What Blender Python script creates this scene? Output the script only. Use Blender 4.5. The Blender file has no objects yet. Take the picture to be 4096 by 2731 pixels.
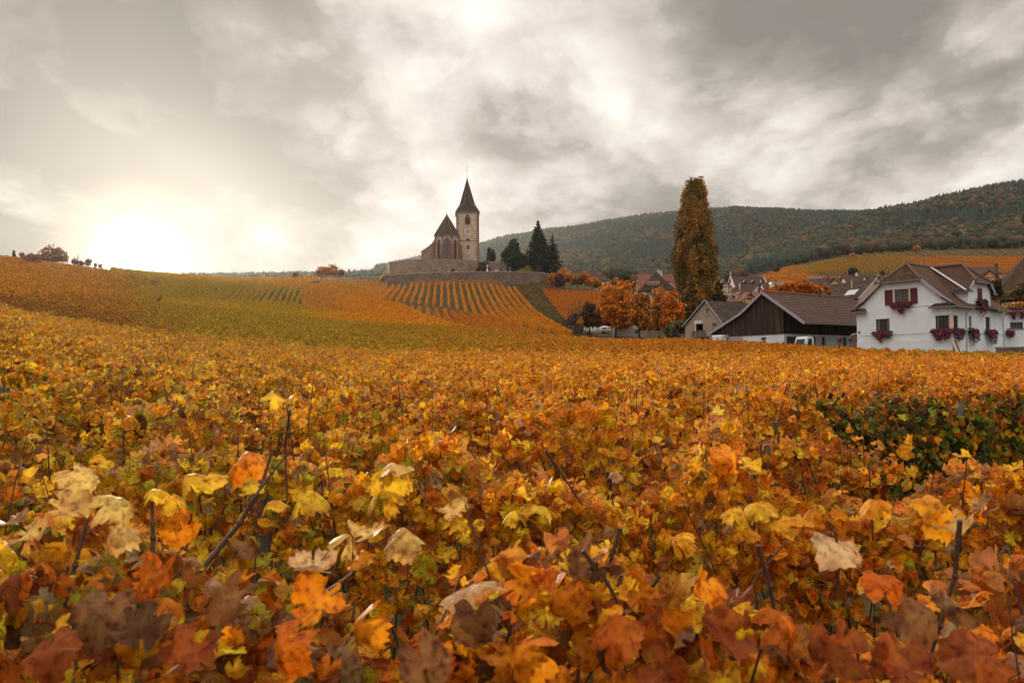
import bpy, math, random
import numpy as np
from mathutils import Vector, Matrix
from mathutils.geometry import delaunay_2d_cdt

rng = np.random.default_rng(11)
random.seed(11)
SC = bpy.context.scene
COL = SC.collection
R = math.radians

# ------------------------------------------------------------------ camera
F, CX, CY, CZ = 3186.0, 2048.0, 1365.5, 1.92
PITCH, ROLL = R(2.07), R(0.6)
CAMR = Matrix.Rotation(math.pi / 2 + PITCH, 3, 'X') @ Matrix.Rotation(-ROLL, 3, 'Z')
EYE = Vector((0, 0, CZ))


def ray(u, v):
    return CAMR @ Vector(((u - CX) / F, (CY - v) / F, -1.0))


def P(u, v, y):
    """the world point seen at (u, v) of the 4096 px photograph, y metres ahead"""
    d = ray(u, v)
    return EYE + d * (y / d.y)


cam = bpy.data.cameras.new('camera')
cam.sensor_width = 36.0
cam.lens = F / 4096 * 36
cam.clip_start = 0.05
cam.clip_end = 9000
cam.dof.use_dof = True
cam.dof.focus_distance = 13.0
cam.dof.aperture_fstop = 5.6
camo = bpy.data.objects.new('camera', cam)
camo.matrix_world = Matrix.Translation(EYE) @ CAMR.to_4x4()
COL.objects.link(camo)
SC.camera = camo


# ------------------------------------------------------------------ things, parts
def setp(o, label=None, cat=None, group=None, kind=None):
    if label: o['label'] = label
    if cat: o['category'] = cat
    if group: o['group'] = group
    if kind: o['kind'] = kind
    return o


def thing(name, label, cat, loc=(0, 0, 0), rz=0.0, group=None):
    o = bpy.data.objects.new(name, None)
    o.empty_display_size = 0.3
    COL.objects.link(o)
    o.location = loc
    o.rotation_euler = (0, 0, rz)
    return setp(o, label, cat, group)


def link(name, me, mat=None, parent=None, kind=None):
    o = bpy.data.objects.new(name, me)
    COL.objects.link(o)
    if mat is not None:
        for m in (mat if isinstance(mat, (list, tuple)) else [mat]):
            me.materials.append(m)
    if parent is not None: o.parent = parent
    if kind: o['kind'] = kind
    return o


def dup(root, loc, rz, label=None, group=None):
    def cp(o, par):
        c = o.copy()
        COL.objects.link(c)
        c.parent = par
        for ch in o.children: cp(ch, c)
        return c
    r = cp(root, None)
    r.location = loc
    r.rotation_euler = (0, 0, rz)
    if label: r['label'] = label
    if group: r['group'] = group
    return r


class MB:
    """collects polygons and becomes ONE mesh object"""
    def __init__(s):
        s.v, s.f, s.uv, s.mi = [], [], [], []
        s.m = 0

    def poly(s, pts, uv=None):
        i = len(s.v)
        s.v += [tuple(p) for p in pts]
        s.f.append(tuple(range(i, i + len(pts))))
        s.uv.append(uv)
        s.mi.append(s.m)

    def hexa(s, c):
        # c: 8 corners, bottom 0-3 (ccw from above), top 4-7
        for q in ((3, 2, 1, 0), (4, 5, 6, 7), (0, 1, 5, 4), (1, 2, 6, 5), (2, 3, 7, 6), (3, 0, 4, 7)):
            s.poly([c[k] for k in q])

    def box(s, a, b):
        x0, y0, z0 = a
        x1, y1, z1 = b
        s.hexa([(x0, y0, z0), (x1, y0, z0), (x1, y1, z0), (x0, y1, z0), (x0, y0, z1), (x1, y0, z1), (x1, y1, z1), (x0, y1, z1)])

    def abd(s, fn, a0, b0, d0, a1, b1, d1):
        # box in facade space: a along, b up, d inwards
        s.hexa([fn(a0, b0, d0), fn(a1, b0, d0), fn(a1, b0, d1), fn(a0, b0, d1), fn(a0, b1, d0), fn(a1, b1, d0), fn(a1, b1, d1), fn(a0, b1, d1)])

    def bar(s, p, q, w, h=None, up=(0, 0, 1)):
        p, q = Vector(p), Vector(q)
        h = h or w
        d = (q - p).normalized()
        upv = Vector(up)
        if abs(d.dot(upv)) > .98: upv = Vector((1, 0, 0)) if abs(d.x) < .9 else Vector((0, 1, 0))
        x = d.cross(upv).normalized() * (w / 2)
        y = x.cross(d).normalized() * (h / 2)
        s.hexa([p - x - y, p + x - y, q + x - y, q - x - y, p - x + y, p + x + y, q + x + y, q - x + y])

    def tube(s, pts, rad, n=6):
        pts = [Vector(p) for p in pts]
        if not isinstance(rad, (list, tuple)): rad = [rad] * len(pts)
        rings = []
        for i, p in enumerate(pts):
            d = (pts[min(i + 1, len(pts) - 1)] - pts[max(i - 1, 0)]).normalized()
            up = Vector((0, 0, 1)) if abs(d.z) < .9 else Vector((0, 1, 0))
            x = d.cross(up).normalized()
            y = x.cross(d)
            b = len(s.v)
            for k in range(n):
                t = 2 * math.pi * k / n
                s.v.append(tuple(p + (x * math.cos(t) + y * math.sin(t)) * rad[i]))
            rings.append(b)
        for a, b in zip(rings, rings[1:]):
            for k in range(n):
                k2 = (k + 1) % n
                s.f.append((a + k, a + k2, b + k2, b + k)); s.uv.append(None); s.mi.append(s.m)
        for b, rev in ((rings[0], 1), (rings[-1], 0)):
            q = tuple(range(b, b + n))
            s.f.append(q[::-1] if rev else q); s.uv.append(None); s.mi.append(s.m)

    def lathe(s, prof, c=(0, 0, 0), n=14):
        base = len(s.v)
        for r_, z in prof:
            for k in range(n):
                t = 2 * math.pi * k / n
                s.v.append((c[0] + r_ * math.cos(t), c[1] + r_ * math.sin(t), c[2] + z))
        for i in range(len(prof) - 1):
            for k in range(n):
                k2 = (k + 1) % n
                a, b = base + i * n, base + (i + 1) * n
                s.f.append((a + k, a + k2, b + k2, b + k)); s.uv.append(None); s.mi.append(s.m)
        for i, rev in ((0, 1), (len(prof) - 1, 0)):
            q = tuple(range(base + i * n, base + i * n + n))
            s.f.append(q[::-1] if rev else q); s.uv.append(None); s.mi.append(s.m)

    def prism(s, poly, ext):
        """closed polygon (3D points) extruded by a vector"""
        poly = [Vector(p) for p in poly]
        e = Vector(ext)
        s.poly(poly)
        s.poly([p + e for p in reversed(poly)])
        n = len(poly)
        for i in range(n):
            a, b = poly[i], poly[(i + 1) % n]
            s.poly([b, a, a + e, b + e])

    def facet(s, pts, th=.14, rag=0.0):
        """roof plane: top with UV in metres, thickness below"""
        pts = [Vector(p) for p in pts]
        n = Vector((0, 0, 0))
        for i in range(len(pts)):
            a, b = pts[i], pts[(i + 1) % len(pts)]
            n += Vector(((a.y - b.y) * (a.z + b.z), (a.z - b.z) * (a.x + b.x), (a.x - b.x) * (a.y + b.y)))
        n.normalize()
        if n.z < 0:
            pts.reverse()
            n = -n
        ux = Vector((0, 0, 1)).cross(n)
        ux = ux.normalized() if ux.length > 1e-4 else Vector((1, 0, 0))
        uy = n.cross(ux)
        s.poly(pts, [(p.dot(ux), p.dot(uy)) for p in pts])
        low = [p - n * th for p in pts]
        s.poly(list(reversed(low)))
        for i in range(len(pts)):
            j = (i + 1) % len(pts)
            s.poly([pts[j], pts[i], low[i], low[j]])

    def panel(s, outline, holes, fn, reveal=.2):
        """wall face with real openings; fn(a, b, d) -> point"""
        vs = [Vector(p) for p in outline]
        n0 = len(vs)
        ed = [(i, (i + 1) % n0) for i in range(n0)]
        hp = []
        for h in holes:
            if len(h) == 4 and not hasattr(h[0], '__len__'):
                a0, b0, a1, b1 = h
                h = [(a0, b0), (a1, b0), (a1, b1), (a0, b1)]
            hp.append(h)
            k = len(vs)
            vs += [Vector(p) for p in h]
            ed += [(k + i, k + (i + 1) % len(h)) for i in range(len(h))]
        ov, oe, of, *_ = delaunay_2d_cdt(vs, ed, [], 0, 1e-5)

        def inside(p, poly):
            c = False
            for i in range(len(poly)):
                x1, y1 = poly[i]
                x2, y2 = poly[i - 1]
                if (y1 > p[1]) != (y2 > p[1]) and p[0] < (x2 - x1) * (p[1] - y1) / (y2 - y1) + x1: c = not c
            return c
        i0 = len(s.v)
        s.v += [tuple(fn(p[0], p[1], 0)) for p in ov]
        for t in of:
            c = sum((ov[k] for k in t), Vector((0, 0))) / len(t)
            if inside(c, outline) and not any(inside(c, h) for h in hp):
                s.f.append(tuple(i0 + k for k in t)); s.uv.append(None); s.mi.append(s.m)
        for h in hp:
            for i in range(len(h)):
                a, b = h[i], h[(i + 1) % len(h)]
                s.poly([fn(a[0], a[1], 0), fn(b[0], b[1], 0), fn(b[0], b[1], reveal), fn(a[0], a[1], reveal)])

    def build(s, name, mat, parent=None, smooth=False, kind=None):
        me = bpy.data.meshes.new(name)
        me.from_pydata(s.v, [], s.f)
        if any(u is not None for u in s.uv):
            uvl = me.uv_layers.new(name='UVMap').data
            k = 0
            for f, u in zip(s.f, s.uv):
                for j in range(len(f)):
                    if u is not None: uvl[k].uv = u[j]
                    k += 1
        o = link(name, me, mat, parent, kind)
        if isinstance(mat, (list, tuple)) and len(mat) > 1:
            me.polygons.foreach_set('material_index', s.mi)
        if smooth: me.polygons.foreach_set('use_smooth', [True] * len(me.polygons))
        me.update()
        return o


def np_mesh(name, V, Tri, mat, parent=None, col=None, vein=None, kind=None, smooth=False):
    """triangle mesh from arrays, with a colour per point (each leaf has one colour)"""
    me = bpy.data.meshes.new(name)
    nv, nt = len(V), len(Tri)
    me.vertices.add(nv)
    me.vertices.foreach_set('co', np.ascontiguousarray(V, dtype=np.float32).ravel())
    me.loops.add(nt * 3)
    me.loops.foreach_set('vertex_index', np.ascontiguousarray(Tri, dtype=np.int32).ravel())
    me.polygons.add(nt)
    me.polygons.foreach_set('loop_start', np.arange(0, nt * 3, 3, dtype=np.int32))
    if smooth: me.polygons.foreach_set('use_smooth', np.ones(nt, dtype=bool))
    if col is not None:
        a = me.attributes.new('leafcol', 'FLOAT_COLOR', 'POINT')
        c4 = np.ones((nv, 4), dtype=np.float32)
        c4[:, :3] = col
        a.data.foreach_set('color', c4.ravel())
    if vein is not None:
        a = me.attributes.new('vein', 'FLOAT', 'POINT')
        a.data.foreach_set('value', np.ascontiguousarray(vein, dtype=np.float32))
    me.update(calc_edges=True)
    return link(name, me, mat, parent, kind)


# ------------------------------------------------------------------ materials
def newmat(name):
    m = bpy.data.materials.new(name)
    m.use_nodes = True
    nt = m.node_tree
    b = nt.nodes['Principled BSDF']
    return m, nt, b


def N(nt, typ, **kw):
    n = nt.nodes.new(typ)
    for k, v in kw.items():
        if k.startswith('i_'):
            key = k[2:].replace('_', ' ')
            n.inputs[int(key) if key.isdigit() else key].default_value = v
        else:
            setattr(n, k, v)
    return n


def ramp(nt, stops, interp='LINEAR'):
    n = nt.nodes.new('ShaderNodeValToRGB')
    n.color_ramp.interpolation = interp
    el = n.color_ramp.elements
    while len(el) < len(stops): el.new(0.5)
    for e, (p, c) in zip(el, stops):
        e.position = p
        e.color = (*c, 1) if len(c) == 3 else c
    return n


def c3(c, k=1.0):
    return tuple(min(1, x * k) for x in c)


def plain(name, c, rough=.8, var=.18, scale=3.0, bump=0.0, metal=0.0, spec=.3, c2=None, detail=6, stretch=None):
    """surface with an uneven tone: noise between two shades, optional relief"""
    m, nt, b = newmat(name)
    b.inputs['Roughness'].default_value = rough
    b.inputs['Metallic'].default_value = metal
    b.inputs['Specular IOR Level'].default_value = spec
    tc = N(nt, 'ShaderNodeTexCoord')
    src = tc.outputs['Object']
    if stretch:
        mp = N(nt, 'ShaderNodeMapping')
        mp.inputs['Scale'].default_value = stretch
        nt.links.new(src, mp.inputs['Vector'])
        src = mp.outputs['Vector']
    no = N(nt, 'ShaderNodeTexNoise', i_Scale=scale, i_Detail=detail, i_Roughness=.62)
    nt.links.new(src, no.inputs['Vector'])
    lo = c3(c, 1 - var)
    hi = c2 or c3(c, 1 + var)
    rp = ramp(nt, [(.32, lo), (.68, hi)])
    nt.links.new(no.outputs['Fac'], rp.inputs['Fac'])
    nt.links.new(rp.outputs['Color'], b.inputs['Base Color'])
    if bump:
        bp = N(nt, 'ShaderNodeBump', i_Strength=bump, i_Distance=.03)
        n2 = N(nt, 'ShaderNodeTexNoise', i_Scale=scale * 6, i_Detail=4.0)
        nt.links.new(src, n2.inputs['Vector'])
        nt.links.new(n2.outputs['Fac'], bp.inputs['Height'])
        nt.links.new(bp.outputs['Normal'], b.inputs['Normal'])
    return m


def tiles(name, c1, c2, row=.32, wid=.22, mortar=None, patch=None, squash=1.0):
    """clay tiles laid in courses, in metres on the roof plane's UV"""
    m, nt, b = newmat(name)
    b.inputs['Roughness'].default_value = .85
    b.inputs['Specular IOR Level'].default_value = .2
    uv = N(nt, 'ShaderNodeUVMap')
    br = N(nt, 'ShaderNodeTexBrick', i_Scale=1.0)
    br.inputs['Color1'].default_value = (*c1, 1)
    br.inputs['Color2'].default_value = (*c2, 1)
    br.inputs['Mortar'].default_value = (*(mortar or c3(c1, .3)), 1)
    br.inputs['Mortar Size'].default_value = .085 * row / .32
    br.inputs['Mortar Smooth'].default_value = .6
    br.inputs['Brick Width'].default_value = wid
    br.inputs['Row Height'].default_value = row
    nt.links.new(uv.outputs['UV'], br.inputs['Vector'])
    tc = N(nt, 'ShaderNodeTexCoord')
    no = N(nt, 'ShaderNodeTexNoise', i_Scale=.7, i_Detail=7.0, i_Roughness=.7)
    nt.links.new(tc.outputs['Object'], no.inputs['Vector'])
    rp = ramp(nt, [(.3, (.55, .55, .55)), (.5, (.95, .95, .95)), (.72, (1.35, 1.3, 1.2))])
    nt.links.new(no.outputs['Fac'], rp.inputs['Fac'])
    mx = N(nt, 'ShaderNodeMix', data_type='RGBA', blend_type='MULTIPLY')
    mx.inputs[0].default_value = 1
    nt.links.new(br.outputs['Color'], mx.inputs[6])
    nt.links.new(rp.outputs['Color'], mx.inputs[7])
    out = mx.outputs[2]
    n2 = N(nt, 'ShaderNodeTexNoise', i_Scale=5.0, i_Detail=2.0)
    nt.links.new(tc.outputs['Object'], n2.inputs['Vector'])
    r2 = ramp(nt, [(.64, (0, 0, 0)), (.72, (1, 1, 1))])
    nt.links.new(n2.outputs['Fac'], r2.inputs['Fac'])
    m2 = N(nt, 'ShaderNodeMix', data_type='RGBA')
    nt.links.new(r2.outputs['Color'], m2.inputs[0])
    nt.links.new(out, m2.inputs[6])
    m2.inputs[7].default_value = (*(patch or c3(c2, 1.5)), 1)
    nt.links.new(m2.outputs[2], b.inputs['Base Color'])
    # each course rises towards its lower edge
    sx = N(nt, 'ShaderNodeSeparateXYZ')
    nt.links.new(uv.outputs['UV'], sx.inputs[0])
    dv = N(nt, 'ShaderNodeMath', operation='DIVIDE')
    dv.inputs[1].default_value = row
    nt.links.new(sx.outputs['Y'], dv.inputs[0])
    fr = N(nt, 'ShaderNodeMath', operation='FRACT')
    nt.links.new(dv.outputs[0], fr.inputs[0])
    sb = N(nt, 'ShaderNodeMath', operation='SUBTRACT')
    sb.inputs[0].default_value = 1
    nt.links.new(fr.outputs[0], sb.inputs[1])
    bp = N(nt, 'ShaderNodeBump', i_Strength=.8, i_Distance=.06)
    nt.links.new(sb.outputs[0], bp.inputs['Height'])
    nt.links.new(bp.outputs['Normal'], b.inputs['Normal'])
    return m


def stonework(name, c1, c2, mortar, scale=1.6):
    m, nt, b = newmat(name)
    b.inputs['Roughness'].default_value = .95
    b.inputs['Specular IOR Level'].default_value = .1
    tc = N(nt, 'ShaderNodeTexCoord')
    mp = N(nt, 'ShaderNodeMapping')
    mp.inputs['Scale'].default_value = (1, 1, 1.8)
    nt.links.new(tc.outputs['Object'], mp.inputs['Vector'])
    vo = N(nt, 'ShaderNodeTexVoronoi', i_Scale=scale)
    nt.links.new(mp.outputs['Vector'], vo.inputs['Vector'])
    vd = N(nt, 'ShaderNodeTexVoronoi', i_Scale=scale, feature='DISTANCE_TO_EDGE')
    nt.links.new(mp.outputs['Vector'], vd.inputs['Vector'])
    sp = N(nt, 'ShaderNodeSeparateColor')
    nt.links.new(vo.outputs['Color'], sp.inputs[0])
    r1 = ramp(nt, [(0, c1), (.8, c2), (1, c3(c1, .5))])
    nt.links.new(sp.outputs[0], r1.inputs['Fac'])
    r2 = ramp(nt, [(.02, (1, 1, 1)), (.09, (0, 0, 0))])
    nt.links.new(vd.outputs['Distance'], r2.inputs['Fac'])
    mx = N(nt, 'ShaderNodeMix', data_type='RGBA')
    nt.links.new(r2.outputs['Color'], mx.inputs[0])
    nt.links.new(r1.outputs['Color'], mx.inputs[6])
    mx.inputs[7].default_value = (*mortar, 1)
    no = N(nt, 'ShaderNodeTexNoise', i_Scale=.35, i_Detail=8.0, i_Roughness=.7)
    nt.links.new(tc.outputs['Object'], no.inputs['Vector'])
    r3 = ramp(nt, [(.3, (.62, .6, .58)), (.65, (1.15, 1.12, 1.08))])
    nt.links.new(no.outputs['Fac'], r3.inputs['Fac'])
    ml = N(nt, 'ShaderNodeMix', data_type='RGBA', blend_type='MULTIPLY')
    ml.inputs[0].default_value = 1
    nt.links.new(mx.outputs[2], ml.inputs[6])
    nt.links.new(r3.outputs['Color'], ml.inputs[7])
    nt.links.new(ml.outputs[2], b.inputs['Base Color'])
    bp = N(nt, 'ShaderNodeBump', i_Strength=.7, i_Distance=.08)
    nt.links.new(vd.outputs['Distance'], bp.inputs['Height'])
    nt.links.new(bp.outputs['Normal'], b.inputs['Normal'])
    return m


def leafmat(name, spots=True, trans=.35, rough=.5, spot_scale=55.0, back=.5, fine=True):
    """foliage: colour of each leaf from its attribute, blotches, paler underside, light through the blade"""
    m, nt, b = newmat(name)
    out = nt.nodes['Material Output']
    at = N(nt, 'ShaderNodeAttribute', attribute_name='leafcol')
    col = at.outputs['Color']
    if spots:
        tc = N(nt, 'ShaderNodeTexCoord')
        no = N(nt, 'ShaderNodeTexNoise', i_Scale=spot_scale, i_Detail=3.0, i_Roughness=.6)
        nt.links.new(tc.outputs['Object'], no.inputs['Vector'])
        rp = ramp(nt, [(.28, (1.25, 1.25, 1.1)), (.5, (.95, .95, .95)), (.6, (.62, .45, .35)), (.68, (.2, .12, .1))])
        nt.links.new(no.outputs['Fac'], rp.inputs['Fac'])
        mx = N(nt, 'ShaderNodeMix', data_type='RGBA', blend_type='MULTIPLY')
        mx.inputs[0].default_value = .8
        nt.links.new(col, mx.inputs[6])
        nt.links.new(rp.outputs['Color'], mx.inputs[7])
        col = mx.outputs[2]
        if fine:
            n3 = N(nt, 'ShaderNodeTexNoise', i_Scale=spot_scale * .3, i_Detail=2.0)
            nt.links.new(tc.outputs['Object'], n3.inputs['Vector'])
            r3 = ramp(nt, [(.3, (1.15, 1.4, 1.3)), (.5, (1, 1, 1)), (.7, (.85, .58, .5))])
            nt.links.new(n3.outputs['Fac'], r3.inputs['Fac'])
            m3 = N(nt, 'ShaderNodeMix', data_type='RGBA', blend_type='MULTIPLY')
            m3.inputs[0].default_value = .85
            nt.links.new(col, m3.inputs[6])
            nt.links.new(r3.outputs['Color'], m3.inputs[7])
            col = m3.outputs[2]
            ve = N(nt, 'ShaderNodeAttribute', attribute_name='vein')
            pw = N(nt, 'ShaderNodeMath', operation='POWER')
            pw.inputs[1].default_value = 2.5
            nt.links.new(ve.outputs['Fac'], pw.inputs[0])
            ms = N(nt, 'ShaderNodeMath', operation='MULTIPLY')
            ms.inputs[1].default_value = .07
            nt.links.new(pw.outputs[0], ms.inputs[0])
            mv = N(nt, 'ShaderNodeMix', data_type='RGBA')
            nt.links.new(ms.outputs[0], mv.inputs[0])
            nt.links.new(col, mv.inputs[6])
            mv.inputs[7].default_value = (.62, .42, .14, 1)
            col = mv.outputs[2]
    if back:
        ge = N(nt, 'ShaderNodeNewGeometry')
        mk = N(nt, 'ShaderNodeMath', operation='MULTIPLY')
        mk.inputs[1].default_value = back
        nt.links.new(ge.outputs['Backfacing'], mk.inputs[0])
        mb = N(nt, 'ShaderNodeMix', data_type='RGBA')
        nt.links.new(mk.outputs[0], mb.inputs[0])
        nt.links.new(col, mb.inputs[6])
        mb.inputs[7].default_value = (.40, .22, .09, 1)
        col = mb.outputs[2]
    b.inputs['Roughness'].default_value = rough
    b.inputs['Specular IOR Level'].default_value = .14
    nt.links.new(col, b.inputs['Base Color'])
    if trans:
        tr = N(nt, 'ShaderNodeBsdfTranslucent')
        nt.links.new(col, tr.inputs['Color'])
        sh = N(nt, 'ShaderNodeMixShader')
        sh.inputs[0].default_value = trans
        nt.links.new(b.outputs[0], sh.inputs[1])
        nt.links.new(tr.outputs[0], sh.inputs[2])
        nt.links.new(sh.outputs[0], out.inputs['Surface'])
    return m


# ------------------------------------------------------------------ terrain (height of the vine tops, read off the photograph)
YS = [2, 6, 15, 30, 50, 75, 100, 130, 160, 200, 240, 270, 300, 400, 600, 800, 1050, 1350, 1700, 2100, 2600]
TAB = {
    -700: [2060, 1560, 1250, 1160, 1110, 1085, 1065, 1045, 1025, 1005, 990, 985, 990, 1040, 1140, 1150, 1135, 1170, 1170, 1170, 1170],
    0:    [2060, 1600, 1335, 1256, 1222, 1182, 1138, 1098, 1070, 1042, 1019, 1028, 1048, 1100, 1160, 1150, 1135, 1170, 1170, 1170, 1170],
    280:  [2060, 1615, 1385, 1306, 1266, 1222, 1178, 1140, 1112, 1076, 1054, 1050, 1066, 1105, 1160, 1150, 1132, 1167, 1167, 1167, 1167],
    560:  [2060, 1628, 1440, 1353, 1308, 1262, 1222, 1190, 1162, 1106, 1090, 1080, 1088, 1110, 1160, 1150, 1116, 1151, 1151, 1151, 1151],
    1000: [2055, 1640, 1485, 1400, 1345, 1300, 1266, 1236, 1212, 1134, 1120, 1113, 1109, 1112, 1160, 1150, 1107, 1142, 1142, 1142, 1142],
    1300: [2050, 1648, 1498, 1422, 1376, 1332, 1298, 1266, 1238, 1158, 1130, 1114, 1103, 1108, 1160, 1150, 1103, 1138, 1138, 1138, 1138],
    1540: [2050, 1650, 1503, 1432, 1390, 1350, 1317, 1280, 1246, 1196, 1152, 1123, 1098, 1100, 1150, 1160, 1100, 1090, 1080, 1074, 1100],
    1900: [2050, 1650, 1507, 1438, 1398, 1358, 1328, 1296, 1266, 1214, 1152, 1114, 1090, 1092, 1150, 1160, 1150, 1120, 1060, 992, 1040],
    2190: [2050, 1650, 1508, 1442, 1403, 1366, 1346, 1324, 1292, 1242, 1180, 1140, 1110, 1105, 1160, 1165, 1140, 1095, 1010, 930, 990],
    2420: [2050, 1650, 1510, 1445, 1406, 1376, 1358, 1344, 1324, 1266, 1190, 1150, 1138, 1130, 1150, 1150, 1120, 1065, 975, 900, 960],
    2760: [2050, 1650, 1510, 1447, 1410, 1380, 1358, 1343, 1332, 1312, 1285, 1262, 1240, 1200, 1160, 1150, 1120, 1075, 970, 858, 920],
    3050: [2050, 1650, 1510, 1448, 1412, 1384, 1362, 1350, 1340, 1322, 1298, 1275, 1250, 1190, 1112, 1085, 1062, 1020, 1045, 846, 910],
    3300: [2050, 1652, 1512, 1449, 1414, 1388, 1370, 1356, 1345, 1325, 1300, 1275, 1250, 1185, 1098, 1035, 985, 918, 968, 858, 910],
    3700: [2050, 1656, 1515, 1452, 1419, 1394, 1377, 1362, 1350, 1330, 1303, 1278, 1252, 1180, 1090, 1010, 930, 826, 880, 845, 900],
    4096: [2055, 1660, 1520, 1458, 1427, 1404, 1388, 1370, 1355, 1332, 1305, 1280, 1254, 1180, 1085, 1004, 875, 750, 765, 800, 880],
    4800: [2060, 1665, 1528, 1466, 1438, 1415, 1400, 1380, 1360, 1335, 1305, 1280, 1254, 1180, 1080, 1000, 860, 735, 745, 780, 860],
}


def _tangents(x, y):
    m = np.zeros_like(y)
    d = (y[1:] - y[:-1]) / (x[1:] - x[:-1])[:, None]
    m[0], m[-1] = d[0], d[-1]
    h = x[1:] - x[:-1]
    w = (h[1:] / (h[1:] + h[:-1]))[:, None]
    m[1:-1] = d[:-1] * w + d[1:] * (1 - w)
    return m


def _cubic(x, y, xq):
    m = _tangents(x, y)
    i = np.clip(np.searchsorted(x, xq) - 1, 0, len(x) - 2)
    h = (x[i + 1] - x[i])
    t = ((xq - x[i]) / h)[:, None]
    h = h[:, None]
    return (2 * t**3 - 3 * t**2 + 1) * y[i] + (t**3 - 2 * t**2 + t) * h * m[i] + (-2 * t**3 + 3 * t**2) * y[i + 1] + (t**3 - t**2) * h * m[i + 1]


_us = np.array(sorted(TAB), float)
_ly = np.log(np.array(YS, float))
_T = np.zeros((len(_us), len(YS)))
for _i, _u in enumerate(_us):
    for _j, _v in enumerate(TAB[int(_u)]):
        _p = P(_u, _v, 1.0)
        _T[_i, _j] = _p.z - CZ
_aq = np.linspace((_us[0] - CX) / F, (_us[-1] - CX) / F, 260)
_lq = np.linspace(_ly[0], _ly[-1], 300)
_G = _cubic((_us - CX) / F, _T, _aq)
_G = _cubic(_ly, _G.T.copy(), _lq).T.copy()


def sstep(x, a, b):
    t = np.clip((x - a) / (b - a), 0, 1)
    return t * t * (3 - 2 * t)


YARD = P(1900, 1094, 275).z


def ground(x, y):
    x = np.asarray(x, float)
    y = np.asarray(y, float)
    r = np.hypot(x, y)
    az = np.arctan2(x, y)
    lim = .66
    azc = np.clip(az, -lim, lim)
    yy = np.clip(r * np.cos(azc), 2.0, 2600)
    a = np.tan(azc)
    fa = np.clip((a - _aq[0]) / (_aq[1] - _aq[0]), 0, len(_aq) - 1.001)
    fl = np.clip((np.log(yy) - _lq[0]) / (_lq[1] - _lq[0]), 0, len(_lq) - 1.001)
    i, j = fa.astype(int), fl.astype(int)
    ta, tl = fa - i, fl - j
    t = (_G[i, j] * (1 - ta) + _G[i + 1, j] * ta) * (1 - tl) + (_G[i, j + 1] * (1 - ta) + _G[i + 1, j + 1] * ta) * tl
    z = CZ + yy * t - 1.5 * (1 - sstep(yy, 320, 480))
    side = sstep(np.abs(az), .8, 1.5)
    # spurs and hollows of the wooded hills
    fo = sstep(yy, 950, 1400) * sstep(a, -.12, .02)
    z = z + fo * (1 - .55 * sstep(yy, 1700, 2000)) * (1 - .85 * sstep(a, .36, .5)) * (6 * np.sin(a * 37 + 2.2 * np.sin(a * 11 + 1) + yy * .0031) + 3.5 * np.sin(a * 83 + 1.9 * np.sin(a * 23) - yy * .0054 + 1.3))
    z = z * (1 - side)
    # a bank between the near block of vines and the next one
    # the levelled churchyard behind its long retaining wall
    pm = sstep(y, 272.1, 272.9) * (1 - sstep(y, 318, 334)) * sstep(x, -46, -43) * (1 - sstep(x, 11, 20))
    z = z * (1 - pm) + YARD * pm
    z = z - .5 * np.exp(-((yy - 48.5) / 1.6)**2) * (1 - side)
    return z


def gz(x, y):
    return float(ground(np.array([x]), np.array([y]))[0])


def on(u, v, y):
    """point on the ground under pixel column u at distance y"""
    p = P(u, v, y)
    return Vector((p.x, p.y, gz(p.x, p.y)))
# light levels
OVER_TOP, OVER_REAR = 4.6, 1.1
SUN_E = 4.0
HAZE, HAZE_G = 0.000045, .72
CL_S, CL_X, CL_Y = 2.2, 15.4, 3.3
EXPOSURE = 0.40
BUILD_FOREST = True
# ------------------------------------------------------------------ sky, sun, haze
SUN_DIR = ray(557, 1050).normalized()
SUN_EL = math.asin(SUN_DIR.z)
SUN_AZ = math.atan2(SUN_DIR.x, SUN_DIR.y)          # clockwise from +y

wd = bpy.data.worlds.new('World')
SC.world = wd
wd.use_nodes = True
wn = wd.node_tree
wd.cycles.sampling_method = 'MANUAL'
wd.cycles.sample_map_resolution = 512
bg = wn.nodes['Background']
bg.inputs['Strength'].default_value = 0.1


def vmath(op, a=None, b=None, s=None):
    n = N(wn, 'ShaderNodeVectorMath', operation=op)
    for k, x in enumerate((a, b)):
        if x is None: continue
        if isinstance(x, (tuple, Vector)): n.inputs[k].default_value = tuple(x)
        else: wn.links.new(x, n.inputs[k])
    if s is not None:
        if isinstance(s, (int, float)): n.inputs['Scale'].default_value = s
        else: wn.links.new(s, n.inputs['Scale'])
    return n


def math_(op, a, b=None, c=None, clamp=False):
    n = N(wn, 'ShaderNodeMath', operation=op, use_clamp=clamp)
    for k, x in enumerate((a, b, c)):
        if x is None: continue
        if isinstance(x, (int, float)): n.inputs[k].default_value = x
        else: wn.links.new(x, n.inputs[k])
    return n.outputs[0]


sky = N(wn, 'ShaderNodeTexSky', sky_type='NISHITA', sun_disc=False)
sky.sun_elevation = SUN_EL
sky.sun_rotation = SUN_AZ
sky.air_density = 1.0
sky.dust_density = 2.0
tcw = N(wn, 'ShaderNodeTexCoord')
dirv = vmath('NORMALIZE', tcw.outputs['Generated']).outputs[0]
sep = N(wn, 'ShaderNodeSeparateXYZ')
wn.links.new(dirv, sep.inputs[0])
zc = math_('MAXIMUM', sep.outputs['Z'], 0.0)
zz = math_('ADD', zc, 0.28)
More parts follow.
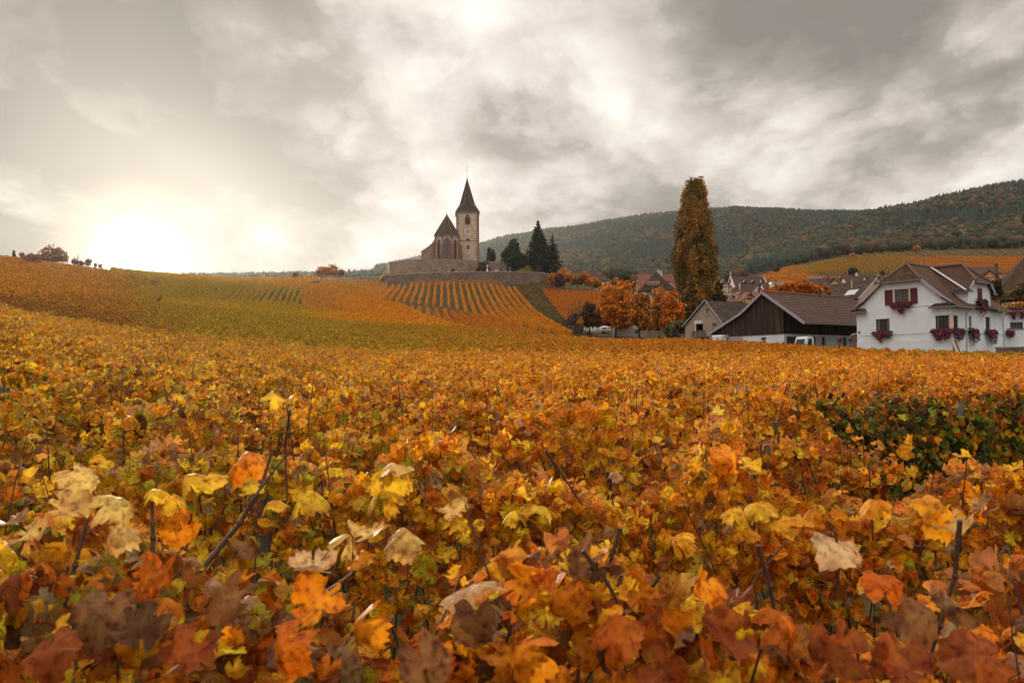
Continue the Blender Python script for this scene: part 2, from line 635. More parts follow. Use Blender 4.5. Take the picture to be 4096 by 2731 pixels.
# the cloud layer overhead, as a flat sheet seen in perspective
px_ = math_('DIVIDE', sep.outputs['X'], zz)
py_ = math_('DIVIDE', sep.outputs['Y'], zz)
cb = N(wn, 'ShaderNodeCombineXYZ')
wn.links.new(px_, cb.inputs[0])
wn.links.new(py_, cb.inputs[1])
mpw = N(wn, 'ShaderNodeMapping')
mpw.inputs['Rotation'].default_value = (0, 0, R(38))
mpw.inputs['Scale'].default_value = (1.0, .8, 1)
mpw.inputs['Location'].default_value = (CL_X, CL_Y, 0)
wn.links.new(cb.outputs[0], mpw.inputs['Vector'])
nA = N(wn, 'ShaderNodeTexNoise', i_Scale=CL_S, i_Detail=12.0, i_Roughness=.58, i_Distortion=.1)
wn.links.new(mpw.outputs[0], nA.inputs['Vector'])
nB = N(wn, 'ShaderNodeTexNoise', i_Scale=CL_S * .35, i_Detail=3.0, i_Roughness=.5)
wn.links.new(mpw.outputs[0], nB.inputs['Vector'])
# billows: rounded cells pushed about by the noise
wrp = vmath('SCALE', nA.outputs['Color'], s=.55).outputs[0]
wv = vmath('ADD', mpw.outputs[0], wrp).outputs[0]
vo = N(wn, 'ShaderNodeTexVoronoi', feature='SMOOTH_F1', i_Scale=CL_S * 1.25, i_Detail=3.0, i_Roughness=.55, i_Smoothness=.55)
wn.links.new(wv, vo.inputs['Vector'])
wA = math_('MULTIPLY', math_('SUBTRACT', nA.outputs['Fac'], .5), 1.4)
wB = math_('MULTIPLY', math_('SUBTRACT', nB.outputs['Fac'], .5), .75)
wC = math_('MULTIPLY', math_('SUBTRACT', .45, vo.outputs['Distance']), .55)
tone = math_('ADD', math_('ADD', math_('ADD', wA, wB), wC), .62)


def lobe(u, v, deg, amp, tone):
    """a thinner (brighter) or thicker part of the cloud cover in one direction"""
    d = ray(u, v).normalized()
    dt = vmath('DOT_PRODUCT', dirv, tuple(d)).outputs['Value']
    mr = N(wn, 'ShaderNodeMapRange', interpolation_type='SMOOTHERSTEP')
    wn.links.new(dt, mr.inputs['Value'])
    mr.inputs['From Min'].default_value = math.cos(R(deg))
    mr.inputs['From Max'].default_value = 1.0
    mr.inputs['To Min'].default_value = 0
    mr.inputs['To Max'].default_value = amp
    return math_('ADD', tone, mr.outputs[0])


LOBES = [(557, 1000, 20, -.40), (1800, 120, 9, .16), (1500, 400, 9, .10), (2450, 210, 7, .18), (1750, 480, 7, .06), (60, 250, 10, .08), (200, 60, 5, .08), (900, 270, 5, .14),
         (800, 90, 9, -.14), (1900, 620, 7, -.08), (3700, 100, 16, -.10), (3500, 520, 11, -.06), (2850, 60, 9, -.05), (2150, 330, 6, -.05),
         (3900, 580, 8, .22), (2100, 1000, 9, .14), (2330, 560, 6, .10), (3100, 700, 8, .10), (3250, 330, 6, .05), (480, 430, 9, -.20)]
for L in LOBES: tone = lobe(*L, tone)
cr = ramp(wn, [(0.0, (.20, .174, .152)), (.22, (.31, .272, .238)), (.45, (.54, .483, .438)), (.66, (.73, .67, .61)), (.86, (.92, .87, .815)), (1.0, (1.0, .97, .94))])
wn.links.new(tone, cr.inputs['Fac'])
# added boost of the unseen sky overhead and behind, lighting vines and walls
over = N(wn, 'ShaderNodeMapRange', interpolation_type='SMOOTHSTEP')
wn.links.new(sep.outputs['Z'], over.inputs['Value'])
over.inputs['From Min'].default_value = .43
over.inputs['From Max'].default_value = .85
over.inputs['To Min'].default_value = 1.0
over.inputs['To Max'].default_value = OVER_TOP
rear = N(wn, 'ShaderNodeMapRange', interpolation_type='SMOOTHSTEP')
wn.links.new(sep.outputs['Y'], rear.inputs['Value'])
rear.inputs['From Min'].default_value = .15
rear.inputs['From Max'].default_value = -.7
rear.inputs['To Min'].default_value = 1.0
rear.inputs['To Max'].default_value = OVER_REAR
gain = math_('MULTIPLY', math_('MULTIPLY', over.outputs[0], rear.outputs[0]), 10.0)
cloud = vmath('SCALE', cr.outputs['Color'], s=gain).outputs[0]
# a little of the clear sky through the gaps
mixs = N(wn, 'ShaderNodeMix', data_type='RGBA')
gap = math_('MULTIPLY', math_('SUBTRACT', .30, nA.outputs['Fac'], clamp=True), 3.0, clamp=True)
wn.links.new(gap, mixs.inputs[0])
wn.links.new(cloud, mixs.inputs[6])
wn.links.new(sky.outputs['Color'], mixs.inputs[7])
# the sun itself, low through the thin cloud
dsun = vmath('DOT_PRODUCT', dirv, tuple(SUN_DIR)).outputs['Value']
glow = None
for deg, amp, col in ((1.5, 120.0, (1, .96, .88)), (3.4, 16.0, (1, .95, .82)), (6.5, 2.6, (1, .84, .58)), (13.0, .7, (1, .82, .60))):
    mr = N(wn, 'ShaderNodeMapRange', interpolation_type='SMOOTHERSTEP')
    wn.links.new(dsun, mr.inputs['Value'])
    mr.inputs['From Min'].default_value = math.cos(R(deg))
    mr.inputs['From Max'].default_value = math.cos(R(deg * .05))
    mr.inputs['To Max'].default_value = amp
    c = vmath('SCALE', tuple(col), s=mr.outputs[0]).outputs[0]
    glow = c if glow is None else vmath('ADD', glow, c).outputs[0]
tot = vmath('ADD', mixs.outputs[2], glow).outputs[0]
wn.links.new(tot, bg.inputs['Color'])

sl = bpy.data.lights.new('sun', 'SUN')
sl.energy = SUN_E
sl.angle = R(1)
sl.color = (1.0, .84, .64)
so = bpy.data.objects.new('sun', sl)
so.rotation_euler = SUN_DIR.to_track_quat('Z', 'Y').to_euler()
so.location = (-60, 100, 60)
COL.objects.link(so)

if HAZE:
    hb = MB()
    hb.box((-800, -170, -12), (1900, 2700, 520))
    hm = bpy.data.materials.new('haze_air')
    hm.use_nodes = True
    hnt = hm.node_tree
    hnt.nodes.remove(hnt.nodes['Principled BSDF'])
    pv = N(hnt, 'ShaderNodeVolumePrincipled')
    pv.inputs['Color'].default_value = (.86, .93, 1.0, 1)
    pv.inputs['Density'].default_value = HAZE
    pv.inputs['Anisotropy'].default_value = HAZE_G
    hnt.links.new(pv.outputs[0], hnt.nodes['Material Output'].inputs['Volume'])
    hz = hb.build('haze', hm, kind='stuff')
    setp(hz, 'thin evening haze lying between the vines and the wooded hills', 'haze')

SC.view_settings.view_transform = 'Standard'
SC.view_settings.look = 'None'
SC.view_settings.gamma = 1
SC.view_settings.exposure = EXPOSURE
SC.render.engine = 'CYCLES'
cy = SC.cycles
cy.use_denoising = True
try:
    cy.denoiser = 'OPENIMAGEDENOISE'
    cy.denoising_input_passes = 'RGB_ALBEDO_NORMAL'
    cy.denoising_prefilter = 'ACCURATE'
except Exception: pass
cy.max_bounces = 6
cy.diffuse_bounces = 3
cy.glossy_bounces = 2
cy.transmission_bounces = 4
cy.transparent_max_bounces = 8
cy.volume_bounces = 0
cy.sample_clamp_indirect = 4
cy.use_adaptive_sampling = False
cy.filter_width = 1.15

# ------------------------------------------------------------------ the ground, one sheet to the horizon
azs = np.concatenate([np.linspace(-math.pi, -.76, 26)[:-1], np.linspace(-.76, .76, 300), np.linspace(.76, math.pi, 26)[1:]])
rs = np.concatenate([[0.0], np.geomspace(.8, 40, 70), np.arange(41.2, 345, 1.2), np.geomspace(347, 2640, 70)])
A, RR = np.meshgrid(azs, rs, indexing='ij')
reach = np.interp(azs, [-math.pi, -1.0, -.76, -.60, -.30, -.12, .76, 1.0, math.pi], [150, 240, 900, 1250, 1300, 2640, 2640, 240, 150])
RR = np.minimum(RR, reach[:, None] - (2640 - RR) * 1e-3)
X, Y = np.sin(A) * RR, np.cos(A) * RR
Z = ground(X, Y)
na, nr = A.shape
V = np.stack([X, Y, Z], -1).reshape(-1, 3)
ii, jj = np.meshgrid(np.arange(na - 1), np.arange(nr - 1), indexing='ij')
q0 = (ii * nr + jj).ravel()
T1 = np.stack([q0, q0 + nr + 1, q0 + nr], 1)
T2 = np.stack([q0, q0 + 1, q0 + nr + 1], 1)
gm, gnt, gb = newmat('soil_and_grass')
gb.inputs['Roughness'].default_value = .95
gb.inputs['Specular IOR Level'].default_value = .1
gt = N(gnt, 'ShaderNodeTexCoord')
g1 = N(gnt, 'ShaderNodeTexNoise', i_Scale=.09, i_Detail=8.0, i_Roughness=.65)
g2 = N(gnt, 'ShaderNodeTexNoise', i_Scale=2.2, i_Detail=6.0, i_Roughness=.7)
for g in (g1, g2): gnt.links.new(gt.outputs['Object'], g.inputs['Vector'])
gr1 = ramp(gnt, [(.32, (.045, .04, .014)), (.5, (.07, .055, .022)), (.64, (.11, .068, .03))])
gr2 = ramp(gnt, [(.3, (.55, .55, .5)), (.7, (1.3, 1.25, 1.1))])
gnt.links.new(g1.outputs['Fac'], gr1.inputs['Fac'])
gnt.links.new(g2.outputs['Fac'], gr2.inputs['Fac'])
gx = N(gnt, 'ShaderNodeMix', data_type='RGBA', blend_type='MULTIPLY')
gx.inputs[0].default_value = 1
gnt.links.new(gr1.outputs['Color'], gx.inputs[6])
gnt.links.new(gr2.outputs['Color'], gx.inputs[7])
gnt.links.new(gx.outputs[2], gb.inputs['Base Color'])
gbp = N(gnt, 'ShaderNodeBump', i_Strength=.6, i_Distance=.15)
gnt.links.new(g2.outputs['Fac'], gbp.inputs['Height'])
gnt.links.new(gbp.outputs['Normal'], gb.inputs['Normal'])
gnd = np_mesh('ground', V, np.concatenate([T1, T2]), gm, kind='structure', smooth=True)
setp(gnd, 'rolling ground of soil and dry grass rising to the hills', 'ground')

# ------------------------------------------------------------------ leaf shapes
LOBE_A = .05


def leaf_tpl(nout, ring, cup, fold, wave, roll=0.0, seed=0, serr=.04):
    rg = np.random.default_rng(seed)
    th = np.linspace(-math.pi / 2, 1.5 * math.pi, nout, endpoint=False)
    r = .52 * (1 + LOBE_A * np.cos(5 * (th - math.pi / 2)) + .05 * np.cos(2 * (th - math.pi / 2)))
    d = np.abs(((th + math.pi / 2 + math.pi) % (2 * math.pi)) - math.pi)
    r *= 1 - .6 * np.exp(-(d / .22)**2)
    r *= 1 + serr * np.where(np.arange(nout) % 2, 1, -1) + rg.normal(0, .03, nout)
    vein = (np.cos(5 * (th - math.pi / 2)) > .93).astype(float) * (d > .4)
    pts, ve = [np.zeros((1, 2))], [np.ones(1)]
    rad = (.5, 1.0) if ring else (1.0,)
    for k in rad:
        pts.append(np.stack([np.cos(th) * r * k, np.sin(th) * r * k], 1))
        ve.append(vein)
    p = np.concatenate(pts)
    ve = np.concatenate(ve)
    tri = []
    for i in range(nout):
        j = (i + 1) % nout
        tri.append((0, 1 + i, 1 + j))
        if ring:
            a, b_, c, d_ = 1 + i, 1 + j, 1 + nout + i, 1 + nout + j
            tri += [(a, c, d_), (a, d_, b_)]
    if seed in (2, 4, 5, 7) and ring:
        cut = {(seed * 5 + k) % nout for k in range(3)} | {(seed * 11 + 2) % nout, (seed * 17 + 9) % nout}
        tri = [t for k, t in enumerate(tri) if k % 3 == 0 or k // 3 not in cut]
    x, y = p[:, 0], p[:, 1]
    rr = np.hypot(x, y)
    t = np.arctan2(y, x)
    z = cup * rr**2 * 2 + fold * np.abs(x) + wave * np.sin(3 * t + seed) * rr**1.5 + wave * .6 * np.sin(7 * t + 2 * seed) * rr**2
    if roll:
        k = roll
        z = z + (1 - np.cos(x * k)) / k
        x = np.sin(x * k) / k
        z = z + .35 * np.sin(y * 4 + seed) * .3
    return np.stack([x, y, z], 1), np.array(tri), ve


HI = [leaf_tpl(36, True, -.45, .25, .24, 0, 1), leaf_tpl(36, True, .35, -.4, .2, 0, 2), leaf_tpl(36, True, -.8, .1, .3, 0, 3),
      leaf_tpl(36, True, .15, .5, .28, 0, 4), leaf_tpl(32, True, -.2, .1, .35, 3.6, 5), leaf_tpl(32, True, -.4, .1, .4, 5.2, 6), leaf_tpl(36, True, -.9, -.25, .2, 0, 7)]
MID = [leaf_tpl(15, False, -.5, .25, .2, 0, 11, .07), leaf_tpl(15, False, .45, -.35, .18, 0, 12, .07), leaf_tpl(14, False, -.8, .0, .3, 0, 13, .07), leaf_tpl(13, False, -.3, .2, .3, 3.8, 14, .06)]
LOW = [leaf_tpl(6, False, -.4, .1, .1, 0, 21, .1), leaf_tpl(6, False, .4, -.1, .1, 0, 22, .1), leaf_tpl(5, False, -.2, .3, .2, 0, 23, .1)]
_qv = np.array([(-.5, -.45, 0), (.5, -.5, .12), (.42, .5, -.1), (-.5, .45, .15)], float)
QUAD = [(_qv, np.array([(0, 1, 2), (0, 2, 3)]), np.zeros(4)), (_qv * np.array([1, .8, -1.4]), np.array([(0, 1, 3), (1, 2, 3)]), np.zeros(4))]


def unit(a):
    return a / np.maximum(np.linalg.norm(a, axis=1, keepdims=True), 1e-9)


def scatter(tpls, pos, nrm, size, col, hang=.5, pick=None, tip=None, rim=0.0):
    n = len(pos)
    nrm = unit(nrm)
    t0 = rng.normal(0, 1, (n, 3)) if tip is None else tip + rng.normal(0, .35, (n, 3))
    t0[:, 2] -= hang * 1.6
    t = unit(t0 - nrm * (t0 * nrm).sum(1, keepdims=True))
    b = np.cross(t, nrm)
    if pick is None: pick = rng.integers(0, len(tpls), n)
    Vs, Ts, Cs, Ws, off = [], [], [], [], 0
    for k, (tv, tt, tw) in enumerate(tpls):
        s = np.nonzero(pick == k)[0]
        if not len(s): continue
        m, nv = len(s), len(tv)
        sz = size[s][:, None, None]
        W = pos[s][:, None, :] + sz * (tv[None, :, 0:1] * b[s][:, None, :] + tv[None, :, 1:2] * t[s][:, None, :] + tv[None, :, 2:3] * nrm[s][:, None, :])
        Vs.append(W.reshape(-1, 3))
        Ts.append((tt[None] + (np.arange(m) * nv)[:, None, None]).reshape(-1, 3) + off)
        if rim:
            rf = np.clip(np.hypot(tv[:, 0], tv[:, 1]) * 2 - .25, 0, 1)[None, :, None] * (rng.beta(1.1, 2.2, m) * rim)[:, None, None]
            Cs.append((col[s][:, None, :] * (1 - rf) + np.array((.13, .055, .025)) * rf).reshape(-1, 3))
        else: Cs.append(np.repeat(col[s], nv, axis=0))
        Ws.append(np.tile(tw, m))
        off += m * nv
    return np.concatenate(Vs), np.concatenate(Ts), np.concatenate(Cs), np.concatenate(Ws)


def join(parts):
    off = 0
    Vs, Ts, Cs, Ws = [], [], [], []
    for v, t, c, w in parts:
        Vs.append(v); Ts.append(t + off); Cs.append(c); Ws.append(w)
        off += len(v)
    return np.concatenate(Vs), np.concatenate(Ts), np.concatenate(Cs), np.concatenate(Ws)


# ------------------------------------------------------------------ the far woods: one mass of crowns
def ico(sub, seed, sq=1.0, jit=.22):
    import bmesh
    bm = bmesh.new()
    bmesh.ops.create_icosphere(bm, subdivisions=sub, radius=1)
    rg = np.random.default_rng(seed)
    v = np.array([x.co for x in bm.verts])
    t = np.array([[q.index for q in f.verts] for f in bm.faces])
    bm.free()
    v = v * (1 + rg.normal(0, jit, (len(v), 1)))
    v[:, 2] *= sq
    return v, t


def cone_tpl(seed):
    rg = np.random.default_rng(seed)
    v, t = [], []
    for z0, z1, r in ((-.2, 1.0, .62), (.4, 1.35, .5), (.9, 1.85, .32)):
        b = len(v)
        for k in range(7):
            a = 2 * math.pi * k / 7 + rg.uniform(0, .5)
            q = r * rg.uniform(.75, 1.2)
            v.append((q * math.cos(a), q * math.sin(a), z0 + rg.uniform(-.15, .1)))
        v.append((0, 0, z1))
        for k in range(7): t.append((b + k, b + (k + 1) % 7, b + 7))
    return np.array(v), np.array(t)


def hidden_mask(x, y, ztop):
    a = x / y
    fa = np.clip(((a - _aq[0]) / (_aq[1] - _aq[0])).astype(int), 0, len(_aq) - 1)
    lq = np.clip(((np.log(y) - _lq[0]) / (_lq[1] - _lq[0])).astype(int) - 4, 0, len(_lq) - 1)
    cm = np.maximum.accumulate(_G, axis=1)
    return (ztop - CZ) / y < cm[fa, lq] - .006


def build_forest():
    from mathutils import noise
    ub = np.array([300, 1300, 1500, 1900, 2190, 2420, 2760, 2950, 3030, 3200, 3400, 3700, 3850, 4096, 4800], float)
    yb = np.array([880, 900, 1000, 1300, 700, 480, 450, 560, 690, 768, 806, 822, 818, 815, 800], float)
    st = 8.0
    gx_, gy_ = np.meshgrid(np.arange(-1150, 1750, st), np.arange(450, 2240, st))
    x = (gx_ + rng.uniform(-st * .45, st * .45, gx_.shape)).ravel()
    y = (gy_ + rng.uniform(-st * .45, st * .45, gx_.shape)).ravel()
    u = x / y * F + CX
    k = (u > 420) & (u < 4420) & (y > np.interp(u, ub, yb)) & (rng.random(len(x)) > .12 * (y < 1200))
    k &= ~((u < 1500) & (y > 1240))
    x, y, u = x[k], y[k], u[k]
    z = ground(x, y)
    h = rng.uniform(6.5, 13.5, len(x)) * np.where(u < 1500, .55, 1)
    k = ~hidden_mask(x, y, z + h + 4)
    x, y, z, h, u = x[k], y[k], z[k], h[k], u[k]
    n = len(x)
    pn = np.array([noise.noise((a * .006, b * .006, 1.3)) for a, b in zip(x, y)])
    pn2 = np.array([noise.noise((a * .017, b * .017, 7.7)) for a, b in zip(x, y)])
    con = (pn + .5 * pn2 + rng.normal(0, .16, n)) > .10
    edge = (y > 1950) | ((u > 3450) & (y > 1270))
    con |= (edge & (rng.random(n) < .35)) | ((u < 1500) & (rng.random(n) < .45))
    DEC = np.array([(.072, .085, .034), (.10, .09, .034), (.18, .115, .034), (.13, .07, .032), (.048, .07, .034), (.12, .055, .035)])
    w = np.stack([np.full(n, 1.0), .9 + pn2, .55 - pn * 1.2, .22 - pn, .8 + pn, np.full(n, .07)], 1).clip(.03)
    w /= w.sum(1, keepdims=True)
    ck = (w.cumsum(1) < rng.random((n, 1))).sum(1).clip(0, 5)
    col = DEC[ck] * rng.uniform(.28, .75, (n, 1))
    col[con] = np.array((.022, .038, .028)) * rng.uniform(.7, 1.4, (con.sum(), 1))
    blobs = [ico(2, s, .95, .17) for s in range(2)] + [ico(1, s + 20, .9, .2) for s in range(3)]
    cones = [cone_tpl(s) for s in range(3)]
    parts = []
    near = y < 1150
    for grp, tp in ((~con & near, blobs[:2]), (~con & ~near, blobs[2:]), (con, cones)):
        idx = np.nonzero(grp)[0]
        pk = rng.integers(0, len(tp), len(idx))
        for q, (tv, tt) in enumerate(tp):
            s = idx[pk == q]
            if not len(s): continue
            an = rng.uniform(0, 6.28, len(s))
            ca, sa = np.cos(an)[:, None], np.sin(an)[:, None]
            isc = tp is cones
            rad = (h[s] * (.42 if isc else .48) * rng.uniform(.8, 1.15, len(s)))[:, None]
            vx = (tv[None, :, 0] * ca - tv[None, :, 1] * sa) * rad
            vy = (tv[None, :, 0] * sa + tv[None, :, 1] * ca) * rad
            vz = tv[None, :, 2] * (h[s][:, None] * (.48 if isc else .46))
            W = np.stack([x[s][:, None] + vx, y[s][:, None] + vy, (z[s] + h[s] * (.32 if isc else .5))[:, None] + vz], -1)
            m, nv = len(s), len(tv)
            cc = np.repeat(col[s], nv, axis=0) * np.repeat(rng.uniform(.9, 1.1, (m * nv, 1)), 1, axis=1)
            parts.append((W.reshape(-1, 3), (tt[None] + (np.arange(m) * nv)[:, None, None]).reshape(-1, 3), cc, np.zeros(m * nv)))
    V, T, C, W_ = join(parts)
    o = np_mesh('forest', V, T, M_FOREST, col=C, kind='stuff')
    setp(o, 'mixed autumn woods covering the far hills, ochre crowns and dark firs', 'woods')
    print('forest trees', n, 'tris', len(T))


M_FOREST = leafmat('forest_crowns', spots=True, trans=0, rough=.9, spot_scale=.5, back=0, fine=False)
if BUILD_FOREST: build_forest()
# ------------------------------------------------------------------ vines
M_VINE = leafmat('vine_leaf', True, .42, .55, 55.0, .4, True)
M_VINE_FAR = leafmat('vine_leaf_far', True, .38, .7, 9.0, .08, False)
M_CANE = plain('vine_cane', (.085, .045, .03), .7, .35, 30.0, .3)
M_WIRE = plain('trellis_wire', (.10, .13, .15), .45, .1, 5.0, metal=.7, spec=.4)
M_POST = plain('weathered_post', (.17, .15, .135), .9, .3, 9.0, .4, stretch=(1, 1, .12))
PAL = np.array([(.84, .50, .02), (.80, .36, .010), (.72, .225, .006), (.54, .125, .005), (.27, .06, .009), (.14, .06, .025),
                (.38, .225, .12), (.37, .33, .018), (.13, .175, .02), (.04, .052, .016)])
#            yel  gold  org  dorg rust brwn tan  oliv grn  dgrn
MIX = dict(
    nearL=(.24, .26, .11, .03, .02, .05, .08, .19, .02, 0), nearC=(.20, .34, .27, .08, .03, .03, .04, .01, 0, 0), nearR=(.09, .27, .38, .16, .04, .03, .02, .01, 0, 0),
    first=(.08, .16, .27, .22, .11, .09, .07, 0, 0, 0), darkgreen=(.01, .05, .07, .04, .03, .05, .02, .12, .26, .35),
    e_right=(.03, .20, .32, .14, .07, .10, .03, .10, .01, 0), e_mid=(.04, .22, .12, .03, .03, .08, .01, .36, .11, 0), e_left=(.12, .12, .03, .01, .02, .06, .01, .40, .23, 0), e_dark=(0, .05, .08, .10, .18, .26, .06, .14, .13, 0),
    d_field=(.14, .48, .32, .03, .01, .01, .0, .01, 0, 0), d_left=(.26, .14, .03, .0, .0, .02, .0, .42, .13, 0),
    hill=(.10, .42, .38, .06, .01, .02, .01, 0, 0, 0), hill_low=(.02, .22, .36, .22, .07, .08, .01, .02, 0, 0), a_field=(.18, .14, .0, 0, .01, .02, .02, .53, .10, 0), b_field=(.08, .42, .28, .04, .02, .03, 0, .13, 0, 0),
    left=(.06, .28, .20, .07, .06, .09, .04, .18, .02, 0), f_field=(.01, .14, .42, .28, .07, .05, .01, .02, 0, 0), far=(.03, .32, .48, .12, .02, .02, 0, .01, 0, 0), far_olive=(.04, .22, .12, .04, .04, .08, .02, .36, .08, 0))
MIX = {k: np.array(v) / sum(v) for k, v in MIX.items()}


def colours(w, n=None, jit=.16, soft=0.0):
    """a colour for every leaf; w is one mix or one per leaf"""
    if w.ndim == 1: w = np.tile(w, (n, 1))
    w = w / w.sum(1, keepdims=True)
    k = (w.cumsum(1) < rng.random((len(w), 1))).sum(1).clip(0, len(PAL) - 1)
    c = (PAL[k] * (1 - soft) + (w @ PAL) * soft) * np.exp(rng.normal(0, jit, (len(w), 1))) * np.exp(rng.normal(0, .06, (len(w), 3)))
    return c.clip(0, .9)


def blend(a, stops):
    """mixes along x/y: stops = [(a, name), ...]"""
    xs = [s[0] for s in stops]
    M_ = np.stack([MIX[s[1]] for s in stops])
    return np.stack([np.interp(a, xs, M_[:, k]) for k in range(M_.shape[1])], 1)


def along(path, s):
    path = np.asarray(path, float)
    seg = np.hypot(*(path[1:] - path[:-1]).T)
    cs = np.concatenate([[0], seg.cumsum()])
    x = np.interp(s, cs, path[:, 0])
    y = np.interp(s, cs, path[:, 1])
    i = np.clip(np.searchsorted(cs, s, side='right') - 1, 0, len(seg) - 1)
    d = (path[1:] - path[:-1])[i] / seg[i][:, None]
    return x, y, d


def plen(path):
    path = np.asarray(path, float)
    return float(np.hypot(*(path[1:] - path[:-1]).T).sum())


def foliage(path, per_m, tpls, size, zr, half, mixer, topf=.34, hang=.5, lumps=.2, rim=0.0, up=.45, dip=None):
    """leaves of one row as arrays in world space"""
    L = plen(path)
    n = max(8, int(L * per_m))
    s = rng.random(n) * L
    x, y, d = along(path, s)
    side = np.where(rng.random(n) < .5, -1, 1)
    # bushes along the row: crests and dips every metre or so
    ph = rng.uniform(0, 6.28, 3)
    lump = lumps * (np.sin(s * 5.1 + ph[0]) + .7 * np.sin(s * 2.3 + ph[1]) + .6 * np.sin(s * 9.7 + ph[2]))
    q = rng.random(n)**.8
    top = zr[1] + lump * .5 + (dip(x, y) if dip else 0)
    h = zr[0] + (top - zr[0]) * q
    # a third of the leaves lie over the top
    ontop = rng.random(n) < topf
    h = np.where(ontop, top - np.abs(rng.normal(0, .10, n)), h)
    wid = half * (1 - .45 * ((h - zr[0]) / (zr[1] - zr[0] + .3))) * (1 + lump)
    off = np.where(ontop, rng.uniform(-1, 1, n) * wid, side * wid * rng.uniform(.55, 1.1, n))
    x = x - d[:, 1] * off
    y = y + d[:, 0] * off
    z = ground(x, y) + h
    nr = np.stack([-d[:, 1] * side, d[:, 0] * side, np.zeros(n)], 1) * np.where(ontop, .15, .9)[:, None]
    nr[:, 2] += np.where(ontop, 1.0, up)
    nr += rng.normal(0, .42, (n, 3))
    col = mixer(x, y, (h - zr[0]) / (zr[1] - zr[0]))
    sz = size * np.exp(rng.normal(0, .24, n))
    return scatter(tpls, np.stack([x, y, z], 1), nr, sz, col, hang=hang, rim=rim)


def row_mesh(name, parts, mat, origin, parent=None, kind=None):
    V, T, C, W = join(parts)
    return np_mesh(name, V - np.array(origin)[None], T, mat, parent, C, W, kind)


def shoots(path, per_m, n_side, rad, lean, tipsize, tpls, zr=(.7, 1.45, 1.85), mix='nearC'):
    """bare canes standing out of the row, each with a few young leaves at its tip"""
    L = plen(path)
    n = int(L * per_m)
    s = rng.random(n) * L
    x, y, d = along(path, s)
    mb = MB()
    tp, tn, tq = [], [], []
    for i in range(n):
        z0 = gz(x[i], y[i])
        a, b = rng.normal(0, lean, 2)
        top = rng.uniform(zr[1] * .8, zr[1]) if rng.random() < .62 else rng.uniform(zr[1], zr[2])
        if y[i] < 5 and x[i] / y[i] > .28: top *= .9
        p0 = Vector((x[i], y[i] + rng.uniform(-.12, .12), z0 + zr[0] * rng.uniform(.7, 1.0)))
        p2 = Vector((x[i] + a, p0.y + b * .7, z0 + top))
        p1 = (p0 + p2) / 2 + Vector((rng.normal(0, .045), rng.normal(0, .045), .05))
        r = rad * rng.uniform(.7, 1.3)
        mb.tube([p0, p0.lerp(p1, .9), p1.lerp(p2, .5), p2], [r * 1.25, r, r * .85, r * .6], n_side)
        for _ in range(int(rng.integers(2, 6))):
            f = 1 - .55 * rng.random()**1.6
            q = p1.lerp(p2, f * 2 - 1) if f > .5 else p0.lerp(p1, f * 2)
            tipy = f > .86
            tp.append((q.x + rng.normal(0, .035), q.y + rng.normal(0, .035), q.z - abs(rng.normal(0, .03)) + .012))
            tn.append((rng.normal(0, .35), rng.normal(0, .35) - .15, 1) if tipy else (rng.normal(0, .7), rng.normal(0, .7) - .5, .55))
            tq.append(tipy)
    lf = None
    if tp:
        tp, tn = np.array(tp), np.array(tn)
        w0, w1 = MIX[mix].copy(), MIX[mix].copy()
        w1[0] += .5; w1[1] += .5
        cl = np.where(np.array(tq)[:, None], colours(w1, len(tp)), colours(w0, len(tp)))
        lf = scatter(tpls, tp, tn, tipsize * np.exp(rng.normal(0, .3, len(tp))), cl, hang=.3, rim=.5)
    return mb, lf


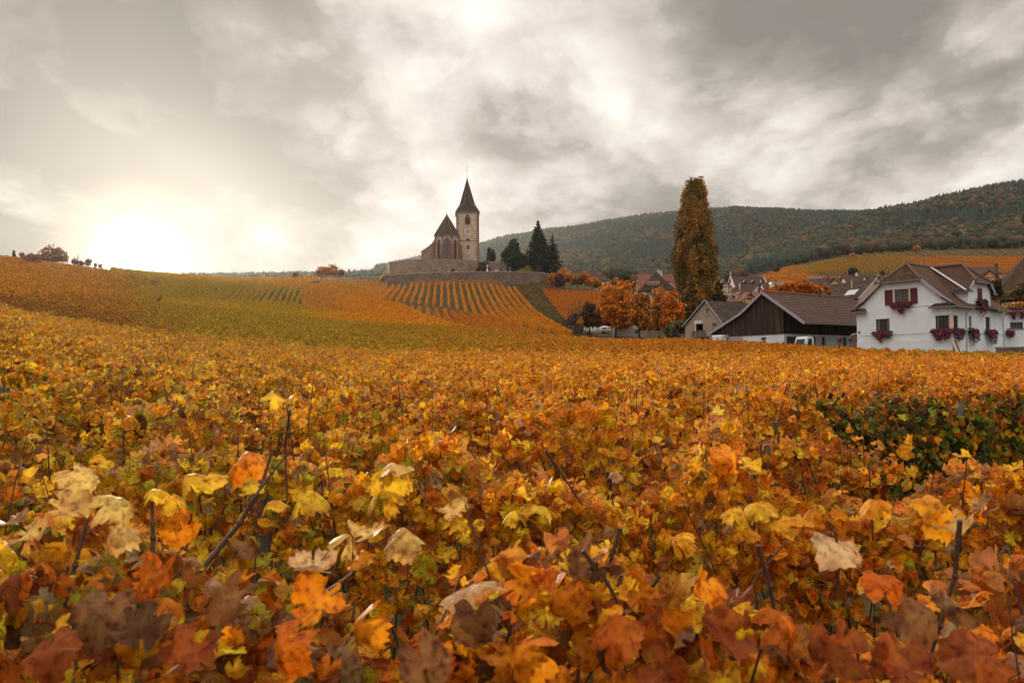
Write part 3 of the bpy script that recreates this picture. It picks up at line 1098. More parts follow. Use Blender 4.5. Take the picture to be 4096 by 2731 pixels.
AE = np.array
rows_near = []
yy_ = 2.0
k_row = 0
ORD = ('nearest', 'second', 'third', 'fourth', 'fifth', 'sixth')
while yy_ < 46.5:
    hw = .70 * yy_ + 1.6
    xl, xr = -hw, hw
    if 4.6 < yy_ < 9.6: xr = float(np.interp(yy_, [5.2, 8.4], [.46, .375])) * yy_ + .1
    path = [(xl, yy_), (xr, yy_)]
    # the block thins towards its end with the slope
    if yy_ < 4.6: tp, pm, sz, half, lod = HI, 950, .066, .32, 0
    elif yy_ < 13: tp, pm, sz, half, lod = MID, 760, .067, .34, 1
    elif yy_ < 24: tp, pm, sz, half, lod = LOW, 400, .078, .30, 2
    else: tp, pm, sz, half, lod = LOW, 200, .096, .30, 3
    zr = (.4, 1.34) if k_row == 0 else (.45, 1.44) if yy_ < 13 else (.75, 1.45)
    if 9.7 < yy_ < 11: zr = (.02, 1.46)
    if k_row == 0:
        def mixer(x, y, q):
            w = .55 * blend(x / y, [(-.5, 'first'), (0, 'first'), (.5, 'first')]) + .45 * blend(x / y, [(-.5, 'nearL'), (0, 'nearC'), (.5, 'nearR')])
            return colours(w)
    elif 9.7 < yy_ < 11:
        def mixer(x, y, q):
            w = blend(x / y, [(-.55, 'nearL'), (-.1, 'nearC'), (.3, 'nearC'), (.4, 'nearR')])
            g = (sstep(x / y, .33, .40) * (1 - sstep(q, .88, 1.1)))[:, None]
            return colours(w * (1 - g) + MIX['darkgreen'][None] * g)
    else:
        def mixer(x, y, q):
            w = blend(x / y, [(-.55, 'nearL'), (-.28, 'nearL'), (-.05, 'nearC'), (.25, 'nearC'), (.5, 'nearR')])
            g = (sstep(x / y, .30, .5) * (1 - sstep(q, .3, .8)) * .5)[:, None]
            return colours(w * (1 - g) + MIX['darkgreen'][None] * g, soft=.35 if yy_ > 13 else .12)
    fp = [foliage(path, pm, tp, sz, zr, half, mixer, *((.14, .9, .18 if k_row < 2 else .3, .8, .25) if yy_ < 13 else (.22, .7, .32, 0, .35)), dip=(lambda x, y: -.17 * sstep(x / y, .22, .42)) if yy_ < 4.6 else None)]
    if 9.7 < yy_ < 11:
        fp.append(foliage([(.36 * yy_, yy_ - .1), (xr, yy_ - .1)], 520, MID, .085, (.0, 1.2), .3, lambda x, y, q: colours(np.tile(MIX['darkgreen'], (len(x), 1))), 0, .9, .2, 0, .15))
    org = (0, yy_, gz(0, yy_))
    if k_row < 6: lab = f'{ORD[k_row]} vine row from the camera, curled orange and brown leaves' if k_row else 'nearest vine row, out of focus, with big brown curled leaves and bare shoots'
    else: lab = 'gold and orange vine row crossing the near block of the vineyard'
    row = thing('vine_row', lab, 'vine row', org, 0, 'vine rows of the near block')
    per = (8, 13, 12, 11, 10, 9)[k_row] if k_row < 6 else (6 if yy_ < 20 else 2)
    mb, lf = shoots(path, per, 5 if lod == 0 else 3, (.0042, .0045, .0055, .008)[lod], .16, sz * .8, tp, (.6, 1.34, 1.52) if k_row == 0 else (.6, 1.42, 1.72 if yy_ < 4 else 1.8))
    if lf is not None: fp.append(lf)
    rows_near.append((row, org, mb, fp, yy_))
    if yy_ < 12:
        for zw in ((.62, .95) if k_row == 0 else (.62, .95, 1.12)):
            for dy in ((-.03,) if zw < .9 else (-.1,)):
                wb = MB()
                z0 = ground(np.linspace(xl, xr, 12), np.full(12, yy_))
                wb.tube([(x - 0, dy, z - org[2] + zw) for x, z in zip(np.linspace(xl, xr, 12), z0)], .0016, 4)
                wb.build('wire', M_WIRE, row)
        for xp in np.arange(xl + 1.3 + (k_row * 1.7) % 3, xr, 5.2):
            pb = MB()
            z0 = gz(xp, yy_) - org[2]
            pb.box((xp - .03, -.03, z0 - .3), (xp + .03, .03, z0 + 1.36))
            pb.build('post', M_POST, row)
    k_row += 1
    yy_ += 1.6 if yy_ < 24 else 1.75

# shoots and leaves of the two nearest rows that stand out in the photograph (pixel path, distance, radius)
HERO = [([(820, 2260), (960, 2090), (1050, 1930), (1090, 1800)], 2.0, .0085), ([(1000, 2010), (1090, 1890), (1160, 1800)], 1.95, .004),
        ([(255, 2420), (300, 2260), (355, 2060)], 1.9, .0075), ([(610, 2380), (612, 2150), (606, 1975)], 1.95, .008), ([(160, 2110), (185, 2290), (245, 2340)], 1.9, .004),
        ([(2960, 2420), (3030, 2300), (3150, 2160)], 3.2, .006), ([(2330, 2200), (2430, 2330), (2520, 2500), (2600, 2700)], 1.75, .0055),
        ([(2180, 1800), (2250, 1900), (2330, 2020)], 3.3, .0065), ([(1270, 2390), (1360, 2330), (1440, 2270)], 1.8, .006), ([(1160, 1640), (1140, 1780), (1150, 2000)], 1.7, .0035),
        ([(3030, 2180), (3080, 2340), (3110, 2520)], 1.8, .006), ([(2480, 2110), (2440, 2250), (2420, 2400)], 1.9, .006), ([(2640, 2300), (2560, 2420), (2530, 2560)], 1.9, .005),
        ([(3840, 2080), (3820, 2300), (3760, 2500), (3700, 2700)], 1.75, .007), ([(1740, 1780), (1700, 1900), (1660, 2010)], 3.4, .006), ([(2110, 1900), (2060, 1990), (1990, 2060)], 3.6, .005),
        ([(1560, 2480), (1600, 2600), (1640, 2720)], 1.7, .005), ([(3340, 2120), (3360, 2250), (3340, 2400)], 1.9, .004)]
HLEAF = [(1100, 1588, 1.7, .10, 0), (1150, 1600, 1.72, .08, 1), (1560, 1890, 2.1, .15, 0), (1530, 1950, 2.1, .14, 0), (1580, 1865, 2.1, .12, 6), (1480, 2120, 1.9, .13, 6), (1610, 2140, 1.9, .13, 6),
         (1400, 2140, 1.9, .1, 6), (1440, 2230, 1.85, .12, 1), (1810, 2040, 2.3, .12, 6), (1840, 2080, 2.3, .1, 0), (2060, 2040, 2.4, .10, 0), (2150, 2030, 2.4, .13, 0), (2090, 1980, 2.4, .08, 0),
         (970, 1840, 2.2, .16, 2), (740, 1900, 2.1, .12, 0), (840, 1920, 2.1, .12, 0), (1010, 1960, 2.0, .09, 0), (1090, 2000, 2.0, .09, 0), (1230, 1960, 2.0, .13, 0), (310, 1900, 2.0, .14, 6), (280, 2020, 1.85, .16, 6),
         (460, 2000, 1.9, .14, 6), (460, 2110, 1.85, .15, 6), (720, 2120, 1.9, .12, 2), (120, 2130, 1.9, .12, 6), (620, 1960, 2.0, .08, 0), (690, 1990, 2.0, .09, 0), (560, 2340, 1.7, .22, 3), (640, 2310, 1.75, .17, 3),
         (420, 2450, 1.6, .22, 5), (560, 2500, 1.6, .19, 8), (920, 2390, 1.65, .2, 5), (1270, 2400, 1.7, .2, 2), (1880, 2350, 1.7, .24, 7), (2220, 2400, 1.75, .21, 2), (2340, 2230, 1.8, .2, 5), (2820, 2350, 1.8, .17, 2),
         (3650, 2470, 1.8, .2, 5), (3790, 2420, 1.7, .17, 5), (3530, 2330, 1.8, .16, 3), (3560, 2060, 1.95, .13, 0), (3500, 2000, 1.95, .1, 1), (3780, 2030, 1.9, .15, 1), (3700, 2000, 1.9, .1, 1), (3820, 2100, 1.85, .15, 6),
         (3030, 2010, 2.0, .11, 0), (2960, 2030, 2.0, .1, 0), (3140, 2080, 2.0, .12, 1), (3200, 2090, 2.0, .1, 1), (3360, 2180, 1.9, .17, 7), (2700, 2150, 2.2, .1, 0), (2740, 2160, 2.2, .1, 1), (3000, 1860, 3.0, .12, 0),
         (1900, 2500, 1.6, .17, 5), (2080, 2600, 1.5, .18, 2), (2460, 2560, 1.55, .17, 3), (2900, 2560, 1.6, .18, 4), (3150, 2480, 1.65, .17, 3), (3350, 2600, 1.55, .2, 4), (200, 2600, 1.5, .18, 4), (760, 2620, 1.5, .18, 4),
         (1120, 2600, 1.5, .18, 3), (1420, 2520, 1.6, .16, 2), (3900, 2620, 1.5, .2, 4), (3600, 2660, 1.5, .18, 4), (1700, 2660, 1.5, .18, 5), (2650, 2680, 1.5, .18, 4), (980, 2180, 1.8, .13, 5), (1250, 2280, 1.75, .17, 7)]
for pts, y, r in HERO:
    mb = rows_near[0 if y < 2.8 else 1][2]
    q = [P(u, v, y + .03 * i) for i, (u, v) in enumerate(pts)]
    r *= .78
    mb.tube(q, [r * (1.15 - .45 * abs(i / (len(q) - 1))) for i in range(len(q))], 6)
    for p in q[1:-1]: mb.tube([p - Vector((0, 0, r * 1.3)), p, p + Vector((0, 0, r * 1.3))], [r * .9, r * 1.55, r * .8], 6)
hp = np.array([P(u, v, y) for u, v, y, s, c in HLEAF])
hcl = np.array([{7: (.56, .34, .17), 8: (.10, .045, .014), 5: (.20, .085, .03)}.get(c, PAL[min(c, 6)]) if c != 6 else (.72, .47, .13) for *_, c in HLEAF])
hn = np.array([(rng.normal(0, .3), -.35 + rng.normal(0, .25), 1) if c in (0, 1, 6, 7) else (rng.normal(0, .55), -1, .7 + rng.normal(0, .4)) for *_, c in HLEAF])
hpick = np.array([(0, 1, 2, 6)[i % 4] if c in (0, 1, 2, 6) else ((4, 3, 0, 5)[i % 4] if c in (5, 7) else (0, 3, 2, 1)[i % 4]) for i, (*_, c) in enumerate(HLEAF)])
rows_near[0][3].append(scatter(HI, hp, hn, np.array([h[3] * (.72 if h[2] > 1.85 else .56) for h in HLEAF]), hcl, hang=.5, pick=hpick, rim=.7))
for row, org, mb, fp, y in rows_near:
    row_mesh('foliage', fp, M_VINE, org, row)
    for i, v in enumerate(mb.v): mb.v[i] = (v[0] - org[0], v[1] - org[1], v[2] - org[2])
    o = mb.build('bare_shoots', M_CANE, row, kind='stuff')
print('near rows', len(rows_near))


def simple_row(path, per_m, size, zr, half, mixer, label, group, tpls=QUAD, lumps=.2):
    m = path[len(path) // 2]
    org = (m[0], m[1], gz(*m))
    t = thing('vine_row', label, 'vine row', org, 0, group)
    row_mesh('foliage', [foliage(path, per_m, tpls, size, zr, half, mixer, lumps=lumps)], M_VINE_FAR, org, t)
    return t


def wob(p, q, n=8, amp=.25):
    p, q = np.array(p, float), np.array(q, float)
    t = np.linspace(0, 1, n)
    return [tuple(p + (q - p) * k + rng.normal(0, amp, 2) * (0 < i < n - 1)) for i, k in enumerate(t)]


def mk(stops, top=None):
    def f(x, y, q):
        return colours(blend(x / y, stops), soft=.45)
    return f


def ax(u): return (u - CX) / F


# the block beyond the bank, up to the houses
far_lim = lambda a: np.interp(a, [ax(-100), ax(560), ax(1300), ax(1900), ax(2300), ax(2420), ax(2760), ax(3050), ax(3350), ax(3500), ax(3700), ax(4300)], [78, 124, 124, 124, 120, 114, 110, 94, 80, 73, 69, 66])
y = 50.5
while y < 124:
    aa = np.linspace(-.72, .72, 200)
    ok = far_lim(aa) > y
    if ok.any():
        a0, a1 = aa[ok].min(), aa[ok].max()
        lab = 'olive and orange vine row in the level block before the houses'
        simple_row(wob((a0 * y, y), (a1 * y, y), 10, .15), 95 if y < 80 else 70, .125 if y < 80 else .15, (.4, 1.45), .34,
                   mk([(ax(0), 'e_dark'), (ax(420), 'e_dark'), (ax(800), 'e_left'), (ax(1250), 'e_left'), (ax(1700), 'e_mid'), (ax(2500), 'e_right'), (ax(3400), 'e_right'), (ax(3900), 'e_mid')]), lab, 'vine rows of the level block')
    y += 2.0

# the orange slope left of the church hill
y = 126.0
while y < 200:
    ul = np.interp(y, [126, 150, 165, 200], [600, 640, 1000, 1400])
    ur = np.interp(y, [126, 165, 200], [1880, 1701, 1605])
    if y > 168: ul = max(ul, 1330)
    simple_row(wob((ax(ul) * y, y + 3), (ax(ur) * y, y - 3), 8, .2), 38, .19, (.3, 1.45), .32, mk([(ax(800), 'd_left'), (ax(1150), 'd_left'), (ax(1420), 'd_field'), (ax(1900), 'd_field')]),
               'bright orange vine row crossing the gentle slope below the church hill', 'vine rows of the gentle slope')
    y += 2.6

# rows running straight up the church hill
for k in range(24):
    xt = -44 + k * 1.95
    top = (xt, 257 if xt > -40 else 250)
    uu = top[0] / top[1] * F + CX
    yb = np.interp(xt, [-44, -30, -21, -12, -2, 6], [205, 205, 196, 165, 138, 150])
    bot = (xt + (257 - yb) * .085, yb)
    simple_row(wob(top, bot, 10, .08), 36, .20, (.25, 1.5), .28, mk([(-.3, 'hill'), (.1, 'hill')]), 'golden vine row climbing the church hill towards the stone wall', 'vine rows climbing the church hill', lumps=.3)
for k in range(16):     # the denser, browner rows at the foot of the hill
    xt = -34 + k * 2.05
    t = np.clip(k / 15, 0, 1)
    simple_row(wob((xt, 200 - 30 * t), (xt + 3.5 + 4 * t, 146 - 22 * t), 7, .12), 34, .21, (.3, 1.35), .45, mk([(-.3, 'hill_low'), (.1, 'hill_low')]), 'brownish orange vine row on the lower flank of the church hill', 'vine rows on the foot of the church hill')
simple_row(wob((ax(1640) * 262, 262), (ax(2010) * 264, 264), 8, .1), 40, .22, (.2, 1.6), .5, mk([(-.3, 'f_field'), (.1, 'hill_low')]), 'deep orange vine row running along the foot of the long churchyard wall', 'vine rows along the wall')

# yellow-green rows left of it
for k in range(25):
    xb = -76 + k * 1.4 + .15 * math.sin(k)
    p0 = (xb, 160)
    p1 = (xb - .289 * 46 * .8 + (k - 12) * .06, 205)
    simple_row(wob(p0, p1, 8, .05), 40, .18, (.2, 1.5), .22, mk([(-.5, 'a_field'), (0, 'a_field')]), 'yellow green vine row running up the low rise left of the church', 'yellow green rows on the low rise')
# rows seen side on, between those and the church
for y in (174, 177, 180, 183, 187, 191, 195, 199, 204, 209, 214, 220, 226, 232, 238, 246, 254, 262, 272):
    ul = np.interp(y, [174, 200, 236, 240, 275], [1215, 1212, 1250, 1280, 1300])
    ur = np.interp(y, [174, 200, 236, 275], [1400, 1540, 1545, 1548])
    simple_row(wob((ax(ul) * y, y - 2), (ax(ur) * y, y + 2), 6, .2), 38, .20, (.25, 1.45), .32, mk([(-.4, 'b_field'), (0, 'b_field')]), 'orange vine row on the terrace between church wall and low rise', 'vine rows on the terrace')
for y in np.arange(210, 295, 5.0):
    simple_row(wob((ax(440) * y, y), (ax(np.interp(y, [210, 236, 295], [1195, 1220, 1290])) * y, y), 8, .2), 26, .25, (.2, 1.42), .5, mk([(-.5, 'a_field'), (-.2, 'b_field')]), 'yellowish vine row crossing the top of the low rise', 'vine rows on top of the low rise')
for y, u0, u1 in ((296, 640, 1150), (299, 1130, 1330), (302, 700, 1200)):
    simple_row(wob((ax(u0) * y, y), (ax(u1) * y, y), 8, .1), 11, .36, (.2, 1.55), .35, mk([(-.5, 'a_field'), (0, 'b_field')]), 'vine row standing against the sky on the crest of the rise', 'vine rows on the crest', lumps=.55)
# the left hill
y = 79.0
while y < 236:
    ur = np.interp(y, [79, 100, 126, 150, 200, 240], [560, 640, 660, 650, 615, 570])
    simple_row(wob((ax(-120) * y, y + 2), (ax(ur) * y, y - 3), 9, .3), 50 if y < 130 else 32, .17 if y < 130 else .23, (.3, 1.45), .36, mk([(ax(0), 'left'), (ax(400), 'left'), (ax(640), 'e_left')]), 'rust and gold vine row crossing the hillside under the low sun', 'vine rows on the left hillside')
    y += 2.8 if y < 130 else 3.6
# right of the church hill
y = 186.0
while y < 258:
    ul = np.interp(y, [186, 220, 258], [2270, 2215, 2170])
    ur = np.interp(y, [186, 230, 258], [2420, 2500, 2430])
    simple_row(wob((ax(ul) * y, y + 3), (ax(ur) * y, y - 3), 6, .15), 38, .20, (.25, 1.45), .32, mk([(0, 'f_field'), (.3, 'f_field')]), 'deep orange vine row on the slope right of the church hill', 'vine rows right of the church hill')
    y += 2.7


# far vineyards below the woods: past the first 300 rows, one mass
FAR = []
def tier(y0, y1, u0, u1, n, lean, mixname, per=5.0, curve=0.0):
    for k in range(n):
        t = k / (n - 1)
        ub = u0 + (u1 - u0) * t
        pts = []
        for s in np.linspace(0, 1, 7):
            yy = y0(ub) + (y1(ub) - y0(ub)) * s
            uu = ub - lean * s + curve * (s - s * s)
            pts.append((ax(uu) * yy, yy))
        FAR.append(foliage(pts, per * 2.2, QUAD, .5, (.2, 1.8), .22, mk([(.2, mixname), (.7, mixname)])))


L1 = lambda u: np.interp(u, [3190, 3350, 3600, 3900, 4200], [610, 590, 585, 590, 590])
L2 = lambda u: np.interp(u, [3190, 3350, 3600, 3900, 4200], [690, 745, 770, 735, 735])
tier(L1, L2, 3215, 3700, 36, 75, 'far_olive', curve=55)
tier(lambda u: 580, lambda u: np.interp(u, [3700, 4200], [742, 735]), 3712, 4240, 38, 70, 'far', curve=30)
tier(lambda u: 760, lambda u: np.interp(u, [3300, 3500, 3750, 4200], [775, 805, 800, 805]), 3420, 4220, 20, 40, 'far_olive', per=6)
for i, (y, u0, u1) in enumerate([(480, 3020, 3900), (490, 3010, 4000), (500, 3000, 4100), (512, 2990, 4150), (526, 2985, 4150), (545, 3000, 4150), (565, 3010, 3300), (590, 3040, 3260), (578, 3015, 3280), (604, 3050, 3250), (620, 3060, 3240), (636, 3075, 3235), (652, 3080, 3230), (670, 3090, 3225), (690, 3110, 3220), (712, 3125, 3215), (735, 3140, 3215)]):
    FAR.append(foliage(wob((ax(u0) * y, y), (ax(u1) * y, y), 8, .4), 6, QUAD, .7, (.2, 1.8), .7, mk([(.2, 'far'), (.7, 'far')])))


setp(row_mesh('far_vineyard', FAR, M_VINE_FAR, (0, 0, 0), kind='stuff'), 'striped orange and olive vineyards on the far hillside under the woods', 'vineyard')


# ------------------------------------------------------------------ dry grass on the banks no vine grows on
def grass_bank(n=26000):
    u = rng.uniform(1990, 2330, n)
    y = rng.uniform(128, 270.5, n)
    x = ax(u) * y
    lo = np.interp(y, [128, 150, 200, 262, 271], [6, 7, 3, -2, -4])
    hi = np.interp(y, [128, 186, 220, 258, 271], [14, 13.5, 12, 10.5, 16])
    k = (x > lo) & (x < hi)
    k |= (y < 158) & (x > lo)
    x, y = x[k], y[k]
    m = len(x)
    h = rng.uniform(.12, .42, m)
    pos = np.stack([x, y, ground(x, y) + h * .35], 1)
    nr = np.stack([rng.normal(0, 1, m), -np.abs(rng.normal(.6, .6, m)), rng.uniform(.1, .8, m)], 1)
    pal = np.array([(.13, .095, .035), (.085, .075, .025), (.20, .135, .055), (.06, .06, .02), (.17, .09, .035)])
    f = np.sin(x * .9 + y * .13) + np.sin(y * .31 - x * .4) + rng.normal(0, .8, m)
    ci = np.digitize(f, [-1.1, -.2, .7, 1.5])
    v, t, c, w = scatter(QUAD, pos, nr, h, pal[ci] * np.exp(rng.normal(0, .25, (m, 1))), hang=-.4)
    setp(np_mesh('grass', v, t, M_VINE_FAR, col=c, vein=w, kind='stuff'), 'dry olive grass on the bank beside the church hill', 'grass')


grass_bank()
# ------------------------------------------------------------------ building materials
WHITE_W = plain('white_render', (.70, .76, .82), .85, .08, .9, .15)
GREY_W = plain('roughcast_taupe', (.34, .27, .225), .95, .1, 6.0, .5)
BLUE_W = plain('bluish_limewash', (.60, .66, .70), .9, .1, 1.0, .12)
CREAM_W = plain('cream_render', (.62, .46, .29), .9, .07, 1.0, .1)
PALE_W = plain('pale_render', (.58, .51, .42), .9, .08, 1.0, .1)
PEACH_W = plain('peach_render', (.66, .30, .16), .9, .08, 1.0, .1)
OCHRE_W = plain('ochre_infill', (.62, .39, .16), .9, .1, 1.0, .1)
TIMBER = plain('dark_timber', (.055, .034, .026), .85, .3, 6.0, .2)
FASCIA = plain('painted_bargeboard', (.33, .30, .37), .6, .1, 3.0)
GUTTER = plain('zinc_gutter', (.17, .165, .18), .5, .15, 4.0, metal=.4)
ZINC = plain('zinc_flashing', (.42, .45, .50), .45, .1, 3.0, metal=.3)
LIME = plain('dressed_limestone', (.60, .52, .42), .85, .1, 4.0, .15)
SHUT_R = plain('oxblood_shutter_paint', (.105, .018, .026), .5, .15, 4.0)
SHUT_B = plain('blue_shutter_paint', (.16, .15, .42), .6, .1, 4.0)
WINWOOD = plain('brown_window_wood', (.075, .045, .032), .6, .2, 8.0)
WINPALE = plain('pale_window_paint', (.52, .47, .40), .6, .1, 8.0)
GLASS, _nt, _b = newmat('window_glass')
_b.inputs['Base Color'].default_value = (.022, .026, .028, 1)
_b.inputs['Roughness'].default_value = .08
_b.inputs['Specular IOR Level'].default_value = .6
DARK = plain('unlit_interior', (.012, .011, .011), .95, .2, 2.0)
CURT = plain('net_curtain', (.17, .17, .16), .9, .15, 9.0, stretch=(6, 6, .3))
T_BROWN = tiles('brown_plain_tiles', (.105, .05, .032), (.15, .075, .048), .34, .24, patch=(.22, .12, .08))
T_BARN = tiles('weathered_pantiles', (.125, .065, .038), (.175, .096, .058), .42, .30, (.012, .008, .007), patch=(.22, .145, .10))
T_DARK = tiles('old_dark_tiles', (.06, .036, .024), (.09, .052, .034), .24, .18, patch=(.26, .22, .18))
T_RED = tiles('red_clay_tiles', (.30, .115, .085), (.36, .145, .105), .26, .20)
T_PINK = tiles('pinkish_clay_tiles', (.36, .19, .155), (.42, .225, .18), .26, .20)
T_PLUM = tiles('plum_brown_tiles', (.125, .068, .062), (.155, .084, .072), .26, .20)
T_SLATE = tiles('dark_slate_tiles', (.05, .044, .046), (.07, .06, .06), .45, .30)
T_CHURCH = tiles('lichened_church_tiles', (.062, .035, .022), (.105, .06, .034), .30, .22, patch=(.17, .115, .062))
PLANK, _nt, _b = newmat('dark_barn_boards')
_tc = N(_nt, 'ShaderNodeTexCoord'); _mp = N(_nt, 'ShaderNodeMapping'); _mp.inputs['Scale'].default_value = (5.5, 5.5, .16)
_no = N(_nt, 'ShaderNodeTexNoise', i_Scale=1.0, i_Detail=4.0, i_Roughness=.7)
_nt.links.new(_tc.outputs['Object'], _mp.inputs['Vector']); _nt.links.new(_mp.outputs[0], _no.inputs['Vector'])
_rp = ramp(_nt, [(.36, (.006, .004, .003)), (.5, (.025, .012, .007)), (.6, (.07, .03, .013)), (.7, (.20, .09, .035))])
_nt.links.new(_no.outputs['Fac'], _rp.inputs['Fac']); _nt.links.new(_rp.outputs['Color'], _b.inputs['Base Color']); _b.inputs['Roughness'].default_value = .85
GREYPLANK = plain('lilac_grey_boards', (.36, .33, .37), .8, .2, 1.0, .1, stretch=(7, 7, .1))
DOORWOOD = plain('brown_door', (.10, .045, .022), .7, .25, 1.0, stretch=(6, 6, .2))
STONE = stonework('rubble_wall', (.20, .15, .11), (.31, .235, .175), (.28, .215, .165), 1.5)
STONE_D = stonework('dark_rubble_wall', (.12, .09, .072), (.22, .165, .13), (.17, .13, .105), 1.7)
COPE = plain('coping_stone', (.22, .18, .155), .95, .3, 2.0, .4, c2=(.40, .34, .29))
SANDST = plain('red_sandstone', (.20, .085, .062), .95, .25, 1.4, .3, c2=(.29, .15, .11))
CHW = plain('aged_church_plaster', (.43, .335, .255), .95, .14, .8, .2, c2=(.56, .455, .355))
CHW2 = plain('bare_brownish_plaster', (.28, .20, .135), .95, .15, .7, .2)
BRICKCH = plain('chimney_brick', (.15, .075, .055), .9, .2, 6.0, .3)
PLASTCH = plain('pale_chimney_render', (.52, .49, .46), .9, .1, 4.0)
BLACKM = plain('black_metal', (.02, .02, .022), .5, .2, 4.0)
GREYW = plain('greyed_wood', (.16, .125, .10), .9, .3, 1.0, .2, stretch=(8, 8, .4))
VWHITE = plain('white_vehicle_paint', (.80, .80, .80), .3, .03, 1.0, spec=.5)
VGREY = plain('grey_vehicle_paint', (.42, .43, .45), .35, .04, 1.0, spec=.5)
VBLUE = plain('pale_blue_vehicle_paint', (.60, .70, .78), .3, .03, 1.0, spec=.5)
RUBBER = plain('tyre_rubber', (.02, .02, .02), .9, .2, 8.0)


def front(a, b, d): return (a, d, b)


def bars(name, mat, parent, lst):
    """each board or pipe length a part of its own"""
    for p, q, w, h in lst:
        m = MB()
        m.bar(p, q, w, h)
        m.build(name, mat, parent)


def text_mesh(name, body, size, parent, loc, mat, valign='BOTTOM_BASELINE'):
    cu = bpy.data.curves.new(name, 'FONT')
    cu.body, cu.size, cu.align_x, cu.align_y, cu.extrude = body, size, 'CENTER', valign, .004
    ob = bpy.data.objects.new('tmp', cu)
    COL.objects.link(ob)
    me = bpy.data.meshes.new_from_object(ob.evaluated_get(bpy.context.evaluated_depsgraph_get()))
    bpy.data.objects.remove(ob)
    bpy.data.curves.remove(cu)
    me.materials.clear()
    o = link(name, me, mat, parent)
    o.location = loc
    o.rotation_euler = (R(90), 0, 0)
    return o


class Site:
    """a building's own frame: near corner at pixel (u, v), y metres out, front wall along local x turned by ang"""
    def __init__(s, u, v, y, ang, name, label, cat, W=0.0, corner='right', group=None):
        s.ang = ang
        s.ex = Vector((math.cos(ang), math.sin(ang), 0))
        s.ey = Vector((-math.sin(ang), math.cos(ang), 0))
        c = P(u, v, y)
        s.O = c - s.ex * W if corner == 'right' else c
        s.W = W
        s.t = thing(name, label, cat, s.O, ang, group)

    def _hit(s, u, v, n, o):
        d = ray(u, v)
        k = (o - EYE).dot(n) / d.dot(n)
        q = EYE + d * k - s.O
        return q.dot(s.ex), q.dot(s.ey), q.z

    def f(s, u, v, d=0.0):               # on the front wall: (along, up)
        x, y, z = s._hit(u, v, s.ey, s.O + s.ey * d)
        return x, z

    def r(s, u, v, x=None):              # on the side wall x = W (or x): (depth, up)
        a, y, z = s._hit(u, v, s.ex, s.O + s.ex * (s.W if x is None else x))
        return y, z

    def fr(s, u0, v0, u1, v1):
        a0, b1 = s.f(u0, (v0 + v0) / 2)
        a1, b0 = s.f(u1, v1)
        return (min(a0, a1), min(b0, b1), max(a0, a1), max(b0, b1))

    def rr(s, u0, v0, u1, v1, x=None):
        a0, b1 = s.r(u0, v0, x)
        a1, b0 = s.r(u1, v1, x)
        return (min(a0, a1), min(b0, b1), max(a0, a1), max(b0, b1))


def window(t, fn, rc, fmat=None, nx=2, nz=3, depth=.16, bar=.05, fw=.07, sill=None, sillmat=None, pane=None, curtain=0, name='window', surround=None, label=None):
    a0, b0, a1, b1 = rc
    fmat = fmat or WINWOOD
    m = MB()
    for q in ((a0, b0, a0 + fw, b1), (a1 - fw, b0, a1, b1), (a0 + fw, b0, a1 - fw, b0 + fw), (a0 + fw, b1 - fw, a1 - fw, b1)):
        m.abd(fn, q[0], q[1], depth - .06, q[2], q[3], depth + .02)
    for i in range(1, nx):
        c = a0 + fw + (a1 - a0 - 2 * fw) * i / nx
        w = bar * (1.8 if (nx % 2 == 0 and i == nx // 2 and nx > 2) else 1)
        m.abd(fn, c - w / 2, b0 + fw, depth - .03, c + w / 2, b1 - fw, depth + .015)
    for i in range(1, nz):
        c = b0 + fw + (b1 - b0 - 2 * fw) * i / nz
        m.abd(fn, a0 + fw, c - bar / 2, depth - .02, a1 - fw, c + bar / 2, depth + .012)
    w = m.build(name, fmat, t)
    if label: w['label'] = label
    g = MB()
    g.abd(fn, a0 + .01, b0 + .01, depth + .03, a1 - .01, b1 - .01, depth + .05)
    g.build('pane', pane or GLASS, w)
    if curtain:
        n = 14
        for half in ((0, 1) if curtain < 1 else (0,)):
            c = MB()
            for k in range(n):
                x0 = a0 + fw + (a1 - a0 - 2 * fw) * k / n
                x1 = a0 + fw + (a1 - a0 - 2 * fw) * (k + 1) / n
                if curtain < 1 and (abs((k + .5) / n - .5) < .5 - curtain / 2 or (k >= n / 2) != half): continue
                c.abd(fn, x0, b0 + fw + (b1 - b0) * .12, depth + .022 + .003 * (k % 2), x1, b1 - fw, depth + .027 + .003 * (k % 2))
            c.build('curtain', CURT, w)
    if sill:
        s_ = MB()
        s_.abd(fn, a0 - sill, b0 - .12, -.10, a1 + sill, b0 - .003, depth - .065)
        s_.build('sill', sillmat or LIME, w)
    if surround:
        s_ = MB()
        sw = surround
        for q in ((a0 - sw, b0, a0 - .003, b1 + sw), (a1 + .003, b0, a1 + sw, b1 + sw), (a0 - .003, b1 + .003, a1 + .003, b1 + sw)):
            s_.abd(fn, q[0], q[1], -.035, q[2], q[3], .03)
        s_.build('surround', sillmat or LIME, w)
    return w


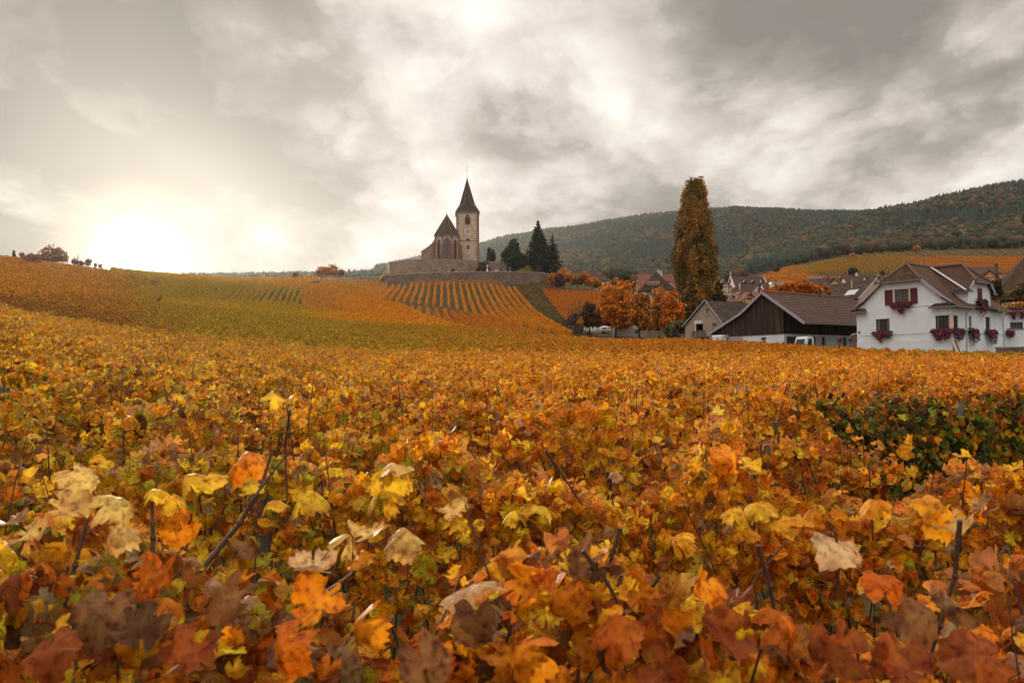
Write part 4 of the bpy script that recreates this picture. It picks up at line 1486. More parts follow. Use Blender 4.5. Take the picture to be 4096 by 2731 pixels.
def shutter(t, fn, rc, mat, d=-.08, name='shutter'):
    a0, b0, a1, b1 = rc
    m = MB()
    m.abd(fn, a0, b0, d, a1, b1, d + .045)
    for q in ((a0, b0, a0 + .06, b1), (a1 - .06, b0, a1, b1), (a0 + .06, b0, a1 - .06, b0 + .08), (a0 + .06, b1 - .08, a1 - .06, b1)):
        m.abd(fn, q[0], q[1], d - .022, q[2], q[3], d - .002)
    mid = b0 + (b1 - b0) * .64
    m.abd(fn, a0 + .06, mid - .04, d - .021, a1 - .06, mid + .04, d - .002)
    k = mid + .07
    while k < b1 - .1:
        m.abd(fn, a0 + .08, k, d - .016, a1 - .08, k + .025, d - .003)
        k += .055
    m.abd(fn, (a0 + a1) / 2 - .03, b0 + .08, d - .018, (a0 + a1) / 2 + .03, mid - .05, d - .002)
    return m.build(name, mat, t)


def timbers(t, fn, lines, w=.16, d=-.03, mat=None):
    m = MB()
    for a, b in lines:
        p, q = Vector(a), Vector(b)
        dr = (q - p).normalized()
        nn = Vector((-dr.y, dr.x)) * w / 2
        c = [p - nn, p + nn, q + nn, q - nn]
        m.hexa([fn(k.x, k.y, d) for k in c] + [fn(k.x, k.y, .02) for k in c])
    return m.build('timber_frame', mat or TIMBER, t)


def chimney(t, x, y, z0, h, w=.6, mat=None, pots=2, parent=None):
    m = MB()
    m.box((x - w / 2, y - w * .4, z0 - 1.0), (x + w / 2, y + w * .4, z0 + h))
    m.box((x - w / 2 - .06, y - w * .4 - .06, z0 + h), (x + w / 2 + .06, y + w * .4 + .06, z0 + h + .12))
    for i in range(pots):
        px = x + (i - (pots - 1) / 2) * w * .45
        m.lathe([(.09, z0 + h + .12), (.08, z0 + h + .45), (.1, z0 + h + .47)], (px, y, 0), 8)
    return m.build('chimney', mat or BRICKCH, parent or t)


def gable_roof(t, W, D, he, hr, mat, axis='y', ov=.35, og=.3, hip0=0.0, hip1=0.0, th=.14, xr=None, kick=0.0, verge=None):
    """two slopes (and hips); ridge along local y ('y') or x ('x')"""
    m = MB()
    L, S = (D, W) if axis == 'y' else (W, D)
    mid = S / 2 if xr is None else xr

    def q(s_, l, z): return (s_, l, z) if axis == 'y' else (l, s_, z)
    sl0, sl1 = (hr - he) / mid, (hr - he) / (S - mid)
    l0, l1 = (-og if not hip0 else -ov), (L + og if not hip1 else L + ov)
    r0, r1 = (l0 if not hip0 else hip0), (l1 if not hip1 else L - hip1)
    eL, eR = he - sl0 * ov, he - sl1 * ov
    A_, B_ = q(-ov, l0, eL), q(-ov, l1, eL)
    C_, D_ = q(S + ov, l0, eR), q(S + ov, l1, eR)
    R0, R1 = q(mid, r0, hr), q(mid, r1, hr)
    m.facet([A_, R0, R1, B_], th)
    m.facet([C_, D_, R1, R0], th)
    if hip0: m.facet([A_, C_, R0], th)
    if hip1: m.facet([B_, R1, D_], th)
    rf = m.build('roof', mat, t)
    if verge:
        dz = Vector((0, 0, -.10))
        bars('bargeboard', verge, rf, [(Vector(e0) + dz, Vector(r_) + dz, .06, .24) for e0, r_, h in ((A_, R0, hip0), (C_, R0, hip0), (B_, R1, hip1), (D_, R1, hip1)) if not h])
    rd = MB()
    rd.tube([Vector(R0) + Vector((0, 0, .0)), Vector(R1) + Vector((0, 0, .0))], .10, 6)
    rd.build('ridge_tiles', mat if False else RIDGE, rf)
    return rf


RIDGE = plain('ridge_tiles', (.16, .095, .07), .9, .25, 3.0)


def walls(t, W, D, he, hr, mat, axis='y', holes=(), rholes=(), lholes=(), hip0=0, hip1=0, base=-6.0, xr=None, name='wall'):
    m = MB()
    mid = (W if axis == 'y' else D) / 2 if xr is None else xr
    fo = [(0, base), (W, base), (W, he)] + ([(mid, hr)] if axis == 'y' and not hip0 else []) + [(0, he)]
    m.panel(fo, holes, front)
    bo = [(0, base), (W, base), (W, he)] + ([(mid, hr)] if axis == 'y' and not hip1 else []) + [(0, he)]
    m.panel(bo, [], lambda a, b, d: (a, D - d, b))
    ro = [(0, base), (D, base), (D, he)] + ([(mid, hr)] if axis == 'x' and not hip1 else []) + [(0, he)]
    m.panel(ro, rholes, lambda a, b, d: (W - d, a, b))
    lo = [(0, base), (D, base), (D, he)] + ([(mid, hr)] if axis == 'x' and not hip0 else []) + [(0, he)]
    m.panel(lo, lholes, lambda a, b, d: (d, a, b))
    return m.build(name, mat, t)


# ------------------------------------------------------------------ flowers in window boxes
M_FLOWER = leafmat('geranium_blooms', True, .2, .7, 9.0, 0, False)


def flower_box(s, fn, a0, a1, b, drop, label, out=.28, n=900, fade=.0):
    """trailing geraniums in a box fixed under a window: a thing of its own"""
    c = fn((a0 + a1) / 2, b, -.12)
    w = s.O + s.ex * c[0] + s.ey * c[1] + Vector((0, 0, c[2]))
    t = thing('flower_box', label, 'flower box', w, s.ang, 'geranium boxes on the white house')
    L = lambda a, bb, d: tuple(Vector(fn(a, bb, d)) - Vector(c))
    bx = MB()
    bx.abd(L, a0 + .08, b - .20, -.24, a1 - .08, b - .02, -.03)
    bx.build('planter', TIMBER, t)
    k = rng.random(n)
    aa = rng.uniform(a0, a1, n)
    fall = drop * np.maximum(0, 1 - np.abs((aa - (a0 + a1) / 2) / ((a1 - a0) / 2 + .05))**2.5) * (.72 + .3 * np.sin(aa * 6.0 + a0 * 3) + .15 * np.sin(aa * 13.0))
    hgt = b + .16 - k**1.2 * (fall + .16) + rng.normal(0, .05, n)
    bulge = out * np.sin(np.clip((b + .2 - hgt) / (drop + .35), 0, 1) * math.pi)**.6
    dd = -.10 - bulge * rng.uniform(.3, 1.1, n) - .06
    aa = aa + rng.normal(0, .06, n) - (aa - (a0 + a1) / 2) * np.clip((b - hgt) / (drop + .01), 0, 1) * .25
    pos = np.array([L(p, q, r_) for p, q, r_ in zip(aa, hgt, dd)])
    o_ = Vector(fn(0, 0, -1)) - Vector(fn(0, 0, 0))
    nr = np.tile(np.array([o_.x, o_.y, .5]), (n, 1)) + rng.normal(0, .5, (n, 3))
    cl = np.array([(.40, .018, .12), (.24, .010, .04), (.30, .06, .26), (.06, .075, .022), (.03, .042, .016), (.55, .30, .55)])
    pk = rng.choice(6, n, p=(.25, .2, .1, .2, .18, .07))
    sz = np.where(np.isin(pk, (3, 4)), .13, .095) * rng.uniform(.7, 1.3, n)
    v, tr, cc, ww = scatter(LOW, pos, nr, sz, cl[pk] * rng.uniform(.7, 1.25, (n, 1)), hang=.5)
    np_mesh('flowers', v, tr, M_FLOWER, t, cc, ww)
    return t


# ------------------------------------------------------------------ the white house
def white_house():
    W, D, he, hr, jh = 9.3, 12.5, 4.15, 8.55, 6.95
    s = Site(3811, 1390, 75, R(-51.0), 'white_house', 'white house with oxblood shutters and half-hipped brown tile roof', 'house', W)
    t = s.t
    rgt = lambda a, b, d: (W - d, a, b)
    sl = (hr - he) / (W / 2)
    j = (jh - he) / sl
    # openings, read from the photograph on the real wall planes
    w_up = s.fr(3578, 1160, 3636, 1213)
    w_lo = s.fr(3503, 1277, 3559, 1332)
    w_co = s.fr(3741, 1263, 3799, 1323)
    holes = [w_up, w_lo, (w_co[0], w_co[1], w_co[2], w_co[3])]
    m = MB()
    m.panel([(0, -5), (W, -5), (W, he), (W - j, jh), (j, jh), (0, he)], holes, front)
    cg0, cg1, ce, cj = s.r(3872, 1200)[0], s.r(3962, 1200)[0], 5.85, 6.95      # the cross gable on the side
    cm = (cg0 + cg1) / 2
    r_c = s.rr(3813, 1261, 3834, 1322)
    r_1 = s.rr(3876, 1264, 3888, 1322)
    r_2 = s.rr(3942, 1267, 3963, 1326)
    r_d = s.rr(3904, 1152, 3920, 1208)
    r_d = (cm - .42, r_d[1] + .1, cm + .42, r_d[3])
    cj_w = (cg1 - cg0) * .30
    m.panel([(0, -5), (D, -5), (D, he), (cg1, he), (cg1, ce), (cm + cj_w, cj), (cm - cj_w, cj), (cg0, ce), (cg0, he), (0, he)], [r_c, r_1, r_2, r_d], rgt, .22)
    m.panel([(0, -5), (D, -5), (D, he), (0, he)], [], lambda a, b, d: (d, a, b))
    m.panel([(0, -5), (W, -5), (W, he), (W - j, jh), (j, jh), (0, he)], [], lambda a, b, d: (a, D - d, b))
    # cheeks of the cross gable
    for y0 in (cg0, cg1):
        x_in = W - (ce - he) / sl - .3
        m.poly([(W, y0, he), (W, y0, ce), (x_in, y0, ce), (W - .1, y0, he)])
    wl = m.build('wall', WHITE_W, t)
    pl = MB()
    pb = s.f(3650, 1360)[1]
    pl.abd(front, -.03, -5, -.03, W + .03, pb, .0)
    pl.abd(rgt, .003, -5, -.03, D, pb, .0)
    pl.build('plinth', WHITE_W, t)
    # roof: long slopes with kicked eaves, half hips at both ends, cross gable
    ov, kick = .55, .75
    rm = MB()
    def slope(sd):
        X = (lambda x: x) if sd < 0 else (lambda x: W - x)
        a = [(X(-ov), -.35, he - .22), (X(-ov), D + .35, he - .22), (X(kick), D + .35, he + kick * sl), (X(kick), -.35, he + kick * sl)]
        rm.facet(a, .13)
        g = .28
        b = [(X(kick), -g, he + kick * sl), (X(j - .05), -g, jh - .05 * sl), (X(W / 2), 1.35, hr), (X(W / 2), D - 1.35, hr), (X(j - .05), D + g, jh - .05 * sl), (X(kick), D + g, he + kick * sl)]
        rm.facet(b, .13)
    slope(-1); slope(1)
    rm.facet([(j - .3, -.42, jh - .22), (W - j + .3, -.42, jh - .22), (W / 2, 1.35, hr)], .13)
    rm.facet([(j - .3, D + .42, jh - .22), (W - j + .3, D + .42, jh - .22), (W / 2, D - 1.35, hr)], .13)
    # little tiled returns of the eaves across the gable wall
    rm.facet([(-ov, -.36, he - .22), (1.25, -.36, he - .22), (.95, .02, he + .12), (-.2, .02, he + .12)], .1)
    rm.facet([(W + ov, -.36, he - .22), (W - 1.9, -.36, he - .22), (W - 1.5, .02, he + .14), (W + .2, .02, he + .14)], .1)
    # cross gable slopes
    cs = (hr - .1 - ce) / (cm - cg0)
    xin = W / 2
    e0 = .4
    jx = cj_w + .25
    zj = hr - .1 - cs * jx
    for sg, y0 in ((-1, cg0), (1, cg1)):
        ye = y0 + sg * e0
        ze = ce - cs * e0 * .55
        xe = W - (ze - he) / sl
        rm.facet([(W + .3, ye, ze), (W + .3, cm + sg * jx, zj), (W - 1.5, cm, hr - .1), (xin - .2, cm, hr - .1), (xe - .2, ye, ze)], .12)
    rm.facet([(W + .45, cm - jx - .05, zj - .1), (W + .45, cm + jx + .05, zj - .1), (W - 1.5, cm, hr - .1)], .12)
    rf = rm.build('roof', T_BROWN, t)
    rt = MB()
    for p, q in (((W / 2, 1.35, hr + .02), (W / 2, D - 1.35, hr + .02)), ((j - .3, -.42, jh - .16), (W / 2, 1.35, hr + .02)), ((W - j + .3, -.42, jh - .16), (W / 2, 1.35, hr + .02)),
                 ((W + .45, cm - jx, zj), (W - 1.5, cm, hr)), ((W + .45, cm + jx, zj), (W - 1.5, cm, hr)), ((W - 1.5, cm, hr), (W / 2, cm, hr))):
        p, q = Vector(p), Vector(q)
        k = int((q - p).length / .34) + 1
        for i in range(k):
            a, b = p.lerp(q, i / k), p.lerp(q, (i + 1.12) / k)
            rt.tube([a, b], [.13, .10], 6)
    rt.build('ridge_tiles', RIDGE, rf)
    vl = MB()
    for y0, sg in ((cg0, -1),):
        vl.bar((W + .05, y0 - e0 - .05, ce - .25), (W / 2 + .15, cm - .12, hr - .02), .26, .08)
    vl.build('valley_flashing', ZINC, rf)
    bars('bargeboard', FASCIA, rf, [((-.1, -.30, he + .02), (j - .1, -.30, jh - .12), .09, .28), ((W + .1, -.30, he + .02), (W - j + .1, -.30, jh - .12), .09, .28),
         ((W + .33, cg0 - .3, ce - .18), (W + .33, cm - jx, zj - .12), .09, .26), ((W + .33, cg1 + .3, ce - .18), (W + .33, cm + jx, zj - .12), .09, .26)])
    bars('gutter', GUTTER, t, [
        ((j - .35, -.47, jh - .30), (W - j + .35, -.47, jh - .30), .13, .14),
        ((-ov - .05, -.42, he - .30), (1.25, -.42, he - .30), .13, .15),
        ((W - 1.95, -.42, he - .30), (W + ov + .05, -.42, he - .30), .13, .15),
        ((W + ov + .06, -.40, he - .30), (W + ov + .06, cg0 - .05, he - .30), .13, .15),
        ((W + ov + .06, cg1 + .05, he - .30), (W + ov + .06, D + .35, he - .30), .13, .15),
        ((W + .50, cm - jx - .1, zj - .2), (W + .50, cm + jx + .1, zj - .2), .12, .13),
        ((W + .2, cg0 - e0 - .02, ce - .36), (W - 1.6, cg0 - e0 - .02, ce - .36), .12, .13),
        ((W + .38, cg0 - e0 - .3, ce - .36), (W + .38, cg0 + .2, ce - .36), .10, .18),
        ((W + .38, cg1 - .2, ce - .36), (W + .38, cg1 + e0 + .3, ce - .36), .10, .18)])
    for ya in (s.r(3862, 1300)[0], s.r(4010, 1300)[0]):
        dp = MB()
        dp.tube([(W + ov, ya, he - .36), (W + .25, ya, he - .75), (W + .09, ya, he - 1.0), (W + .09, ya, -3)], .05, 6)
        dp.build('downpipe', ZINC, t)
    # windows
    window(t, front, w_up, nx=4, nz=4, sill=.22, surround=.16, curtain=1, bar=.035)
    window(t, front, w_lo, nx=4, nz=4, sill=.14, curtain=.4, bar=.035)
    window(t, front, w_co, nx=4, nz=4, sill=.1, curtain=.35, bar=.035)
    window(t, rgt, r_c, nx=4, nz=4, sill=.1, curtain=.5, bar=.035)
    window(t, rgt, r_1, nx=2, nz=4, sill=.08, curtain=.9, bar=.035, depth=.2)
    window(t, rgt, r_2, nx=4, nz=4, sill=.08, curtain=.9, bar=.035, depth=.2)
    window(t, rgt, r_d, nx=2, nz=3, sill=.12, surround=.12, depth=.2)
    pc = MB()
    pc.abd(front, w_co[2] + .01, w_co[1] - .05, -.06, W + .06, w_co[3] + .05, .22)
    pc.abd(front, w_co[2] - .03, w_co[3] + .05, -.10, W + .10, w_co[3] + .17, .25)
    pc.build('corner_pillar', LIME, t)
    a0, b0, a1, b1 = w_up
    sw = s.f(3541, 1200)[0]
    shutter(t, front, (sw, b0 - .05, a0 - .2, b1 + .05), SHUT_R)
    shutter(t, front, (a1 + .2, b0 - .05, s.f(3671, 1200)[0], b1 + .05), SHUT_R)
    shutter(t, rgt, (cm - .46, r_d[1], cm - .01, r_d[3]), SHUT_R)
    shutter(t, rgt, (cm + .01, r_d[1], cm + .46, r_d[3]), SHUT_R)
    wi = MB()
    h1, h2 = s.f(3700, 1224)[1], s.f(3600, 1337)[1]
    wi.tube([(a1 - .6, -.02, h1 - .02), (W * .75, -.02, h1), (W - 1.9, -.02, h1 + .02)], .014, 4)
    wi.tube([(.4, -.04, h2), (W * .5, -.04, h2 - .015), (w_co[0] - .4, -.04, h2 + .01)], .014, 4)
    wi.tube([(W + .03, .3, h2 + .0), (W + .03, D - .3, h2 + .0)], .014, 4)
    wi.build('wall_cable', GUTTER, t)
    ma = MB()
    mp_ = Vector((W / 2 + .2, 4.6, hr))
    ma.tube([mp_ - Vector((0, 0, .3)), mp_ + Vector((0, 0, 1.25))], .05, 6)
    ma.bar(mp_ + Vector((-.2, 0, 1.1)), mp_ + Vector((.25, 0, 1.1)), .06)
    ma.bar(mp_ + Vector((-.1, 0, .95)), mp_ + Vector((-.1, 0, 1.3)), .09)
    ma.build('roof_mast', GUTTER, rf)
    bx = MB()
    q = s.f(3435, 1329)
    bx.abd(front, q[0] - .02, q[1] - .1, -.05, q[0] + .16, q[1] + .1, 0)
    bx.build('meter_box', BRICKCH, t)
    # the flower boxes
    flower_box(s, front, w_up[0] - .35, w_up[2] + .35, w_up[1] - .02, 1.0, 'geranium box under the upper gable window between oxblood shutters', n=1500)
    flower_box(s, front, w_lo[0] - .25, w_lo[2] + .3, w_lo[1] - .02, .75, 'geranium box under the lower left window of the white house', n=1200)
    flower_box(s, front, w_co[0] - .3, W + .15, w_co[1] - .02, 1.0, 'wide geranium box under the corner window, gable side', n=1700)
    flower_box(s, rgt, -.15, r_c[2] + .75, r_c[1] - .02, 1.05, 'geranium box wrapping the corner onto the side wall', n=1200)
    flower_box(s, rgt, r_1[0] - .6, r_1[2] + .75, r_1[1] - .02, 1.45, 'geranium box under the narrow side window next to the downpipe', n=1200, out=.4)
    flower_box(s, rgt, r_2[0] - .5, r_2[2] + .8, r_2[1] - .02, 1.4, 'geranium box under the larger side window', n=1300, out=.4)
    flower_box(s, rgt, cm - 1.0, cm + 1.1, r_d[1] - .02, 1.5, 'geranium box below the closed shutters of the dormer gable', n=1400, out=.4)
    # annex behind
    an = Site(4014, 1395, 86, R(-12), 'annex', 'low white annex with a wide window beside the white house', 'annex', 0, corner='left')
    hx = an.f(4040, 1262)[1]
    wr = an.fr(4040, 1289, 4092, 1312)
    am = MB()
    am.panel([(0, -5), (9, -5), (9, hx), (0, hx)], [wr], front)
    am.poly([(0, 0, hx), (9, 0, hx), (9, 5, hx), (0, 5, hx)])
    am.poly([(0, 0, -5), (0, 0, hx), (0, 5, hx), (0, 5, -5)])
    am.build('wall', WHITE_W, an.t)
    window(an.t, front, wr, nx=4, nz=1, sill=.3, sillmat=GUTTER)
    pg = MB()
    for k in range(5): pg.bar((.5 + k * 1.8, -.9, hx + .5), (.5 + k * 1.8, 2.5, hx + .55), .08, .12)
    pg.bar((0, -.8, hx + .4), (9, -.8, hx + .4), .1, .14)
    pg.build('pergola', GREYW, an.t)
    for u0, u1, lb in ((4026, 4062, 'hanging geranium mass on the annex pergola nearest the downpipe'), (4066, 4120, 'hanging geranium mass at the photo edge on the annex pergola')):
        a0_, b0_ = an.f(u0, 1240); a1_, _ = an.f(u1, 1240)
        flower_box(an, front, a0_, a1_, b0_, 1.1, lb, out=.35, n=900)
    a0_, b0_ = an.f(4020, 1330)
    flower_box(an, front, a0_ + .05, a0_ + .8, b0_, 1.0, 'geranium box behind the far corner of the white house', out=.3, n=600)
    # boards leaning at the corner
    q0 = P(3827, 1392, 74.6)
    lb = thing('leaning_board', 'two old boards leaning against the corner of the white house', 'board', q0, s.ang + R(90))
    for dx, w_, mt in ((0, .55, PALE_W), (.62, .35, GREYW)):
        b_ = MB()
        b_.hexa([(dx, -.05, -.6), (dx + w_, -.05, -.6), (dx + w_, 0, -.6), (dx, 0, -.6), (dx - .25, .35, .75), (dx + w_ - .25, .35, .75), (dx + w_ - .25, .4, .75), (dx - .25, .4, .75)])
        b_.build('board', mt, lb)
    # garden wall at right, stone gateway at left
    gw = Site(3990, 1392, 72, R(-8), 'garden_wall', 'low dark garden wall at the right end of the vines', 'wall', 0, 'left')
    g_ = MB(); g_.box((0, 0, -5), (9, .35, 0)); g_.build('masonry', STONE_D, gw.t)
    g_ = MB(); g_.box((-.05, -.05, 0), (9, .4, .1)); g_.build('coping', COPE, gw.t)
    g = Site(3408, 1372, 84, R(-30), 'gateway', 'small red stone gateway with sloping coping beside the white house', 'gateway', 0, 'left')
    gm_ = MB()
    wv = 1.15
    gm_.panel([(0, -4), (wv, -4), (wv, 1.1), (0, .8)], [[(.42, -4.2), (.85, -4.2), (.85, .1), (.75, .28), (.63, .33), (.5, .27), (.42, .1)]], front, .5)
    gm_.panel([(0, -4), (wv, -4), (wv, 1.1), (0, .8)], [[(.42, -4.2), (.85, -4.2), (.85, .1), (.75, .28), (.63, .33), (.5, .27), (.42, .1)]], lambda a, b, d: (a, .5 - d, b), .01)
    gm_.poly([(0, 0, -4), (0, .5, -4), (0, .5, .8), (0, 0, .8)]); gm_.poly([(wv, 0, -4), (wv, .5, -4), (wv, .5, 1.1), (wv, 0, 1.1)])
    gm_.build('masonry', SANDST, g.t)
    gm_ = MB(); gm_.hexa([(-.1, -.1, .8), (wv + .1, -.1, 1.12), (wv + .1, .6, 1.12), (-.1, .6, .8), (-.1, -.1, .92), (wv + .1, -.1, 1.26), (wv + .1, .6, 1.26), (-.1, .6, .92)])
    gm_.build('coping', LIME, g.t)
    return s


# ------------------------------------------------------------------ the barn
def barn():
    W = 10.6
    s = Site(3137, 1380, 92, R(-56.0), 'barn', 'big barn with dark board gable, bluish plinth and weathered tile roof', 'barn', W)
    t = s.t
    rgt = lambda a, b, d: (W - d, a, b)
    ax_, ah = s.f(3057, 1170)
    lx, lh = s.f(2841, 1338)
    kx, kh = s.f(2972, 1254)
    rx, rh = s.f(3229, 1293)
    wb = s.f(3137, 1335)[1]
    D = 17.0
    slr = (ah - rh) / (rx - ax_)
    hR = ah - slr * (W - ax_)
    hl0 = lh + (kh - lh) * (0 - lx) / (kx - lx)
    w_s = s.fr(3044, 1350, 3064, 1360)
    m = MB()
    m.panel([(0, -5), (W, -5), (W, wb), (0, wb)], [w_s], front)
    m.panel([(0, -5), (D, -5), (D, wb), (0, wb)], [s.rr(3146, 1346, 3190, 1400), s.rr(3248, 1347, 3266, 1400), s.rr(3287, 1346, 3303, 1400), s.rr(3371, 1347, 3388, 1400)], rgt, .25)
    m.build('plinth_wall', BLUE_W, t)
    m = MB()
    m.panel([(0, wb), (W, wb), (W, hR), (ax_, ah), (kx, kh), (0, hl0)], [], lambda a, b, d: (a, d - .06, b))
    m.poly([(0, -.06, wb), (W, -.06, wb), (W, .01, wb), (0, .01, wb)])
    m.build('board_gable', PLANK, t)
    m = MB()
    for k in range(1, 4): m.abd(lambda a, b, d: (a, d, b), W * .3, wb + 2.0 + .01 * k, -.085, W - .8, wb + 2.06, -.065)
    ld = s.f(2960, 1300)
    m.abd(front, ld[0] - .5, wb + .1, -.10, ld[0] - .42, ld[1] + .6, -.065)
    m.abd(front, ld[0] + .3, wb + .1, -.10, ld[0] + .38, ld[1] + .6, -.065)
    m.build('board_batten', TIMBER, t)
    m = MB()
    m.panel([(0, wb), (D, wb), (D, hR), (0, hR)], [], lambda a, b, d: (W - .4 - d, a, b))
    m.poly([(W - .4, 0, wb), (W, 0, wb), (W, D, wb), (W - .4, D, wb)])
    m.panel([(0, -5), (D, -5), (D, hl0), (0, hl0)], [], lambda a, b, d: (d, a, b))
    m.panel([(0, -5), (W, -5), (W, hR), (ax_, ah), (kx, kh), (0, hl0)], [], lambda a, b, d: (a, D - d, b))
    m.build('board_side', PLANK, t)
    o = .45
    m = MB()
    m.facet([(ax_, -o, ah + .1), (ax_, D + o, ah + .1), (rx, D + o, rh + .1), (rx, -o, rh + .1)], .12)
    m.facet([(ax_, -o, ah + .1), (kx, -o, kh + .1), (kx, D + o, kh + .1), (ax_, D + o, ah + .1)], .12)
    m.facet([(kx, -o, kh + .1), (lx, -o, lh + .1), (lx, D + o, lh + .1), (kx, D + o, kh + .1)], .12)
    rf = m.build('roof', T_BARN, t)
    b = MB()
    for p, q in (((ax_, ah), (rx, rh)), ((ax_, ah), (kx, kh)), ((kx, kh), (lx, lh))):
        b.bar((p[0], -o - .03, p[1] - .02), (q[0], -o - .03, q[1] - .02), .07, .30)
    b.build('bargeboard', FASCIA, rf)
    b = MB()
    k = int(D / .4)
    for i in range(k): b.tube([(ax_, -o + i * .42, ah + .13), (ax_, -o + i * .42 + .46, ah + .15)], [.14, .11], 6)
    b.build('ridge_tiles', RIDGE, rf)
    b = MB()
    b.bar((rx + .05, -o, rh), (rx + .05, D + o, rh), .12, .13)
    b.build('gutter', GUTTER, rf)
    st = MB()
    q = s.r(3282, 1168, ax_)
    st.tube([(ax_ + .3, q[0], ah - .2), (ax_ + .3, q[0], ah + .75)], .1, 6)
    st.lathe([(.16, ah + .75), (.14, ah + .9), (.02, ah + 1.0)], (ax_ + .3, q[0], 0), 8)
    st.build('vent_pipe', GUTTER, rf)
    window(t, front, w_s, nx=4, nz=1, depth=.15, fmat=GUTTER)
    for rc, lb in ((s.rr(3146, 1346, 3190, 1400), 1), (s.rr(3248, 1347, 3266, 1400), 0), (s.rr(3287, 1346, 3303, 1400), 0), (s.rr(3371, 1347, 3388, 1400), 0)):
        d_ = MB()
        d_.abd(rgt, rc[0] + .02, rc[1], .16, rc[2] - .02, rc[3] - .02, .22)
        n = 6 if lb else 2
        for k in range(n):
            a = rc[0] + .06 + (rc[2] - rc[0] - .1) * k / n
            d_.abd(rgt, a, rc[1], .135, a + (rc[2] - rc[0]) / n * .7, rc[3] - .1, .157)
        dd = d_.build('door', DOORWOOD, t)
        if not lb:
            w_ = MB(); c = (rc[0] + rc[2]) / 2
            w_.abd(rgt, c - .14, rc[3] - .85, .12, c + .14, rc[3] - .3, .132)
            w_.build('door_light', GLASS, dd)
    # boarded part of the plinth and a post under the wide eave
    b = MB()
    a0, a1 = s.f(2883, 1350)[0], s.f(2972, 1350)[0]
    n = 12
    for k in range(n): b.abd(front, a0 + (a1 - a0) * k / n, -4, -.045, a0 + (a1 - a0) * (k + .93) / n, wb - .05, -.002)
    b.build('grey_boarding', GREYPLANK, t)
    b = MB(); q = s.f(2910, 1338)
    b.abd(front, q[0], q[1] - .45, -.14, q[0] + .22, q[1], -.05)
    b.build('junction_box', FASCIA, t)
    # white cabinet at the left foot
    q = P(2851, 1380, 99)
    c = thing('storage_chest', 'white lidded chest at the left end of the barn', 'chest', q, R(-50))
    b = MB(); b.box((0, 0, -3), (1.35, .9, 1.0)); b.build('body', VWHITE, c)
    b = MB(); b.hexa([(-.05, -.06, 1.0), (1.4, -.06, 1.0), (1.4, .96, 1.0), (-.05, .96, 1.0), (.02, 0, 1.22), (1.33, 0, 1.22), (1.33, .9, 1.22), (.02, .9, 1.22)]); b.build('lid', VWHITE, c)
    return s


